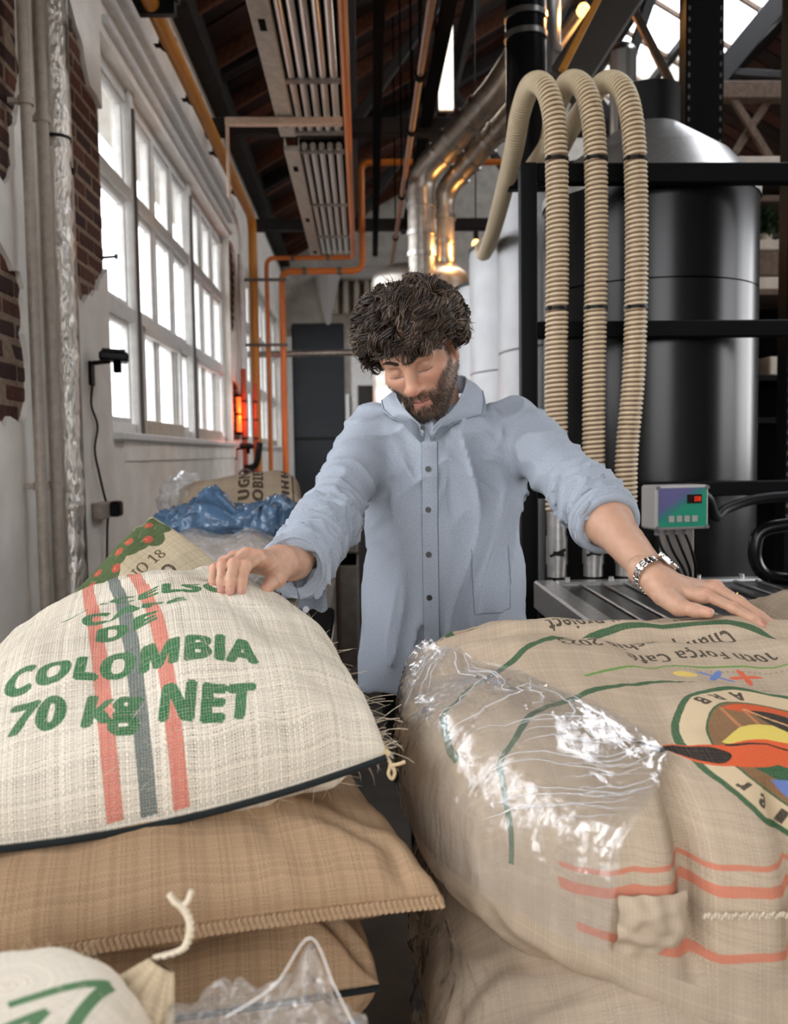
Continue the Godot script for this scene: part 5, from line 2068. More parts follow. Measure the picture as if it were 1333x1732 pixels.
func near_sack() -> void:
	# the end of a tied white sack, reaching in at the lower left
	var im := clear_image(1024, 1024, Color(0.2, 0.45, 0.25))
	var green := Color(0.16, 0.42, 0.23, 1.0)
	ink_line(im, PackedVector2Array([Vector2(560, 560), Vector2(735, 455), Vector2(690, 640)]), 26, green)
	ink_line(im, PackedVector2Array([Vector2(560, 640), Vector2(640, 580), Vector2(600, 700)]), 22, green)
	var m := cloth_mat(M.w_light, Vector2(TILE * 1.6, TILE * 1.6), 0.7, ImageTexture.create_from_image(im))
	var t := thing("coffee_sack", "white burlap sack with green print and a gathered, string-tied end, at the lower left corner", "sack", Vector3(-0.285, 0, -0.575))
	var b := MB.new()
	var nu := 96
	var nv := 90
	var pts := PackedVector3Array()
	var uv := PackedVector2Array()
	var uv2 := PackedVector2Array()
	var cols := PackedColorArray()
	# a full sack standing on the floor: rings from bottom to the leaning top
	for j in nv:
		var s := j / (nv - 1.0)
		var y := 0.0
		var r := 0.0
		if s < 0.1:
			y = 0.02 * s / 0.1
			r = 0.17 * (s / 0.1)
		else:
			var q := (s - 0.1) / 0.9
			y = 0.02 + 0.985 * sin(q * PI * 0.5)
			r = 0.19 * pow(maxf(0.0, cos(q * PI * 0.5)), 0.42) + 0.0
		for i in nu:
			var a := TAU * i / nu
			var rr := r * (1.0 + 0.05 * nz.get_noise_3d(cos(a) * 2, y * 4.0, sin(a) * 2))
			var p := Vector3(-0.245 + cos(a) * rr * 0.80, y, -0.585 - sin(a) * rr * 0.75)
			# gathers towards the tied corner on the right
			var g := clampf((p.x + 0.185) / 0.08, 0, 1) * clampf((y - 0.7) / 0.2, 0, 1)
			p.y -= g * g * 0.035
			p.y += g * 0.006 * sin(p.z * 150.0)
			pts.append(p)
			uv.append(Vector2(a * 0.2, s * 1.3))
			cols.append(Color.WHITE.lerp(Color(0.72, 0.58, 0.42), clampf(g * 1.2 - 0.1, 0, 1)))
			uv2.append(Vector2((p.x + 0.41) / 0.32, (p.z + 0.74) / 0.32) if y > 0.8 else Vector2(0.003, 0.003))
	b.grid(pts, nu, nv, true, uv, cols, uv2)
	part(b, "sack_cloth", m, t)
	for k in b.v.size():
		b.v[k] += t.position
	var fb := MB.new()
	fibres(fb, b, 160, Vector3(-0.7, 0.92, -0.9), Vector3(-0.1, 1.2, -0.5), 0.016, 0.00022)
	part(fb, "loose_fibres", M.fibre, t, "stuff")
	var neck := MB.new()
	var np := PackedVector3Array()
	var nuv := PackedVector2Array()
	var ncol := PackedColorArray()
	for j in 14:
		var s := j / 13.0
		var c := Vector3(-0.205, 0.90, -0.615).lerp(Vector3(-0.158, 0.975, -0.655), s)
		var d := Vector3(0.5, 0.78, -0.4).normalized()
		var e1 := d.cross(Vector3.UP).normalized()
		var e2 := d.cross(e1)
		for i in 60:
			var a := TAU * i / 60
			var rr := lerpf(0.085, 0.010, pow(s, 0.75)) * (1.0 + 0.10 * sin(a * 11.0 + s * 2.0) * (0.3 + s))
			np.append(c + e1 * (cos(a) * rr) - e2 * (sin(a) * rr))
			nuv.append(Vector2(a * 0.03, s * 0.08))
			ncol.append(Color(0.86, 0.76, 0.62))
	neck.grid(np, 60, 14, true, nuv, ncol)
	part(neck, "gathered_neck", m, t)
	var tw := MB.new()
	var base := Vector3(-0.150, 0.968, -0.66)
	var line := spline([base + Vector3(-0.014, 0.010, 0.0), base + Vector3(0.002, 0.014, 0.0), base + Vector3(0.010, 0.020, 0.0), base + Vector3(0.013, 0.034, -0.002), base + Vector3(0.008, 0.046, -0.004), base + Vector3(0.001, 0.052, -0.004)], 10)
	for s in 2:
		var tp := PackedVector3Array()
		for k in line.size():
			var a := k * 0.9 + s * PI
			tp.append(line[k] + Vector3(cos(a), 0, sin(a)) * 0.0015)
		tw.tube(tp, 0.0018, 8)
	tw.tube(spline([line[-1] + Vector3(0.004, -0.006, 0), line[-1] + Vector3(0.010, 0.0, 0), line[-1] + Vector3(0.013, 0.008, 0)], 5), 0.0021, 8)
	tw.tube(spline([line[-1], line[-1] + Vector3(-0.004, 0.006, 0)], 5), 0.0025, 8)
	part(tw, "tie_string", M.fibre, t)
	# clear plastic bag beside it
	t = thing("plastic_bag", "crumpled clear plastic bag bulging up beside the white sack at the bottom edge", "plastic bag", Vector3(-0.08, 0, -0.62))
	b = MB.new()
	pts = PackedVector3Array()
	nu = 110
	nv = 80
	for j in nv:
		var s := j / (nv - 1.0)
		for i in nu:
			var a := TAU * i / nu
			var y := lerpf(0.0, 0.950, sin(minf(1.0, s * 1.02) * PI * 0.5))
			var r := 0.098 * pow(maxf(0.0, 1.0 - pow(s, 5.0)), 0.5) * (1.0 if s > 0.04 else s / 0.04)
			var p := Vector3(-0.085 + cos(a) * r * 1.0, y, -0.63 - sin(a) * r * 0.75)
			var k := nz.get_noise_3d(p.x * 22, p.y * 22, p.z * 22) * 0.012 + absf(nz.get_noise_3d(p.x * 45, p.y * 30, p.z * 45 + 5.0)) * 0.010
			p += Vector3(cos(a), 0.7 * s, -sin(a)) * k
			# the peak at the right and the dip beside it
			p.y += 0.030 * exp(-pow((p.x + 0.045) / 0.014, 2.0)) * clampf((s - 0.75) * 5.0, 0, 1)
			p.y -= 0.014 * exp(-pow((p.x + 0.085) / 0.018, 2.0)) * clampf((s - 0.75) * 5.0, 0, 1)
			pts.append(p)
	b.grid(pts, nu, nv, true)
	part(b, "film", film_mat(Color(0.9, 0.88, 0.85), 0.13, 0.9, Vector3(9, 9, 9), 0.08, 77), t)
	b = MB.new()
	b.tube(spline([Vector3(-0.105, 0.955, -0.62), Vector3(-0.07, 0.972, -0.63), Vector3(-0.044, 1.004, -0.635), Vector3(-0.026, 0.975, -0.62), Vector3(-0.008, 0.94, -0.61), Vector3(0.004, 0.90, -0.60)], 8), 0.0007, 6)
	part(b, "welded_edge", film_mat(Color(0.95, 0.93, 0.9), 0.6, 0.2, Vector3(9, 9, 9), 0.2), t)


func cherry_sack() -> void:
	var im := clear_image(1024, 1024, Color(0.5, 0.3, 0.2))
	var red := Color(0.72, 0.22, 0.16, 0.95)
	var green := Color(0.19, 0.33, 0.17, 1.0)
	# texture: x from the left corner towards the peak's right, y downwards
	for s in [[330, 34, Color(0.78, 0.36, 0.27, 0.9)], [420, 60, Color(0.42, 0.42, 0.38, 0.8)], [520, 34, Color(0.78, 0.36, 0.27, 0.9)]]:
		ink_line(im, PackedVector2Array([Vector2(s[0], 320), Vector2(s[0], 1000)]), s[1], s[2])
	for k in 13:
		var q := Vector2(60 + k * 72, 225 + 30 * sin(k * 1.3))
		ink_oval(im, q, 66, 84 + 24 * (k % 2), green, 0.4 * sin(k * 2.0))
	ink_line(im, PackedVector2Array([Vector2(20, 170), Vector2(500, 160), Vector2(960, 170)]), 160, green)
	for k in 11:
		var q := Vector2(120 + k * 78, 215 + 60 * sin(k * 2.3))
		ink_oval(im, q, 28, 30, red)
		ink_oval(im, q + Vector2(-6, -7), 6, 6, Color(0.9, 0.5, 0.4, 1))
	ink_text(im, "NO 18", Vector2(700, 420), 74, 0.8, 0.0, Color(0.24, 0.15, 0.12, 0.95), "Droid Serif", false, 1.5)
	ink_text(im, "CO", Vector2(720, 560), 90, 0.8, 0.0, Color(0.16, 0.13, 0.12, 0.95), "Droid Sans", true, 1.5)
	var m := cloth_mat(M.w_light, Vector2(TILE * 1.1, TILE * 1.1), 0.8, ImageTexture.create_from_image(im))
	m.albedo_color = Color(0.93, 0.9, 0.83)
	# rows run along the upper-left edge (cherries); the second row corner is the peak
	var a := Vector3(-0.72, 0.955, -1.95)   # left low corner
	var p := Vector3(-0.505, 1.215, -2.15)  # peak
	var r := Vector3(-0.27, 1.03, -2.12)    # right corner
	var l := Vector3(-0.52, 0.86, -1.78)    # near corner, hidden
	var c := [a, (a + p) / 2 + Vector3(0.0, 0.005, 0), p, (a + l) / 2, (a + p + r + l) / 4 + Vector3(0.0, 0.0, 0.01), (p + r) / 2 + Vector3(0, 0.01, 0), l, (l + r) / 2, r]
	var t := thing("coffee_sack", "burlap sack with red cherries on green leaves printed along its raised corner", "sack", c[4])
	var up: Vector3 = (p - a).cross(l - a).normalized()
	if up.z < 0:
		up = -up
	var b := sack_mesh(c, 0.06, 0.10, {"nu": 70, "nv": 70, "seed": 3.0, "up": up, "lump": 0.7})
	part(b, "sack_cloth", m, t)
	var keep := b
	for k in b.v.size():
		keep.v[k] += t.position
	var fb := MB.new()
	fibres(fb, keep, 150, Vector3(-0.8, 0.95, -2.4), Vector3(-0.2, 1.3, -1.6), 0.02, 0.0004)
	part(fb, "loose_fibres", M.fibre, t, "stuff")
	b = MB.new()
	b.bx(-0.80, -0.10, 0.0, 0.86, -2.65, -1.85, 0.03)
	b.bx(-0.81, -0.09, 0.86, 0.90, -2.66, -1.84, 0.012)
	solo(b, "plastic_crate", M.black_matte, "large black crate carrying the cherry printed sack, behind the left pile", "crate")


func crumpled(c: Vector3, size: Vector3, amp: float, freq: float, nu: int, nv: int, sd: float) -> MB:
	var b := MB.new()
	var pts := PackedVector3Array()
	for j in nv:
		var v := lerpf(-0.5, 0.5, j / (nv - 1.0)) * PI
		for i in nu:
			var a := TAU * i / nu
			var d := Vector3(cos(v) * cos(a), sin(v), -cos(v) * sin(a))
			var q := Vector3(signf(d.x) * pow(absf(d.x), 0.6), signf(d.y) * pow(absf(d.y), 0.7), signf(d.z) * pow(absf(d.z), 0.6)) * size * 0.5
			var w := c + q
			var n := absf(nz.get_noise_3d(w.x * freq, w.y * freq, w.z * freq + sd)) + 0.5 * absf(nz.get_noise_3d(w.x * freq * 2.3, w.y * freq * 2.3, w.z * freq * 2.3 + sd))
			pts.append(w + d * (amp * (n * 2.0 - 0.5)))
	b.grid(pts, nu, nv, true)
	return b


func back_pile() -> void:
	# wrapped sacks on the next pallet, blue film and a lettered bag on top
	var t := thing("wrapped_sack", "sack under clear stretch film lying flat beneath the blue plastic sheet", "sack", Vector3(-0.47, 0.9, -3.3))
	var c := ctrl(Vector2(-0.50, -3.3), 0.0, 0.30, 0.42, [0.98, 0.98, 0.98, 0.98, 0.98, 0.98, 0.98, 0.98, 0.98])
	var b := sack_mesh(c, 0.115, 0.12, {"nu": 50, "nv": 50, "eu": 3.0, "ev": 3.0, "seed": 12.0})
	part(b, "sack_cloth", cloth_mat(M.w_tan, Vector2(TILE, TILE), 0.5), t)
	b = sack_mesh(c, 0.123, 0.125, {"nu": 70, "nv": 70, "eu": 3.2, "ev": 3.2, "seed": 12.0, "lump": 1.6})
	part(b, "stretch_film", film_mat(Color(0.85, 0.85, 0.86), 0.35, 1.2, Vector3(3, 3, 3), 0.15), t)
	b = MB.new()
	b.bx(-0.85, -0.12, 0.0, 0.86, -3.8, -2.85, 0.03)
	solo(b, "pallet_box", M.channel, "beige pallet box holding the film wrapped sacks behind the left pile", "box")
	b = crumpled(Vector3(-0.49, 1.12, -3.32), Vector3(0.52, 0.08, 0.45), 0.020, 8.0, 200, 100, 4.0)
	var bm := StandardMaterial3D.new()
	bm.albedo_color = Color(0.36, 0.48, 0.60)
	bm.roughness = 0.16
	bm.metallic_specular = 0.7
	bm.uv1_triplanar = true
	bm.uv1_scale = Vector3(5, 5, 5)
	bm.normal_enabled = true
	bm.normal_texture = noise_normal(0.02, 12.0, 256, 4, 41)
	bm.normal_scale = 0.8
	bm.backlight_enabled = true
	bm.backlight = Color(0.1, 0.2, 0.35)
	for k in b.v.size():  # two crumpled peaks, sharp creases
		var p := b.v[k]
		b.v[k] += b.n[k] * (0.020 * absf(nz.get_noise_3d(p.x * 19, p.y * 19, p.z * 19)) + 0.010 * absf(nz.get_noise_3d(p.x * 44, p.y * 44, p.z * 44)) - 0.01)
		if p.y > 1.12:
			b.v[k].y += 0.075 * exp(-pow((p.x + 0.555) / 0.07, 2.0)) * exp(-pow((p.z + 3.2) / 0.15, 2.0)) + 0.06 * exp(-pow((p.x + 0.30) / 0.055, 2.0)) * exp(-pow((p.z + 3.2) / 0.15, 2.0))
	solo(b, "plastic_sheet", bm, "crumpled shiny blue plastic sheet lying on the wrapped sacks", "plastic sheet")
	var im := clear_image(1024, 512, Color(0.3, 0.25, 0.2))
	var ink := Color(0.22, 0.17, 0.13, 0.95)
	ink_text(im, "UGNS", Vector2(560, 350), 62, 0.9, -PI / 2, ink, "Droid Sans", true, 2.0)
	ink_text(im, "OBIEC", Vector2(640, 355), 58, 0.9, -PI / 2, ink, "Droid Sans", true, 2.0)
	ink_text(im, "HHHH", Vector2(800, 345), 44, 1.6, -PI / 2, ink, "Droid Sans", true, 2.0)
	ink_line(im, PackedVector2Array([Vector2(850, 200), Vector2(850, 500)]), 12, ink)
	t = thing("coffee_sack", "brown lettered bag lying across the back pile behind the blue sheet", "sack", Vector3(-0.55, 1.1, -3.85))
	c = ctrl(Vector2(-0.54, -3.85), 0.10, 0.27, 0.24, [1.10, 1.11, 1.13, 1.10, 1.12, 1.15, 1.08, 1.10, 1.12])
	b = sack_mesh(c, 0.155, 0.14, {"nu": 60, "nv": 50, "eu": 3.4, "ev": 2.0, "seed": 14.0})
	part(b, "sack_cloth", cloth_mat(M.w_tan, Vector2(TILE, TILE), 0.4, ImageTexture.create_from_image(im)), t)
	b = crumpled(Vector3(-0.775, 1.17, -3.82), Vector3(0.12, 0.2, 0.4), 0.02, 9.0, 50, 40, 9.0)
	part(b, "clear_end_wrap", film_mat(Color(0.9, 0.9, 0.9), 0.3, 1.0, Vector3(4, 4, 4)), t)
	b = MB.new()
	b.bx(-0.85, -0.15, 0.0, 0.97, -4.25, -3.82, 0.02)
	solo(b, "pallet_box", M.timber_grey, "brown pallet box under the lettered bag at the back", "box")
	b = MB.new()
	b.bx(-0.55, -0.13, 0.0, 1.13, -4.9, -4.35, 0.015)
	solo(b, "cardboard_box", world_mat(Color(0.30, 0.205, 0.14), Color(0.38, 0.27, 0.19), 2.0, 0.03, 0.8), "dark brown cardboard box standing behind the lettered bag", "box")
	t = thing("pallet_box", "low beige crate with a dark gap under its lid, left of the man's hip", "box", Vector3(-0.2, 0, -5.2))
	b = MB.new()
	b.bx(-0.45, -0.03, 0.80, 0.92, -5.6, -5.0, 0.01)
	part(b, "lid", M.channel, t)
	b = MB.new()
	b.bx(-0.44, -0.04, 0.73, 0.80, -5.58, -5.02, 0.004)
	part(b, "gap", M.black_matte, t)
	b = MB.new()
	b.bx(-0.45, -0.03, 0.0, 0.73, -5.6, -5.0, 0.01)
	part(b, "body", M.channel, t)


func right_pile() -> void:
	var im := clear_image(2048, 2048, Color(0.6, 0.5, 0.4))
	toucan_print(im)
	var mat := cloth_mat(M.w_tan, Vector2(TILE * 1.5, TILE * 1.5), 0.45, ImageTexture.create_from_image(im))
	var c := ctrl(Vector2(0.50, -1.17), -0.04, 0.42, 0.29, [0.945, 0.925, 0.92, 0.865, 0.85, 0.85, 0.80, 0.79, 0.79], 0.03, 0.02)
	c[6] += Vector3(0.055, 0.075, -0.065)
	c[3] += Vector3(0.0, 0.03, 0.0)
	c[7] += Vector3(0.0, -0.015, 0.01)
	c[8] += Vector3(0.0, -0.01, 0.01)
	var shape := func(p: Vector3, u: float, v: float, side: float, t: float) -> Vector3:
		# two long folds lie across the top, a deep pinch at the front
		if side > 0:
			var q := clampf(t * 4.0, 0, 1)
			var f1 := v - (-0.42 - 0.10 * u - 0.18 * u * u)
			p.y -= q * 0.010 * exp(-pow(f1 / 0.05, 2.0)) * clampf((u + 0.95) * 3.0, 0, 1)
			p.y += q * 0.010 * exp(-pow((f1 + 0.12) / 0.09, 2.0))
			var f2 := v - (0.04 + 0.02 * u - 0.16 * u * u)
			p.y -= q * 0.009 * exp(-pow(f2 / 0.04, 2.0)) * clampf((u + 0.7) * 3.0, 0, 1)
			for g in [[-0.33, 0.045, 0.034], [-0.06, 0.034, 0.028], [0.28, 0.02, 0.05]]:
				var w := clampf((v - 0.35) * 2.2, 0, 1)
				p.z -= q * g[1] * w * exp(-pow((u - g[0] - 0.06 * sin(v * 5.0)) / g[2], 2.0))
		return p
	var t := thing("coffee_sack", "tan coffee sack with a round bird emblem and upside-down lettering, topmost of the right pile", "sack", c[4])
	var b := sack_mesh(c, 0.205, 0.07, {"nu": 170, "nv": 170, "eu": 3.3, "ev": 3.4, "seed": 21.0, "stain": 0.10, "lump": 0.9, "shape": shape})
	part(b, "sack_cloth", mat, t)
	var t0 := t.position
	var sk := t
	var plain := cloth_mat(M.w_tan, Vector2(TILE * 1.5, TILE * 1.5), 0.45)
	# stretch film over the left corner, down to the pallet
	var ft := thing("stretch_film", "clear stretch film pulled over the left corner of the right pile, wrinkled and shiny", "plastic film", Vector3(0.1, 0.5, -1.1))
	var fm := film_mat(Color(0.95, 0.94, 0.92), 0.03, 0.35, Vector3(3, 3, 3), 0.08, 33)
	var fb := MB.new()
	var nu := 170
	var nv := 170
	var lim := [[0.0, 0.06], [0.2, 0.10], [0.42, 0.19], [0.60, 0.275], [0.665, 0.355], [0.74, 0.365], [0.87, 0.275], [1.0, 0.25]]
	var pts := PackedVector3Array()
	var M0 := 56
	var N0 := 150
	for j in N0:
		var jv := j / (N0 - 1.0) * (nv - 1.0)
		var j0 := mini(int(jv), nv - 2)
		for i in M0:
			# find the place on the cloth under it
			var vv: float = b.uv2[j0 * nu + nu / 2].y
			var ul := 0.3
			for k in lim.size() - 1:
				if vv >= lim[k][0] and vv <= lim[k + 1][0]:
					ul = lerpf(lim[k][1], lim[k + 1][1], (vv - lim[k][0]) / (lim[k + 1][0] - lim[k][0]))
			var want := ul * i / (M0 - 1.0)
			var i0 := 0
			while i0 < nu - 2 and b.uv2[j0 * nu + i0 + 1].x < want:
				i0 += 1
			var fu := clampf((want - b.uv2[j0 * nu + i0].x) / maxf(1e-5, b.uv2[j0 * nu + i0 + 1].x - b.uv2[j0 * nu + i0].x), 0, 1)
			var fv := jv - j0
			var p: Vector3 = b.v[j0 * nu + i0].lerp(b.v[j0 * nu + i0 + 1], fu).lerp(b.v[(j0 + 1) * nu + i0].lerp(b.v[(j0 + 1) * nu + i0 + 1], fu), fv) + t0
			var n: Vector3 = b.n[j0 * nu + i0]
			# creases run from the upper edge down to the left
			var s := p.x * 0.5 + p.z * 0.85
			var q := p.x * 0.85 - p.z * 0.5
			var cr := 1.0 - absf(nz.get_noise_3d(s * 55.0, q * 8.0, p.y * 12.0))
			p += n * (0.004 + 0.0035 * cr * cr * cr)
			if i == M0 - 1:
				p += n * 0.001
			pts.append(p)
	fb.grid(pts, M0, N0, false, PackedVector2Array(), PackedColorArray(), PackedVector2Array(), true)
	part(fb, "top_sheet", fm, ft)
	for layer in 2:  # the film is wound round more than once
		var p2 := PackedVector3Array()
		for j in N0:
			for i in M0:
				var p := pts[j * M0 + i]
				var o := 0.0025 + 0.004 * layer
				var d := (p - Vector3(0.5, 0.8, -1.17)).normalized()
				p2.append(p + d * (o + 0.003 * nz.get_noise_3d(p.x * 22 + layer * 7.0, p.y * 22, p.z * 22) * (1.0 - i / float(M0))))
		fb = MB.new()
		fb.grid(p2, M0, N0, false, PackedVector2Array(), PackedColorArray(), PackedVector2Array(), true)
		part(fb, "top_sheet", film_mat(Color(0.95, 0.94, 0.92), 0.025, 0.12 + 0.14 * layer, Vector3(2.4, 2.4, 2.4), 0.05, 35 + layer), ft)
	# taut creases below the edge of the film
	fb = MB.new()
	for k in 34:
		var j := 56 + k * 2 + rng.randi() % 2
		var i1 := M0 - 1 - rng.randi() % 4
		var i2 := i1 - 12 - rng.randi() % 26
		var rim := PackedVector3Array()
		var rad := []
		for s in 14:
			var i := int(lerpf(i1, i2, s / 13.0))
			var jj := mini(N0 - 1, j + int(s * 0.9))
			rim.append(pts[jj * M0 + i] + Vector3(0, 0.003, 0.001))
			rad.append(0.0016 * sin(PI * (s + 0.4) / 13.8) + 0.0001)
		fb.tube(rim, rad, 5, false, 0.5)
	part(fb, "creases", film_mat(Color(0.97, 0.96, 0.95), 0.30, 0.3, Vector3(14, 14, 14), 0.10, 34), ft, "stuff")
	# side sheet
	pts = PackedVector3Array()
	var line := spline([Vector3(0.14, 0, -1.50), Vector3(0.082, 0, -1.46), Vector3(0.062, 0, -1.25), Vector3(0.07, 0, -1.02), Vector3(0.085, 0, -0.90), Vector3(0.13, 0, -0.852), Vector3(0.24, 0, -0.838), Vector3(0.42, 0, -0.838)], 14)
	var rows := 70
	for j in rows:
		var y := lerpf(0.10, 0.835, j / (rows - 1.0))
		for i in line.size():
			var p := line[i]
			var out := (p - Vector3(0.5, 0, -1.17)).normalized()
			var bulge := -0.022 + 0.022 * cos((y - 0.68) * TAU / 0.22)
			var cr := 1.0 - absf(nz.get_noise_3d(p.x * 20.0 + y * 6.0, y * 9.0 - p.z * 12.0, p.z * 20.0))
			pts.append(Vector3(p.x, y, p.z) + out * (bulge * 0.6 + 0.008 * cr * cr * cr + 0.004 * nz.get_noise_3d(p.x * 30, y * 12, p.z * 30)))
	fb = MB.new()
	fb.grid(pts, line.size(), rows, false, PackedVector2Array(), PackedColorArray(), PackedVector2Array(), false)
	part(fb, "side_sheet", fm, ft)
	# folded cloth flap at the front pinch, with a fringed hem beside it
	var fl := MB.new()
	pts = PackedVector3Array()
	for j in 16:
		for i in 14:
			var u := i / 13.0
			var v := j / 15.0
			pts.append(Vector3(0.262 + 0.072 * u - 0.006 * v, 0.893 - 0.062 * v + 0.004 * u, -0.895 + 0.010 * sin(v * PI) + 0.006 * sin(u * PI) + 0.006 * nz.get_noise_2d(u * 3.0, v * 3.0)))
	fl.grid(pts, 14, 16, false, PackedVector2Array(), PackedColorArray(), PackedVector2Array(), true)
	part(fl, "folded_flap", plain, sk)
	fl = MB.new()
	for k in 90:
		var x := 0.345 + k * 0.0034
		var p := Vector3(x, 0.878 + 0.010 * (x - 0.34) / 0.3 + 0.0012 * sin(k * 2.3), lerpf(-0.874, -0.850, (x - 0.345) / 0.3) + 0.003 * sin(x * 20.0))
		fl.tube(PackedVector3Array([p, p + Vector3(0.0008, 0.005, 0.002)]), 0.0016, 5)
	part(fl, "fringed_hem", M.fibre, sk, "stuff")
	var below := ctrl(Vector2(0.51, -1.16), 0.0, 0.44, 0.31, [0.64, 0.64, 0.64, 0.64, 0.64, 0.64, 0.62, 0.62, 0.62], 0.0, 0.0)
	t = thing("coffee_sack", "plain tan sack under the bird emblem sack, wrapped in film, second of the right pile", "sack", below[4])
	b = sack_mesh(below, 0.20, 0.13, {"nu": 90, "nv": 90, "eu": 3.2, "ev": 3.2, "seed": 25.0, "stain": 0.1})
	part(b, "sack_cloth", plain, t)
	for k in 1:
		var s: Node3D = t.duplicate()
		s.name = numbered("coffee_sack")
		add_child(s, true)
		s.position += Vector3(0.01, -0.30, 0.0)
		tag(s, "lowest plain tan sack of the right pile, on its pallet", "sack")
	pallet(Vector3(0.5, 0, -1.17), 0.9, 0.75, "wooden pallet under the right pile of sacks", 0.19)
	# next sack to the right of the hand
	var n := ctrl(Vector2(1.13, -1.62), 0.0, 0.33, 0.26, [1.01, 1.01, 1.01, 1.01, 1.01, 1.01, 1.01, 1.01, 1.01])
	t = thing("coffee_sack", "edge of another printed tan sack beyond the fingertips at the right edge", "sack", n[4])
	im = clear_image(512, 512, Color(0.2, 0.4, 0.25))
	ink_oval(im, Vector2(120, 200), 60, 40, Color(0.13, 0.34, 0.2, 1))
	b = sack_mesh(n, 0.085, 0.05, {"nu": 60, "nv": 60, "seed": 27.0})
	part(b, "sack_cloth", cloth_mat(M.w_tan, Vector2(TILE, TILE), 0.45, ImageTexture.create_from_image(im)), t)


func toucan_print(im: Image) -> void:
	var S := 2048.0
	var green := Color(0.13, 0.33, 0.21, 0.95)
	var dark := Color(0.16, 0.15, 0.13, 0.92)
	var arc := func(list: Array, w: float, col: Color) -> void:
		var p3 := []
		for q in list:
			p3.append(Vector3(q[0] * S, q[1] * S, 0))
		var pts := PackedVector2Array()
		for q in spline(p3, 12):
			pts.append(Vector2(q.x, q.y))
		ink_line(im, pts, w, col)
	arc.call([[0.105, 0.74], [0.125, 0.62], [0.155, 0.585], [0.201, 0.522], [0.266, 0.440], [0.355, 0.350], [0.481, 0.318], [0.570, 0.325], [0.70, 0.38], [0.9, 0.40]], 24, green)
	arc.call([[0.315, 0.545], [0.36, 0.50], [0.42, 0.472], [0.50, 0.462], [0.61, 0.46], [0.8, 0.47]], 11, Color(0.36, 0.55, 0.24, 0.9))
	arc.call([[0.135, 0.95], [0.150, 0.80], [0.19, 0.735], [0.254, 0.645], [0.391, 0.543], [0.545, 0.530], [0.75, 0.53]], 17, green)
	# green corner mark with small red berries
	arc.call([[0.135, 0.255], [0.155, 0.215], [0.19, 0.215], [0.235, 0.20]], 26, green)
	arc.call([[0.155, 0.215], [0.165, 0.30]], 26, green)
	arc.call([[0.20, 0.235], [0.26, 0.185]], 16, green)
	ink_oval(im, Vector2(0.18 * S, 0.285 * S), 18, 16, Color(0.8, 0.3, 0.2, 0.9))
	ink_oval(im, Vector2(0.193 * S, 0.265 * S), 15, 15, Color(0.8, 0.3, 0.2, 0.9))
	ink_oval(im, Vector2(0.197 * S, 0.29 * S), 20, 12, green)
	# lettering, upside down from here
	ink_text(im, "Heroes do Brasil Project", Vector2(0.43 * S, 0.292 * S), 66, 0.52, PI - 0.24, dark, "Droid Sans", true)
	ink_text(im, "Fazenda 13", Vector2(0.45 * S, 0.235 * S), 50, 0.6, PI - 0.10, dark, "Droid Sans", false)
	ink_text(im, "Championship 2023", Vector2(0.425 * S, 0.378 * S), 58, 0.68, PI - 0.27, dark, "Droid Sans", true)
	ink_text(im, "10th Força Café", Vector2(0.482 * S, 0.428 * S), 58, 0.66, PI - 0.12, dark, "Droid Sans", true)
	for k in 26:
		im.fill_rect(Rect2i(int((0.44 + k * 0.0065) * S), int((0.475 + 0.0004 * (k % 3)) * S), 7, 5), Color(0.4, 0.34, 0.28, 0.7))
	# splash of yellow, blue and red
	ink_oval(im, Vector2(0.443 * S, 0.497 * S), 30, 20, Color(0.88, 0.76, 0.36, 0.85))
	for a in 4:
		ink_oval(im, Vector2(0.480 * S, 0.493 * S) + Vector2(cos(a * 1.6 + 0.4), sin(a * 1.6 + 0.4)) * 22, 26, 9, Color(0.33, 0.47, 0.72, 0.9), a * 1.6 + 0.4)
		ink_oval(im, Vector2(0.517 * S, 0.490 * S) + Vector2(cos(a * 1.5), sin(a * 1.5)) * 18, 24, 8, Color(0.84, 0.34, 0.22, 0.9), a * 1.5)
	# the round emblem
	var c := Vector2(0.503 * S, 0.695 * S)
	var rx := 246.0
	var ry := 300.0
	var ring_at := func(k: float, a: float) -> Vector2: return c + Vector2(cos(a) * rx, sin(a) * ry) * k
	ink_oval(im, c, rx, ry, green)
	ink_oval(im, c, rx - 17, ry - 17, Color(0.80, 0.71, 0.58, 1.0))
	ink_oval(im, c, rx * 0.72, ry * 0.72, green)
	ink_oval(im, c, rx * 0.70, ry * 0.70, Color(0.50, 0.37, 0.25, 1.0))
	var blob := func(list: Array, col: Color) -> void:
		var p3 := []
		for q in list:
			p3.append(Vector3(c.x + q[0] * rx, c.y + q[1] * ry, 0))
		p3.append(p3[0])
		var pts := PackedVector2Array()
		for q in spline(p3, 6):
			pts.append(Vector2(q.x, q.y))
		pts.remove_at(pts.size() - 1)
		ink_poly(im, pts, col)
	blob.call([[-0.45, -0.5], [-0.1, -0.68], [0.3, -0.62], [0.6, -0.3], [0.2, -0.3], [-0.2, -0.42]], Color(0.80, 0.33, 0.18, 1))
	for k in 5:
		ink_line(im, PackedVector2Array([c + Vector2(-0.45 + k * 0.2, -0.5) * Vector2(rx, ry), c + Vector2(-0.35 + k * 0.18, -0.05) * Vector2(rx, ry)]), 8, Color(0.72, 0.47, 0.3, 1))
	blob.call([[-0.62, -0.02], [-0.3, -0.22], [0.1, -0.20], [0.4, -0.05], [0.5, 0.12], [0.0, 0.05], [-0.4, 0.12]], Color(0.83, 0.74, 0.36, 1))
	blob.call([[-0.62, 0.2], [-0.2, 0.22], [0.4, 0.2], [0.66, 0.15], [0.55, 0.45], [0.2, 0.5], [-0.3, 0.45]], Color(0.15, 0.34, 0.22, 1))
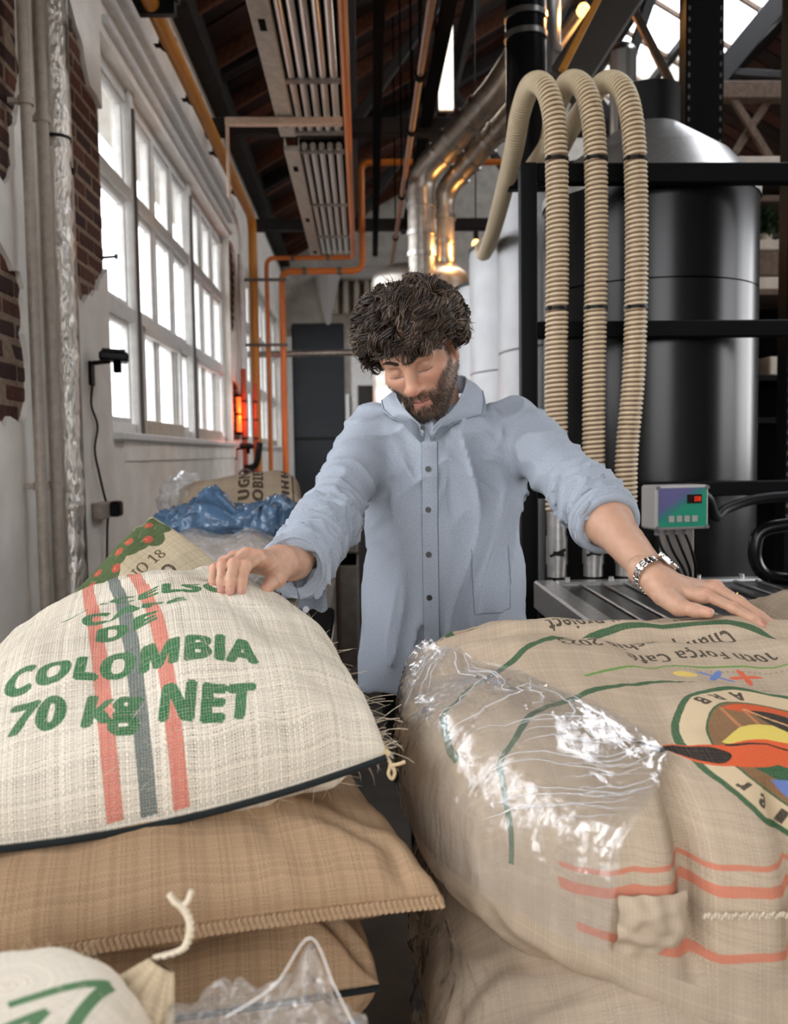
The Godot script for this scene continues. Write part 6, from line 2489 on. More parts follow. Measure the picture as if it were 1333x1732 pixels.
	blob.call([[-0.35, 0.46], [0.1, 0.42], [0.5, 0.45], [0.3, 0.64], [0.0, 0.68], [-0.25, 0.6]], Color(0.38, 0.46, 0.68, 1))
	blob.call([[-0.20, -0.48], [0.05, -0.52], [0.45, -0.30], [0.62, 0.0], [0.3, -0.02], [-0.05, -0.2]], Color(0.13, 0.12, 0.13, 1))
	ink_line(im, PackedVector2Array([c + Vector2(-0.24, -0.5) * Vector2(rx, ry), c + Vector2(0.3, -0.05) * Vector2(rx, ry)]), 9, Color(0.82, 0.62, 0.42, 1))
	blob.call([[-1.40, -0.10], [-1.0, 0.04], [-0.7, 0.02], [-0.3, 0.0], [0.2, 0.02], [0.45, 0.12], [0.3, 0.30], [-0.2, 0.34], [-0.7, 0.32], [-1.0, 0.22]], Color(0.82, 0.34, 0.18, 1))
	blob.call([[-1.46, -0.14], [-1.05, 0.05], [-0.72, 0.06], [-0.60, 0.15], [-0.72, 0.28], [-1.0, 0.20], [-1.25, 0.06]], Color(0.12, 0.11, 0.12, 1))
	ink_line(im, PackedVector2Array([c + Vector2(-0.6, 0.02) * Vector2(rx, ry), c + Vector2(-0.1, 0.10) * Vector2(rx, ry), c + Vector2(0.35, 0.08) * Vector2(rx, ry)]), 8, Color(0.15, 0.12, 0.1, 1))
	ink_oval(im, c + Vector2(0.36, 0.06) * Vector2(rx, ry), 34, 38, Color(0.86, 0.80, 0.70, 1))
	ink_oval(im, c + Vector2(0.36, 0.06) * Vector2(rx, ry), 20, 23, Color(0.10, 0.09, 0.09, 1))
	# letters round the ring
	for k in 6:
		var a := 2.45 - k * 0.235
		var l: String = "rellim"[k]
		ink_text(im, l, ring_at.call(0.84, a), 40, 1.0, a + PI / 2, dark, "Droid Sans", true, 1.0)
	for k in 3:
		var a := 3.95 + k * 0.28
		ink_text(im, "BRA"[k], ring_at.call(0.84, a), 36, 1.0, a + PI / 2 + PI, dark, "Droid Sans", true, 1.0)
	# red stripes on the front
	var red := Color(0.78, 0.38, 0.27, 0.72)
	arc.call([[0.20, 0.93], [0.244, 0.915], [0.338, 0.888], [0.455, 0.862], [0.7, 0.855], [0.95, 0.855]], 13, red)
	arc.call([[0.20, 0.952], [0.249, 0.938], [0.338, 0.913], [0.455, 0.889], [0.7, 0.882], [0.95, 0.882]], 26, red)
	arc.call([[0.22, 0.988], [0.283, 0.983], [0.36, 0.976], [0.46, 0.955], [0.7, 0.95], [0.95, 0.95]], 17, red)


# ---------------------------------------------------------------- the man
func cap(p: Vector3, a: Vector3, b: Vector3, ra: float, rb: float) -> float:
	var ab := b - a
	var t := clampf((p - a).dot(ab) / ab.length_squared(), 0.0, 1.0)
	return (p - a - ab * t).length() - lerpf(ra, rb, t)


func smin(a: float, b: float, k: float) -> float:
	var h := maxf(k - absf(a - b), 0.0) / k
	return minf(a, b) - h * h * k * 0.25


func ell(p: Vector3, c: Vector3, r: Vector3) -> float:
	var q := (p - c) / r
	var l := q.length()
	return (l - 1.0) * minf(r.x, minf(r.y, r.z)) if l < 0.5 else l * (l - 1.0) / maxf(1e-5, (q / r).length())


# the head in its own axes: x to his left, y up, z out of the face
func head_field(p: Vector3) -> float:
	var ax := Vector3(absf(p.x), p.y, p.z)
	var d := ell(p, Vector3(0, 0.035, -0.018), Vector3(0.076, 0.094, 0.098))
	d = smin(d, ell(p, Vector3(0, -0.030, 0.028), Vector3(0.064, 0.080, 0.062)), 0.03)
	d = smin(d, cap(ax, Vector3(0.056, -0.052, -0.008), Vector3(0.020, -0.100, 0.068), 0.018, 0.018), 0.03)
	d = smin(d, ell(p, Vector3(0, -0.103, 0.074), Vector3(0.026, 0.020, 0.018)), 0.025)
	d = smin(d, ell(ax, Vector3(0.044, -0.022, 0.058), Vector3(0.024, 0.020, 0.022)), 0.025)
	d = smin(d, cap(ax, Vector3(0.010, 0.017, 0.083), Vector3(0.046, 0.019, 0.064), 0.011, 0.010), 0.014)
	# eye hollows and lowered lids
	var eye := ell(ax, Vector3(0.032, -0.004, 0.090), Vector3(0.018, 0.011, 0.014))
	d = -smin(-d, eye, 0.014)
	d = smin(d, ell(ax, Vector3(0.0315, -0.005, 0.069), Vector3(0.0148, 0.0125, 0.0125)), 0.003)
	# nose
	d = smin(d, cap(p, Vector3(0, 0.010, 0.084), Vector3(0, -0.032, 0.110), 0.0112, 0.0128), 0.012)
	d = smin(d, ell(p, Vector3(0, -0.037, 0.113), Vector3(0.0138, 0.012, 0.0125)), 0.008)
	d = smin(d, ell(ax, Vector3(0.0145, -0.041, 0.098), Vector3(0.0095, 0.009, 0.012)), 0.007)
	d = -smin(-d, cap(ax, Vector3(0.0065, -0.050, 0.103), Vector3(0.0085, -0.048, 0.092), 0.0035, 0.0035), 0.003)
	# mouth
	d = smin(d, ell(p, Vector3(0, -0.064, 0.080), Vector3(0.030, 0.020, 0.016)), 0.014)
	d = smin(d, cap(ax, Vector3(0.0, -0.0705, 0.0945), Vector3(0.021, -0.0735, 0.082), 0.0042, 0.0022), 0.005)
	d = smin(d, cap(ax, Vector3(0.0, -0.0805, 0.0925), Vector3(0.018, -0.0775, 0.083), 0.0056, 0.0025), 0.005)
	d = -smin(-d, cap(ax, Vector3(0.0, -0.0755, 0.0985), Vector3(0.023, -0.0755, 0.086), 0.0014, 0.0012), 0.003)
	# ears
	var q := ax - Vector3(0.078, -0.008, -0.012)
	q = q.rotated(Vector3.UP, -0.35).rotated(Vector3.RIGHT, -0.2)
	var ear := ell(q, Vector3.ZERO, Vector3(0.008, 0.032, 0.020))
	ear = -smin(-ear, ell(q, Vector3(0.008, 0.004, 0.002), Vector3(0.006, 0.020, 0.011)), 0.006)
	ear = smin(ear, ell(q, Vector3(0.0, -0.027, 0.006), Vector3(0.006, 0.010, 0.009)), 0.006)
	return smin(d, ear, 0.008)


var HB := Basis(Vector3(0.891, 0.210, 0.402), Vector3(-0.381, 0.828, 0.412), Vector3(-0.247, -0.520, 0.818)).orthonormalized()
var HO := Vector3(0.119, 1.572, -1.88)
const HS := 0.965


func beard_at(p: Vector3) -> float:  # how bearded that place of the face is
	var ax := absf(p.x)
	if p.z < -0.015 or (ax > 0.071 and p.z < 0.014 and p.y > -0.045):
		return 0.0
	var line := lerpf(-0.062, -0.020, clampf((ax - 0.030) / 0.035, 0, 1))   # upper edge of the cheek beard
	var b := clampf((line - p.y) / 0.010, 0, 1)
	if p.z > 0.070 and ax < 0.034:
		b = maxf(b, clampf((-0.052 - p.y) / 0.006, 0, 1))
	if ax < 0.0225 and p.y < -0.0675 and p.y > -0.0865 and p.z > 0.078:
		b *= clampf((maxf(absf(p.y + 0.0765) - 0.0085, (ax - 0.019) * 1.5)) / 0.003, 0, 1)
	if ax > 0.056 and p.y < 0.02:
		b = maxf(b, clampf((0.02 - p.y) / 0.02, 0, 1) * clampf((0.032 - p.z) / 0.02, 0, 1))
	if p.y < -0.112 and p.z < 0.05:
		b *= clampf((p.z - 0.02) / 0.03, 0, 1)
	return b


func skin_at(p: Vector3) -> Color:  # linear colours, p in the head's axes
	var c := Color(0.45, 0.245, 0.158)
	var ax := absf(p.x)
	c = c.lerp(Color(0.62, 0.30, 0.20), clampf(exp(-pow((ax - 0.045) / 0.022, 2.0) - pow((p.y + 0.028) / 0.024, 2.0)), 0, 1) * 0.6 * clampf(p.z / 0.05, 0, 1))
	c = c.lerp(Color(0.62, 0.27, 0.19), exp(-pow(p.x / 0.016, 2.0) - pow((p.y + 0.038) / 0.016, 2.0)) * 0.6 * clampf((p.z - 0.06) / 0.03, 0, 1))
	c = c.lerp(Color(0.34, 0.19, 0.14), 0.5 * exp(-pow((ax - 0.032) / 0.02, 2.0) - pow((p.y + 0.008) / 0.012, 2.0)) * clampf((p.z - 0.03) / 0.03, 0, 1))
	if ax < 0.022 and p.z > 0.076 and p.y > -0.088 and p.y < -0.066:
		c = c.lerp(Color(0.46, 0.20, 0.16), clampf((0.0095 - absf(p.y + 0.0765)) / 0.003, 0, 1) * clampf((0.0215 - ax) / 0.004, 0, 1))
		c = c.lerp(Color(0.16, 0.06, 0.05), clampf((0.0016 - absf(p.y + 0.0755)) / 0.001, 0, 1))
	if ax > 0.016 and ax < 0.048 and p.z > 0.055:  # lash line
		var l := -0.0135 - 0.35 * pow(ax - 0.031, 2.0) * -30.0
		c = c.lerp(Color(0.06, 0.035, 0.03), clampf((0.0022 - absf(p.y - l)) / 0.0015, 0, 1) * 0.8)
	c = c.lerp(Color(0.12, 0.075, 0.055), beard_at(p) * 0.66)
	var m := nz.get_noise_3d(p.x * 60, p.y * 60, p.z * 60) * 0.05 + nz.get_noise_3d(p.x * 220, p.y * 220, p.z * 220) * 0.03
	return Color(c.r * (1 + m), c.g * (1 + m), c.b * (1 + m))


func hand_color(p: Vector3, spots: Array) -> Color:
	var c := Color(0.49, 0.285, 0.19)
	for s in spots:
		var q: Vector3 = s[0]
		var d := p.distance_to(q) / float(s[1])
		if d < 2.0:
			c = c.lerp(s[2], exp(-d * d) * float(s[3]))
	var m := nz.get_noise_3d(p.x * 70, p.y * 70, p.z * 70) * 0.06
	return Color(c.r * (1 + m), c.g * (1 + m), c.b * (1 + m))


func hand(b: MB, wrist: Array, fingers: Array, thumb: Array, up: Vector3) -> Array:
	# fingers: index, middle, ring, little, each knuckle, two joints, tip
	var w0: Vector3 = wrist[0]
	var w1: Vector3 = wrist[1]
	var side: Vector3 = (fingers[3][0] - fingers[0][0]).normalized()
	var size := [1.0, 1.03, 0.97, 0.86]
	var f := func(p: Vector3) -> float:
		var d := cap(p, w0, w1, 0.0265, 0.0235)
		d = smin(d, cap(p, w0 + side * 0.011, w1 + side * 0.010, 0.020, 0.019), 0.02)
		d = smin(d, cap(p, w0 - side * 0.011, w1 - side * 0.010, 0.020, 0.019), 0.02)
		for k in 4:
			var m: Vector3 = fingers[k][0]
			d = smin(d, cap(p, w1.lerp(m, 0.06) + side * (k - 1.5) * 0.005 - up * 0.003, m - up * 0.004, 0.0165, 0.0118 * size[k]), 0.014)
		d = smin(d, cap(p, w1 - side * 0.012 - up * 0.006, thumb[1], 0.018, 0.0132), 0.014)
		d = smin(d, cap(p, thumb[0], thumb[1], 0.0165, 0.0128), 0.012)
		var th := smin(cap(p, thumb[1], thumb[2], 0.0118, 0.0108), cap(p, thumb[2], thumb[3], 0.0108, 0.0082), 0.005)
		d = smin(d, th, 0.006)
		var prev := 1e9
		for k in 4:
			var g: Array = fingers[k]
			var z: float = size[k]
			if p.distance_squared_to(g[1]) > 0.0064:
				continue
			var e := cap(p, g[0], g[1], 0.0096 * z, 0.0083 * z)
			e = smin(e, cap(p, g[1], g[2], 0.0083 * z, 0.0076 * z), 0.004)
			e = smin(e, cap(p, g[2], g[3], 0.0076 * z, 0.0066 * z), 0.004)
			e = smin(e, (p - g[1]).length() - 0.0087 * z, 0.004)  # the knuckle of the finger
			d = smin(d, e, 0.003)
		for k in 4:
			var kn: Vector3 = fingers[k][0]
			d = smin(d, (p - kn - up * 0.0015).length() - 0.0100 * size[k], 0.008)
		# tendons
		d -= 0.0006 * nz.get_noise_3d(p.x * 160, p.y * 160, p.z * 160)
		return d
	var spots := []
	for k in 4:
		spots.append([fingers[k][0] + up * 0.01, 0.010, Color(0.60, 0.29, 0.20), 0.55])
		spots.append([fingers[k][1] + up * 0.008, 0.008, Color(0.60, 0.28, 0.19), 0.6])
		spots.append([fingers[k][3], 0.009, Color(0.66, 0.34, 0.26), 0.7])
	spots.append([thumb[3], 0.011, Color(0.66, 0.33, 0.25), 0.7])
	spots.append([thumb[2], 0.009, Color(0.58, 0.29, 0.2), 0.5])
	var lo := w0
	var hi := w0
	for q in [wrist, fingers[0], fingers[1], fingers[2], fingers[3], thumb]:
		for p in q:
			lo = lo.min(p)
			hi = hi.max(p)
	b.field(f, lo - Vector3.ONE * 0.033, hi + Vector3.ONE * 0.033, 0.0023, func(p: Vector3) -> Color: return hand_color(p, spots))
	# nails
	var nails := []
	for g in fingers + [thumb]:
		nails.append([g[-2], g[-1]])
	return nails


func person() -> void:
	var t := thing("person", "bearded man in a pale blue shirt, head bowed, hands resting on two sacks", "person", Vector3(0.17, 0, -2.0))
	var skin := StandardMaterial3D.new()
	skin.albedo_color = Color.WHITE
	skin.vertex_color_use_as_albedo = true
	skin.roughness = 0.5
	skin.metallic_specular = 0.4
	skin.subsurf_scatter_enabled = true
	skin.subsurf_scatter_strength = 0.12
	M.skin = skin
	# joints
	var sl := Vector3(0.027, 1.405, -1.985)
	var sr := Vector3(0.343, 1.418, -1.985)
	var el := Vector3(-0.068, 1.235, -1.73)
	var er := Vector3(0.440, 1.272, -1.735)
	var wl := Vector3(-0.1204, 1.178, -1.462)
	var wr := Vector3(0.4812, 1.156, -1.467)
	var b := MB.new()
	# torso, neck, limbs under the clothes at a coarse grid
	var neck0 := Vector3(0.168, 1.40, -1.985)
	var neck1 := HO + HB * Vector3(0, -0.045, -0.035)
	var fbody := func(p: Vector3) -> float:
		var d := ell(p, Vector3(0.18, 1.22, -2.0), Vector3(0.13, 0.215, 0.07))
		d = smin(d, ell(p, Vector3(0.18, 0.94, -2.015), Vector3(0.125, 0.13, 0.07)), 0.08)
		d = smin(d, cap(p, sl - Vector3(0, 0.02, 0.01), sr - Vector3(0, 0.02, 0.01), 0.035, 0.035), 0.06)
		d = smin(d, cap(p, neck0, neck1, 0.062, 0.056), 0.05)
		d = smin(d, cap(p, sl, el, 0.042, 0.036), 0.03)
		d = smin(d, cap(p, sr, er, 0.042, 0.036), 0.03)
		d = smin(d, smin(cap(p, Vector3(0.12, 0.84, -2.01), Vector3(0.178, 0.46, -1.99), 0.055, 0.045), cap(p, Vector3(0.178, 0.46, -1.99), Vector3(0.195, 0.09, -2.02), 0.045, 0.034), 0.02), 0.03)
		d = smin(d, smin(cap(p, Vector3(0.245, 0.84, -2.01), Vector3(0.32, 0.46, -2.0), 0.055, 0.045), cap(p, Vector3(0.32, 0.46, -2.0), Vector3(0.335, 0.09, -2.03), 0.045, 0.034), 0.02), 0.03)
		return d
	var flat_skin := func(p: Vector3) -> Color:
		var m := nz.get_noise_3d(p.x * 40, p.y * 40, p.z * 40) * 0.05
		return Color(0.56 * (1 + m), 0.31 * (1 + m), 0.21 * (1 + m))
	b.field(fbody, Vector3(-0.13, 0.04, -2.14), Vector3(0.5, 1.60, -1.70), 0.012, flat_skin)
	# forearms
	var farm := func(p: Vector3) -> float:
		var d := smin(cap(p, er, er.lerp(wr, 0.35), 0.037, 0.042), cap(p, er.lerp(wr, 0.35), wr, 0.042, 0.0275), 0.03)
		return d - 0.0008 * nz.get_noise_3d(p.x * 50, p.y * 50, p.z * 50)
	b.field(farm, er.min(wr) - Vector3.ONE * 0.06, er.max(wr) + Vector3.ONE * 0.06, 0.005, func(p: Vector3) -> Color:
		var m := nz.get_noise_3d(p.x * 40, p.y * 40, p.z * 40) * 0.05
		return Color(0.49 * (1 + m), 0.285 * (1 + m), 0.19 * (1 + m)))
	var farm2 := func(p: Vector3) -> float:
		return smin(cap(p, el, el.lerp(wl, 0.35), 0.036, 0.040), cap(p, el.lerp(wl, 0.35), wl, 0.040, 0.027), 0.03)
	b.field(farm2, el.min(wl) - Vector3.ONE * 0.06, el.max(wl) + Vector3.ONE * 0.06, 0.006, flat_skin)
	# hands
	var lf := [[Vector3(-0.1600, 1.2050, -1.3500), Vector3(-0.1736, 1.1978, -1.3080), Vector3(-0.1778, 1.1768, -1.2900), Vector3(-0.1783, 1.1608, -1.2850)],
		[Vector3(-0.1771, 1.2090, -1.3500), Vector3(-0.1905, 1.2011, -1.3050), Vector3(-0.1931, 1.1791, -1.2860), Vector3(-0.1936, 1.1640, -1.2810)],
		[Vector3(-0.1966, 1.2041, -1.3550), Vector3(-0.2085, 1.1975, -1.3130), Vector3(-0.2081, 1.1779, -1.2940), Vector3(-0.2070, 1.1650, -1.2880)],
		[Vector3(-0.2136, 1.1969, -1.3650), Vector3(-0.2240, 1.1907, -1.3310), Vector3(-0.2240, 1.1770, -1.3150), Vector3(-0.2225, 1.1660, -1.3090)]]
	var lt := [Vector3(-0.1387, 1.1777, -1.4000), Vector3(-0.1355, 1.1695, -1.3720), Vector3(-0.1418, 1.1652, -1.3500), Vector3(-0.1479, 1.1600, -1.3290)]
	var n1 := hand(b, [Vector3(-0.1180, 1.1790, -1.480), Vector3(-0.1364, 1.1894, -1.4250)], lf, lt, Vector3(-0.1, 0.93, 0.35).normalized())
	var rf := [[Vector3(0.5393, 1.1300, -1.3750), Vector3(0.5754, 1.1124, -1.3520), Vector3(0.5980, 1.0984, -1.3350), Vector3(0.6116, 1.0902, -1.3280)],
		[Vector3(0.5625, 1.1359, -1.3950), Vector3(0.5952, 1.1171, -1.3720), Vector3(0.6187, 1.0985, -1.3520), Vector3(0.6387, 1.0832, -1.3420)],
		[Vector3(0.5737, 1.1360, -1.4180), Vector3(0.6044, 1.1150, -1.3990), Vector3(0.6289, 1.0960, -1.3840), Vector3(0.6450, 1.0822, -1.3790)],
		[Vector3(0.5748, 1.1340, -1.4400), Vector3(0.6015, 1.1150, -1.4310), Vector3(0.6201, 1.0996, -1.4210), Vector3(0.6342, 1.0883, -1.4160)]]
	var rt := [Vector3(0.4836, 1.1253, -1.4020), Vector3(0.4943, 1.1139, -1.3650), Vector3(0.5120, 1.1112, -1.3450), Vector3(0.5284, 1.1098, -1.3300)]
	var n2 := hand(b, [Vector3(0.4760, 1.1582, -1.4800), Vector3(0.4905, 1.1405, -1.4300)], rf, rt, Vector3(0.35, 0.85, 0.35).normalized())
	# head
	var hm := MB.new()
	hm.field(head_field, Vector3(-0.105, -0.135, -0.13), Vector3(0.105, 0.145, 0.135), 0.0028, skin_at, 1.5)
	var base := b.v.size()
	var headpts := hm.v.duplicate()
	var headn := hm.n.duplicate()
	for k in hm.v.size():
		b.v.append(HO + HB * (hm.v[k] * HS))
		b.n.append(HB * hm.n[k])
	b.uv.append_array(hm.uv)
	b.uv2.append_array(hm.uv2)
	b.col.append_array(hm.col)
	b.colored = true
	for k in hm.idx.size():
		b.idx.append(hm.idx[k] + base)
	part(b, "body", skin, t)
	# nails
	var nm := flat_mat(Color(0.86, 0.66, 0.58), 0.3)
	for g in n1 + n2:
		var a: Vector3 = g[0]
		var e: Vector3 = g[1]
		var dir := (e - a).normalized()
		var view := (Vector3(0.0, 0.6, 1.0) if e.x < 0.3 else Vector3(0.1, 0.8, 0.6)).normalized()
		var out := (view - dir * view.dot(dir)).normalized()
		var sd := dir.cross(out)
		var nb := MB.new()
		var pts := PackedVector3Array()
		for j in 5:
			for i in 6:
				var u := (i - 2.5) / 2.5
				var v := j / 4.0
				var r := 0.0078
				pts.append(e - dir * (0.0045 - 0.0095 * v * (1.0 - 0.12 * u * u)) + sd * (u * 0.0050) + out * (r * sqrt(maxf(0.05, 1.0 - pow(u * 0.62, 2.0))) * (1.0 - 0.10 * v)))
		nb.grid(pts, 6, 5)
		nb.grid(pts, 6, 5, false, PackedVector2Array(), PackedColorArray(), PackedVector2Array(), true)
		part(nb, "fingernail", nm, t)
	hair(t, headpts, headn)
	clothes(t, sl, sr, el, er, wl, wr)
	watch(t)


func lock(b: MB, path: PackedVector3Array, r0: float, sides: int, c: Color, tip := 0.25) -> void:
	var rad := []
	var m := path.size()
	for k in m:
		var s := k / (m - 1.0)
		rad.append(r0 * (0.55 + 0.45 * minf(1.0, s * 4.0)) * lerpf(1.0, tip, s * s))
	var at := b.v.size()
	b.tube(path, rad, sides, false)
	for k in range(at, b.v.size()):
		b.col[k] = c
	b.colored = true


func hair(t: Node3D, pts: PackedVector3Array, nrm: PackedVector3Array) -> void:
	var hairmat := StandardMaterial3D.new()
	hairmat.vertex_color_use_as_albedo = true
	hairmat.roughness = 0.5
	hairmat.metallic_specular = 0.45
	var place := func(q: Vector3) -> Vector3: return HO + HB * (q * HS)
	var hc := Vector3(-0.002, 0.046, -0.016)
	var hr := Vector3(0.120, 0.108, 0.118)
	# dark mass beneath the curls
	var mass := func(p: Vector3) -> float:
		var d := ell(p, hc, hr * 0.86)
		d += 0.012 * nz.get_noise_3d(p.x * 22, p.y * 22, p.z * 22) + 0.006 * nz.get_noise_3d(p.x * 55, p.y * 55, p.z * 55)
		# face kept free: below the fringe in front
		var cut := minf(0.055 + 0.05 * absf(p.x) - p.y, p.z - (0.010 - 0.2 * absf(p.x)))
		d = maxf(d, cut)
		var nape := minf(-0.045 - p.y, p.z + 0.2)
		return maxf(d, nape)
	var b := MB.new()
	b.field(mass, Vector3(-0.14, -0.08, -0.15), Vector3(0.14, 0.18, 0.14), 0.005, func(_p: Vector3) -> Color: return Color(0.018, 0.011, 0.008), 1.8)
	for k in b.v.size():
		b.v[k] = HO + HB * (b.v[k] * HS)
		b.n[k] = HB * b.n[k]
	# curls
	var r := RandomNumberGenerator.new()
	r.seed = 17
	var whorl := Vector3(0.015, 1.0, -0.35).normalized()
	var tones := [Color(0.020, 0.012, 0.008), Color(0.036, 0.022, 0.014), Color(0.060, 0.037, 0.023), Color(0.10, 0.063, 0.041), Color(0.18, 0.118, 0.078)]
	var clumps := []
	for k in 400:
		var y := r.randf_range(-0.75, 1.0)
		var a := r.randf() * TAU
		var q := sqrt(maxf(0.0, 1.0 - y * y))
		var d := Vector3(cos(a) * q, y, sin(a) * q)
		if d.z > 0.25 and d.y < 0.28 + 0.12 * absf(d.x):
			continue
		if d.z > -0.2 and d.y < -0.38:
			continue
		clumps.append(d)
	for d0 in clumps:
		var d: Vector3 = d0
		var phase := r.randf() * TAU
		var curl := r.randf_range(0.007, 0.016)
		var wave := r.randf_range(0.030, 0.055)
		var lift := r.randf_range(0.90, 1.03)
		var len := r.randf_range(0.065, 0.115) * (0.8 if d.y < 0.0 else 1.0)
		var swirl := r.randf_range(-0.6, 0.6)
		var tone := r.randi() % 4
		for s in 16:
			var dd := (d + Vector3(r.randf_range(-1, 1), r.randf_range(-1, 1), r.randf_range(-1, 1)) * 0.085).normalized()
			var p := hc + dd * hr * lift * r.randf_range(0.90, 1.0)
			var path := PackedVector3Array()
			var run := 0.0
			var step := len / 12.0 * r.randf_range(0.75, 1.1)
			var ph := phase + r.randf_range(-0.5, 0.5)
			for k in 13:
				var n := ((p - hc) / hr).normalized()
				var g := Vector3(0.0, -1.0, 0.30 if n.z > 0.0 else -0.1)
				var flow := (n - whorl * n.dot(whorl) * 1.0) * 0.9 + g * 0.55 + n.cross(whorl) * swirl
				flow = (flow - n * flow.dot(n)).normalized()
				var side := n.cross(flow)
				var w := run / wave * TAU + ph
				path.append(place.call(p + side * (cos(w) * curl * minf(1.0, run * 40.0)) + n * (sin(w) * curl * 0.8)))
				p += flow * step
				run += step
				var e := ((p - hc) / hr).length()
				var want := lift * lerpf(1.0, 1.04, run / len)
				if p.y > -0.01 or n.z < 0.2:
					p = hc + (p - hc) * lerpf(1.0, want / e, 0.6)
				if n.z > 0.3 and p.y < (0.022 + 0.02 * p.x if p.x > 0.0 else 0.045):
					break
				if n.z > -0.3 and n.x > 0.5 and p.y < -0.006:
					break
				if n.z > -0.1 and n.x < -0.5 and p.y < -0.035:
					break
				if p.y < -0.085:
					break
			if path.size() < 4:
				continue
			var c: Color = tones[clampi(tone + (r.randi() % 3) - 1, 0, 4)]
			lock(b, path, 0.0016 if s > 3 else 0.0028, 4, c * r.randf_range(0.6, 1.05))
	# loose wisps at the outline and over the brow
	for k in 520:
		var a := r.randf() * TAU
		var y := r.randf_range(-0.5, 1.0)
		var q := sqrt(maxf(0.0, 1.0 - y * y))
		var d := Vector3(cos(a) * q, y, sin(a) * q)
		if d.z > 0.3 and d.y < 0.25:
			continue
		var p := hc + d * hr * 0.98
		var dir := (d + Vector3(r.randf_range(-1, 1), r.randf_range(-1.3, 0.5), r.randf_range(-1, 1))).normalized()
		var bend := Vector3(r.randf_range(-1, 1), r.randf_range(-1, 0.5), r.randf_range(-1, 1))
		var path := PackedVector3Array()
		for s in 8:
			path.append(place.call(p))
			p += dir * 0.0042
			dir = (dir + bend * 0.28).normalized()
		lock(b, path, 0.0006 + 0.0008 * r.randf() * r.randf(), 3, tones[1 + r.randi() % 4])
	part(b, "hair", hairmat, t, "stuff")
	# beard: short strands growing from the face itself
	b = MB.new()
	for k in 22000:
		var i := r.randi() % pts.size()
		var p := pts[i]
		var m := beard_at(p)
		if r.randf() > m or nrm[i].z < -0.6:
			continue
		var n := nrm[i]
		var down := Vector3(p.x * 3.0, -1.0, 0.15).normalized()
		var dir := (n * 0.55 + down * 0.8 + Vector3(r.randf_range(-1, 1), r.randf_range(-1, 1), r.randf_range(-1, 1)) * 0.35).normalized()
		var l := r.randf_range(0.006, 0.013) * (0.6 if absf(p.x) > 0.05 else 1.0) * (0.75 if p.y > -0.07 else 1.0)
		var path := PackedVector3Array()
		p += Vector3(r.randf_range(-1, 1), r.randf_range(-1, 1), r.randf_range(-1, 1)) * 0.0015
		for s in 4:
			path.append(place.call(p))
			p += dir * l / 3.0
			dir = (dir + down * 0.3 + Vector3(r.randf_range(-1, 1), 0, r.randf_range(-1, 1)) * 0.15).normalized()
		var grey := clampf((absf(pts[i].x) - 0.035) / 0.03, 0, 1) * 0.6 + (0.25 if pts[i].y < -0.10 else 0.0)
		var c: Color = tones[r.randi() % 3].lerp(Color(0.36, 0.30, 0.25), grey * r.randf())
		lock(b, path, 0.00042, 3, c, 0.4)
	part(b, "beard", hairmat, t, "stuff")
	b = MB.new()
	for k in 420:
		var sgn := 1.0 if k % 2 else -1.0
		var u := r.randf()
		var p := Vector3(sgn * lerpf(0.012, 0.050, u), 0.021 + 0.006 * sin(u * 2.4) + r.randf_range(-0.0026, 0.0026) * (1.0 - 0.5 * u), 0.0)
		p.z = 0.12
		for s in 40:
			if head_field(p) < 0.0006:
				break
			p.z -= maxf(0.0008, head_field(p) * 0.7)
		var dir := Vector3(sgn * 0.9, 0.25 - u * 0.6, 0.25).normalized()
		var path := PackedVector3Array()
		for s in 4:
			path.append(place.call(p + Vector3(0, 0, 0.0006)))
			p += dir * 0.0028
			dir = (dir + Vector3(0, -0.05, -0.25 * u)).normalized()
		lock(b, path, 0.00045, 3, tones[1 + r.randi() % 2], 0.4)
	part(b, "eyebrows", hairmat, t, "stuff")


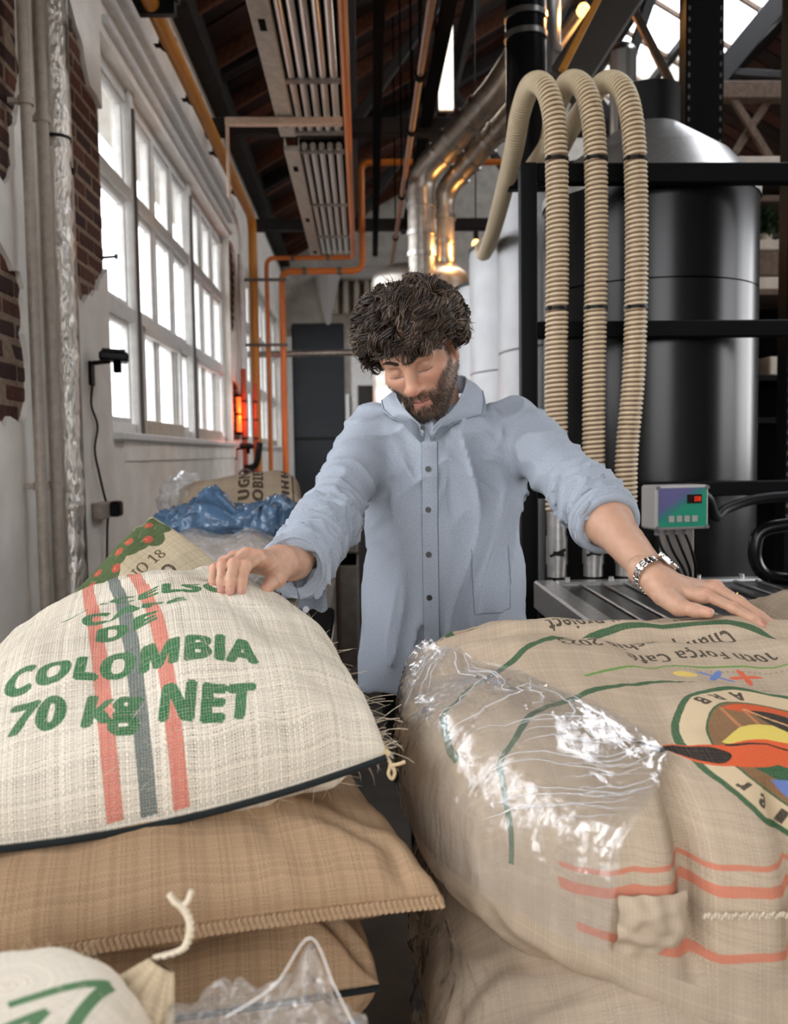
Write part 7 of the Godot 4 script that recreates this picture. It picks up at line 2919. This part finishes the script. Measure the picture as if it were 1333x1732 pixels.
func clothes(t: Node3D, sl: Vector3, sr: Vector3, el: Vector3, er: Vector3, wl: Vector3, wr: Vector3) -> void:
	var shirt := StandardMaterial3D.new()
	shirt.albedo_texture = noise_tex(0.09, [Color(0.56, 0.59, 0.63), Color(0.65, 0.675, 0.71)], 256, 3, 51)
	shirt.uv1_triplanar = true
	shirt.uv1_scale = Vector3(9, 9, 9)
	shirt.normal_enabled = true
	shirt.normal_texture = noise_normal(0.25, 5.0, 256, 2, 52)
	shirt.normal_scale = 0.25
	shirt.roughness = 0.9
	shirt.metallic_specular = 0.2
	shirt.rim_enabled = true
	shirt.rim = 0.25
	M.shirt = shirt
	var seam := flat_mat(Color(0.40, 0.44, 0.49), 0.9)
	var cut_l := el.lerp(wl, 0.93)
	var ax_l := (wl - el).normalized()
	var cut_r := er.lerp(wr, 0.40)
	var ax_r := (wr - er).normalized()
	var torso := func(p: Vector3) -> float:
		var y := p.y
		var k := clampf((y - 0.80) / 0.68, 0.0, 1.0)
		var cx := lerpf(0.176, 0.183, k)
		var cz := lerpf(-1.995, -1.985, k) + 0.012 * sin(k * PI)
		var a := 0.180 + 0.010 * cos(k * TAU) + 0.008 * k
		var dd := 0.122 + 0.012 * sin(k * PI)
		var q := Vector2((p.x - cx) / a, (p.z - cz) / dd)
		var l := q.length()
		var d := (l - 1.0) * 0.125 if l < 0.6 else l * (l - 1.0) / maxf(1e-4, Vector2(q.x / a, q.y / dd).length())
		# hem with shirt tails, slope of the shoulders
		var hem := 0.862 - 0.030 * pow(clampf((p.z + 2.0) / 0.12, -1, 1), 2.0) * (1.0 if p.z > -2.0 else 1.3) + 0.012 * ((p.x - 0.18) / 0.18)
		d = maxf(d, hem - y)
		var top := 1.468 - 0.30 * maxf(0.0, absf(p.x - 0.178) - 0.055) - 0.25 * maxf(0.0, p.z + 1.97)
		return -smin(-d, -(y - top) * 0.93, 0.05)
	var sleeve := func(p: Vector3) -> float:
		var d := smin(cap(p, sl, el, 0.065, 0.054), cap(p, el, wl, 0.054, 0.045), 0.03)
		d = smin(d, cap(p, el + Vector3(0.0, -0.014, -0.01), wl + Vector3(0.010, -0.022, 0), 0.048, 0.044), 0.03)
		d = maxf(d, (p - cut_l).dot(ax_l))
		d = maxf(d, -cap(p, cut_l - ax_l * 0.06 + Vector3(0.004, -0.010, 0), cut_l + ax_l * 0.05 + Vector3(0.005, -0.011, 0), 0.034, 0.042))
		var e := smin(cap(p, sr, er, 0.068, 0.058), cap(p, er, wr, 0.058, 0.056), 0.03)
		e = maxf(e, (p - cut_r).dot(ax_r))
		e = maxf(e, -cap(p, cut_r - ax_r * 0.05, cut_r + ax_r * 0.06, 0.043, 0.050))
		return minf(d, e)
	var f := func(p: Vector3) -> float:
		var a: float = torso.call(p)
		var s: float = sleeve.call(p)
		if minf(a, s) > 0.03:
			return minf(a, s) - 0.005
		var d := smin(a, s, 0.035)
		# drape of the body: mostly vertical, with slanting pulls near the arms
		var tor := clampf((s - a) / 0.05, 0, 1)
		var w := nz.get_noise_3d(p.x * 3.0, p.y * 2.0, p.z * 3.0) * 1.6
		var v1 := 1.0 - absf(nz.get_noise_3d(p.x * 11.0 + w * 0.5 + p.y * 1.2, p.y * 2.2, p.z * 7.0))
		var pull := 1.0 - absf(nz.get_noise_3d((p.x - 0.18) * 7.0 + (p.y - 1.35) * 9.0 * signf(p.x - 0.18), p.y * 5.0 - absf(p.x - 0.18) * 5.0, 3.0))
		var high := clampf((p.y - 1.12) / 0.2, 0, 1)
		d -= tor * (0.017 * (v1 * v1 * v1 - 0.4) + 0.010 * high * (pull * pull * pull - 0.4) + 0.007 * nz.get_noise_3d(p.x * 7, p.y * 5, p.z * 7))
		# sleeves: rings that slide along the arm, tight above the cuffs
		var arm := 1.0 - tor
		if arm > 0.0:
			var left := p.x < 0.17
			var o := sl if left else sr
			var m := el if left else er
			var e := wl if left else wr
			var along := 0.0
			var dir := (m - o).normalized()
			var dir2 := (e - m).normalized()
			var s1 := (p - o).dot(dir)
			var L1 := o.distance_to(m)
			along = s1 if s1 < L1 else L1 + (p - m).dot(dir2)
			var q := p - o - dir * s1
			var tight := clampf((along - L1 * 0.70) / 0.09, 0, 1)
			var wob := nz.get_noise_3d(p.x * 9, p.y * 9, p.z * 9) * 0.022 + q.y * 0.35
			var mask := 0.55 + 0.45 * nz.get_noise_3d(p.x * 14, p.y * 14, p.z * 14)
			var r1 := 1.0 - absf(nz.get_noise_3d(along * 26.0 + q.y * 9.0, q.x * 8.0, q.y * 8.0 + 4.0))
			var r2 := 1.0 - absf(nz.get_noise_3d(along * 46.0 - q.y * 12.0 + 9.0, q.x * 14.0, q.y * 14.0))
			d -= arm * tight * (0.0150 * (r1 * r1 * r1 - 0.35) + 0.0075 * mask * (r2 * r2 * r2 - 0.35))
			var big := 1.0 - absf(nz.get_noise_3d(p.x * 8.0 + along * 3.0, p.y * 8.0 - along * 7.0, p.z * 5.0))
			d -= arm * (1.0 - tight * 0.6) * 0.011 * (big * big * big - 0.4)
		return d
	var b := MB.new()
	b.field(f, Vector3(-0.22, 0.80, -2.16), Vector3(0.56, 1.53, -1.42), 0.0055, null, 1.9)
	var whole := t
	var sh_node := part(b, "shirt", shirt, t)
	t = sh_node
	# cuffs: a rolled band each
	b = MB.new()
	for k in 3:
		b.tube(ring(cut_r - ax_r * (0.004 + 0.011 * k) + Vector3(0.0, -0.004, 0.0), ax_r, 0.0545 + 0.003 * k, 40), 0.0085 - 0.001 * (k % 2), 10, false)
	part(b, "rolled_cuff", shirt, t)
	b = MB.new()
	var cp := PackedVector3Array()
	var rw := ax_l.cross(Vector3.UP).normalized()
	var ru := rw.cross(ax_l).normalized()
	for j in 4:
		for i in 41:
			var a := TAU * i / 40.0
			var rr: float = [0.043, 0.050, 0.051, 0.050][j]
			var c: Vector3 = cut_l + ax_l * float([-0.002, 0.004, 0.0, -0.02][j]) + Vector3(0.004, -0.010, 0)
			cp.append(c + rw * (cos(a) * rr) + ru * (sin(a) * rr * 1.08))
	b.grid(cp, 41, 4, false, PackedVector2Array(), PackedColorArray(), PackedVector2Array(), false)
	# the open cuff hanging down
	var ncuff := MB.new()
	var q := PackedVector3Array()
	for j in 14:
		for i in 10:
			var u := i / 9.0
			var v := j / 13.0
			var p := Vector3(-0.118, 1.150, -1.492).lerp(Vector3(-0.074, 1.175, -1.545), u)
			p += Vector3(0.004 + 0.006 * v, -0.075 * v + 0.010 * v * sin(u * 5.0), 0.010 * sin(u * 6.0 + v * 3.0) * (0.4 + v))
			q.append(p)
	ncuff.grid(q, 10, 14)
	ncuff.grid(q, 10, 14, false, PackedVector2Array(), PackedColorArray(), PackedVector2Array(), true)
	part(b, "cuff", shirt, t)
	part(ncuff, "open_cuff", shirt, t)
	var bt := flat_mat(Color(0.03, 0.03, 0.035), 0.35)
	b = MB.new()
	b.tube(PackedVector3Array([Vector3(-0.098, 1.100, -1.488), Vector3(-0.098, 1.101, -1.480)]), 0.0055, 14)
	part(b, "button", flat_mat(Color(0.75, 0.76, 0.78), 0.2), t)
	# placket, buttons, pocket laid on the front of the shirt
	var front := func(x: float, y: float) -> float:
		var z := -1.70
		for k in 80:
			var d: float = f.call(Vector3(x, y, z))
			if d < 0.0008:
				break
			z -= maxf(0.001, d * 0.6)
		return z
	b = MB.new()
	var pp := PackedVector3Array()
	var cols := [[-0.0165, -0.001], [-0.0155, 0.0026], [0.0, 0.003], [0.0155, 0.0026], [0.0165, -0.001]]
	var rows := 90
	for j in rows:
		var y := lerpf(0.850, 1.384, j / (rows - 1.0))
		var x := 0.1432 - 0.003 * sin((y - 0.85) * 5.0)
		var z0: float = front.call(x, y)
		for e in cols:
			pp.append(Vector3(x + e[0], y, maxf(z0, front.call(x + e[0], y)) + e[1]))
	b.grid(pp, 5, rows)
	part(b, "placket", shirt, t)
	for e in [4, 0]:
		b = MB.new()
		var ed := PackedVector3Array()
		for j in rows:
			ed.append(pp[j * 5 + e] + Vector3(0, 0, 0.0015))
		b.tube(ed, 0.0011 if e == 4 else 0.0007, 5)
		part(b, "placket_seam", seam, t)
	for y in [1.327, 1.242, 1.148, 1.057, 0.965]:
		b = MB.new()
		var x := 0.1395 - 0.003 * sin((y - 0.85) * 5.0)
		var z: float = front.call(x, y)
		b.tube(PackedVector3Array([Vector3(x, y, z + 0.002), Vector3(x, y, z + 0.0065)]), 0.0062, 16)
		part(b, "button", bt, t)
	b = MB.new()
	pp = PackedVector3Array()
	for j in 26:
		var y := lerpf(1.018, 1.158, j / 25.0)
		for i in 20:
			var x := lerpf(0.226, 0.312, i / 19.0) + (y - 1.158) * -0.05
			var edge := 0.0016 if i == 0 or i == 19 or j == 0 or j == 25 else 0.0032
			pp.append(Vector3(x, y, front.call(x, y) + edge))
	b.grid(pp, 20, 26)
	part(b, "pocket", shirt, t)
	b = MB.new()
	var pe := PackedVector3Array()
	for j in 26:
		pe.append(pp[(25 - j) * 20] + Vector3(0, 0, 0.001))
	for i in range(1, 20):
		pe.append(pp[i] + Vector3(0, 0, 0.001))
	for j in range(1, 26):
		pe.append(pp[j * 20 + 19] + Vector3(0, 0, 0.001))
	b.tube(pe, 0.0007, 5)
	part(b, "pocket_seam", seam, t)
	# collar: two leaves folded over the stand, their points lying on the shirt
	var leaves := [[[Vector3(0.1431, 1.4013, -1.858), Vector3(0.1611, 1.4242, -1.850), Vector3(0.1911, 1.4489, -1.865), Vector3(0.2179, 1.4855, -1.900), Vector3(0.2317, 1.5209, -1.955), Vector3(0.2205, 1.535, -2.030), Vector3(0.168, 1.535, -2.065)],
		[Vector3(0.1454, 1.3903, -1.852), Vector3(0.1920, 1.4209, -1.832), Vector3(0.2640, 1.4400, -1.845), Vector3(0.2724, 1.4704, -1.900), Vector3(0.2688, 1.4936, -1.960), Vector3(0.2500, 1.500, -2.050), Vector3(0.168, 1.495, -2.095)]],
		[[Vector3(0.1320, 1.4088, -1.858), Vector3(0.1131, 1.4272, -1.850), Vector3(0.0964, 1.4449, -1.860), Vector3(0.0822, 1.4667, -1.895), Vector3(0.0783, 1.4929, -1.950), Vector3(0.1073, 1.525, -2.030), Vector3(0.168, 1.535, -2.065)],
		[Vector3(0.1293, 1.3967, -1.852), Vector3(0.1051, 1.4205, -1.834), Vector3(0.0651, 1.4367, -1.845), Vector3(0.0480, 1.4549, -1.900), Vector3(0.0453, 1.4757, -1.960), Vector3(0.0851, 1.495, -2.050), Vector3(0.168, 1.495, -2.095)]]]
	for k in 2:
		for i in range(1, 4):
			var q0: Vector3 = leaves[k][1][i]
			leaves[k][1][i] = Vector3(q0.x, q0.y, clampf(front.call(q0.x, q0.y) + 0.010, q0.z - 0.05, q0.z + 0.01))
		var hi := spline(leaves[k][0], 8)
		var lo := PackedVector3Array()
		for i in hi.size():
			var a := i / 8
			var q0: Vector3 = leaves[k][1][a]
			lo.append(q0.lerp(leaves[k][1][mini(a + 1, 6)], (i % 8) / 8.0))
		var pts := PackedVector3Array()
		var n := hi.size()
		for j in 7:
			for i in n:
				var s := j / 6.0
				var p := hi[i].lerp(lo[i], s)
				var out := (hi[i] - Vector3(0.16, hi[i].y, -1.97)).normalized()
				p += out * (0.004 * sin(s * PI)) + Vector3(0, 0.003 * sin(s * PI), 0)
				pts.append(p)
		b = MB.new()
		b.grid(pts, n, 7, false, PackedVector2Array(), PackedColorArray(), PackedVector2Array(), k == 0)
		var inner := PackedVector3Array()
		for i in pts.size():
			var out := (pts[i] - Vector3(0.16, pts[i].y, -1.97)).normalized()
			inner.append(pts[i] - out * 0.003 - Vector3(0, 0.002, 0))
		b.grid(inner, n, 7, false, PackedVector2Array(), PackedColorArray(), PackedVector2Array(), k == 1)
		# stand below the fold
		var st := PackedVector3Array()
		for j in 3:
			for i in n:
				st.append(hi[i] + Vector3(0, -0.018 * j, 0) + (Vector3(0.16, hi[i].y, -1.97) - hi[i]).normalized() * (0.002 + 0.001 * j))
		b.grid(st, n, 3, false, PackedVector2Array(), PackedColorArray(), PackedVector2Array(), k == 0)
		b.grid(st, n, 3, false, PackedVector2Array(), PackedColorArray(), PackedVector2Array(), k == 1)
		var edge := PackedVector3Array()
		for i in n:
			edge.append(lo[i])
		b.tube(edge, 0.0018, 6)
		b.tube(hi, 0.0022, 6)
		part(b, "collar", shirt, t)
		b = MB.new()
		for i in n:
			edge[i] = lo[i].lerp(hi[i], 0.10) + (hi[i] - Vector3(0.16, hi[i].y, -1.97)).normalized() * 0.003
		b.tube(edge, 0.0008, 5)
		part(b, "collar_stitching", seam, t)
	b = MB.new()
	b.tube(PackedVector3Array([Vector3(0.128, 1.413, -1.856), Vector3(0.127, 1.413, -1.850)]), 0.005, 14)
	part(b, "button", bt, t)
	# trousers and shoes
	t = whole
	var tr := func(p: Vector3) -> float:
		var d := ell(p, Vector3(0.18, 0.83, -2.01), Vector3(0.135, 0.08, 0.085))
		d = smin(d, smin(cap(p, Vector3(0.113, 0.79, -2.01), Vector3(0.178, 0.46, -1.985), 0.078, 0.068), cap(p, Vector3(0.178, 0.46, -1.985), Vector3(0.195, 0.10, -2.02), 0.068, 0.055), 0.03), 0.03)
		d = smin(d, smin(cap(p, Vector3(0.250, 0.79, -2.01), Vector3(0.32, 0.46, -2.0), 0.078, 0.068), cap(p, Vector3(0.32, 0.46, -2.0), Vector3(0.335, 0.10, -2.03), 0.068, 0.055), 0.03), 0.02)
		d -= 0.006 * nz.get_noise_3d(p.x * 10, p.y * 6, p.z * 10) + 0.003 * nz.get_noise_3d(p.x * 20, p.y * 26, p.z * 20)
		return maxf(d, 0.06 - p.y)
	b = MB.new()
	b.field(tr, Vector3(-0.05, 0.03, -2.18), Vector3(0.45, 1.06, -1.86), 0.010)
	var trm := world_mat(Color(0.018, 0.02, 0.026), Color(0.04, 0.042, 0.05), 8.0, 0.1, 0.9)
	part(b, "trousers", trm, t)
	for x in [0.195, 0.335]:
		var sh := func(p: Vector3) -> float:
			var d := smin(ell(p, Vector3(x, 0.045, -1.93), Vector3(0.048, 0.048, 0.12)), cap(p, Vector3(x, 0.05, -2.04), Vector3(x, 0.09, -2.03), 0.045, 0.045), 0.04)
			return maxf(d, 0.004 - p.y)
		b = MB.new()
		b.field(sh, Vector3(x - 0.08, -0.01, -2.12), Vector3(x + 0.08, 0.16, -1.78), 0.008)
		part(b, "shoe", M.black, t)


func watch(t: Node3D) -> void:
	var c := Vector3(0.4835, 1.1490, -1.4540)
	var ax := (Vector3(0.4905, 1.1395, -1.4320) - Vector3(0.4760, 1.1582, -1.4800)).normalized()
	var up := Vector3(0.55, 0.75, -0.15)
	up = (up - ax * up.dot(ax)).normalized()
	var sd := ax.cross(up)
	var w := MB.new()
	var steel := flat_mat(Color(0.82, 0.81, 0.79), 0.2, 1.0)
	var n := 26
	for k in n:
		var a := TAU * k / n
		if absf(wrapf(a, -PI, PI)) < 0.5:
			continue
		var p := c + up * (cos(a) * 0.0300) + sd * (sin(a) * 0.0365)
		var nn := (up * (cos(a) * 0.0365) + sd * (sin(a) * 0.0300)).normalized()
		var tg := ax.cross(nn)
		for s in 3:
			w.box(Transform3D(Basis(ax, nn, ax.cross(nn)), p + ax * ((s - 1) * 0.0056) + tg * (0.0018 if s == 1 else 0.0)), Vector3(0.0052, 0.0032 if s != 1 else 0.0038, 0.0066), 0.0009)
	var wn := Node3D.new()
	wn.name = "wristwatch"
	t.add_child(wn)
	var man := t
	t = wn
	part(w, "bracelet", steel, t)
	var m := MB.new()
	var basis := Basis(sd, up, sd.cross(up))
	var o := c + up * 0.0285
	m.lathe(PackedVector2Array([Vector2(0.0165, 0.0), Vector2(0.0195, 0.003), Vector2(0.0195, 0.008), Vector2(0.0175, 0.010), Vector2(0.0160, 0.0102)]), 32, Transform3D(basis, o))
	for k in 24:
		var a := TAU * k / 24
		m.box(Transform3D(basis, o) * Transform3D(Basis(Vector3.UP, a), Vector3(sin(a), 0, cos(a)) * 0.0185 + Vector3(0, 0.009, 0)), Vector3(0.002, 0.003, 0.002), 0.0004)
	m.tube(PackedVector3Array([o + sd * 0.019 + up * 0.005, o + sd * 0.024 + up * 0.005]), 0.003, 10)
	part(m, "case", steel, t)
	m = MB.new()
	m.lathe(PackedVector2Array([Vector2(0.0160, 0.0095), Vector2(0.0, 0.0096)]), 28, Transform3D(basis, o))
	part(m, "dial", flat_mat(Color(0.03, 0.03, 0.035), 0.1), t)
	# thin ring on the ring finger
	t = man
	m = MB.new()
	var a := Vector3(0.5737, 1.1360, -1.4180)
	var b := Vector3(0.6044, 1.1150, -1.3990)
	m.tube(ring(a.lerp(b, 0.80), (b - a).normalized(), 0.0098, 20), 0.0016, 7, false)
	part(m, "finger_ring", flat_mat(Color(0.85, 0.70, 0.40), 0.25, 1.0), t)
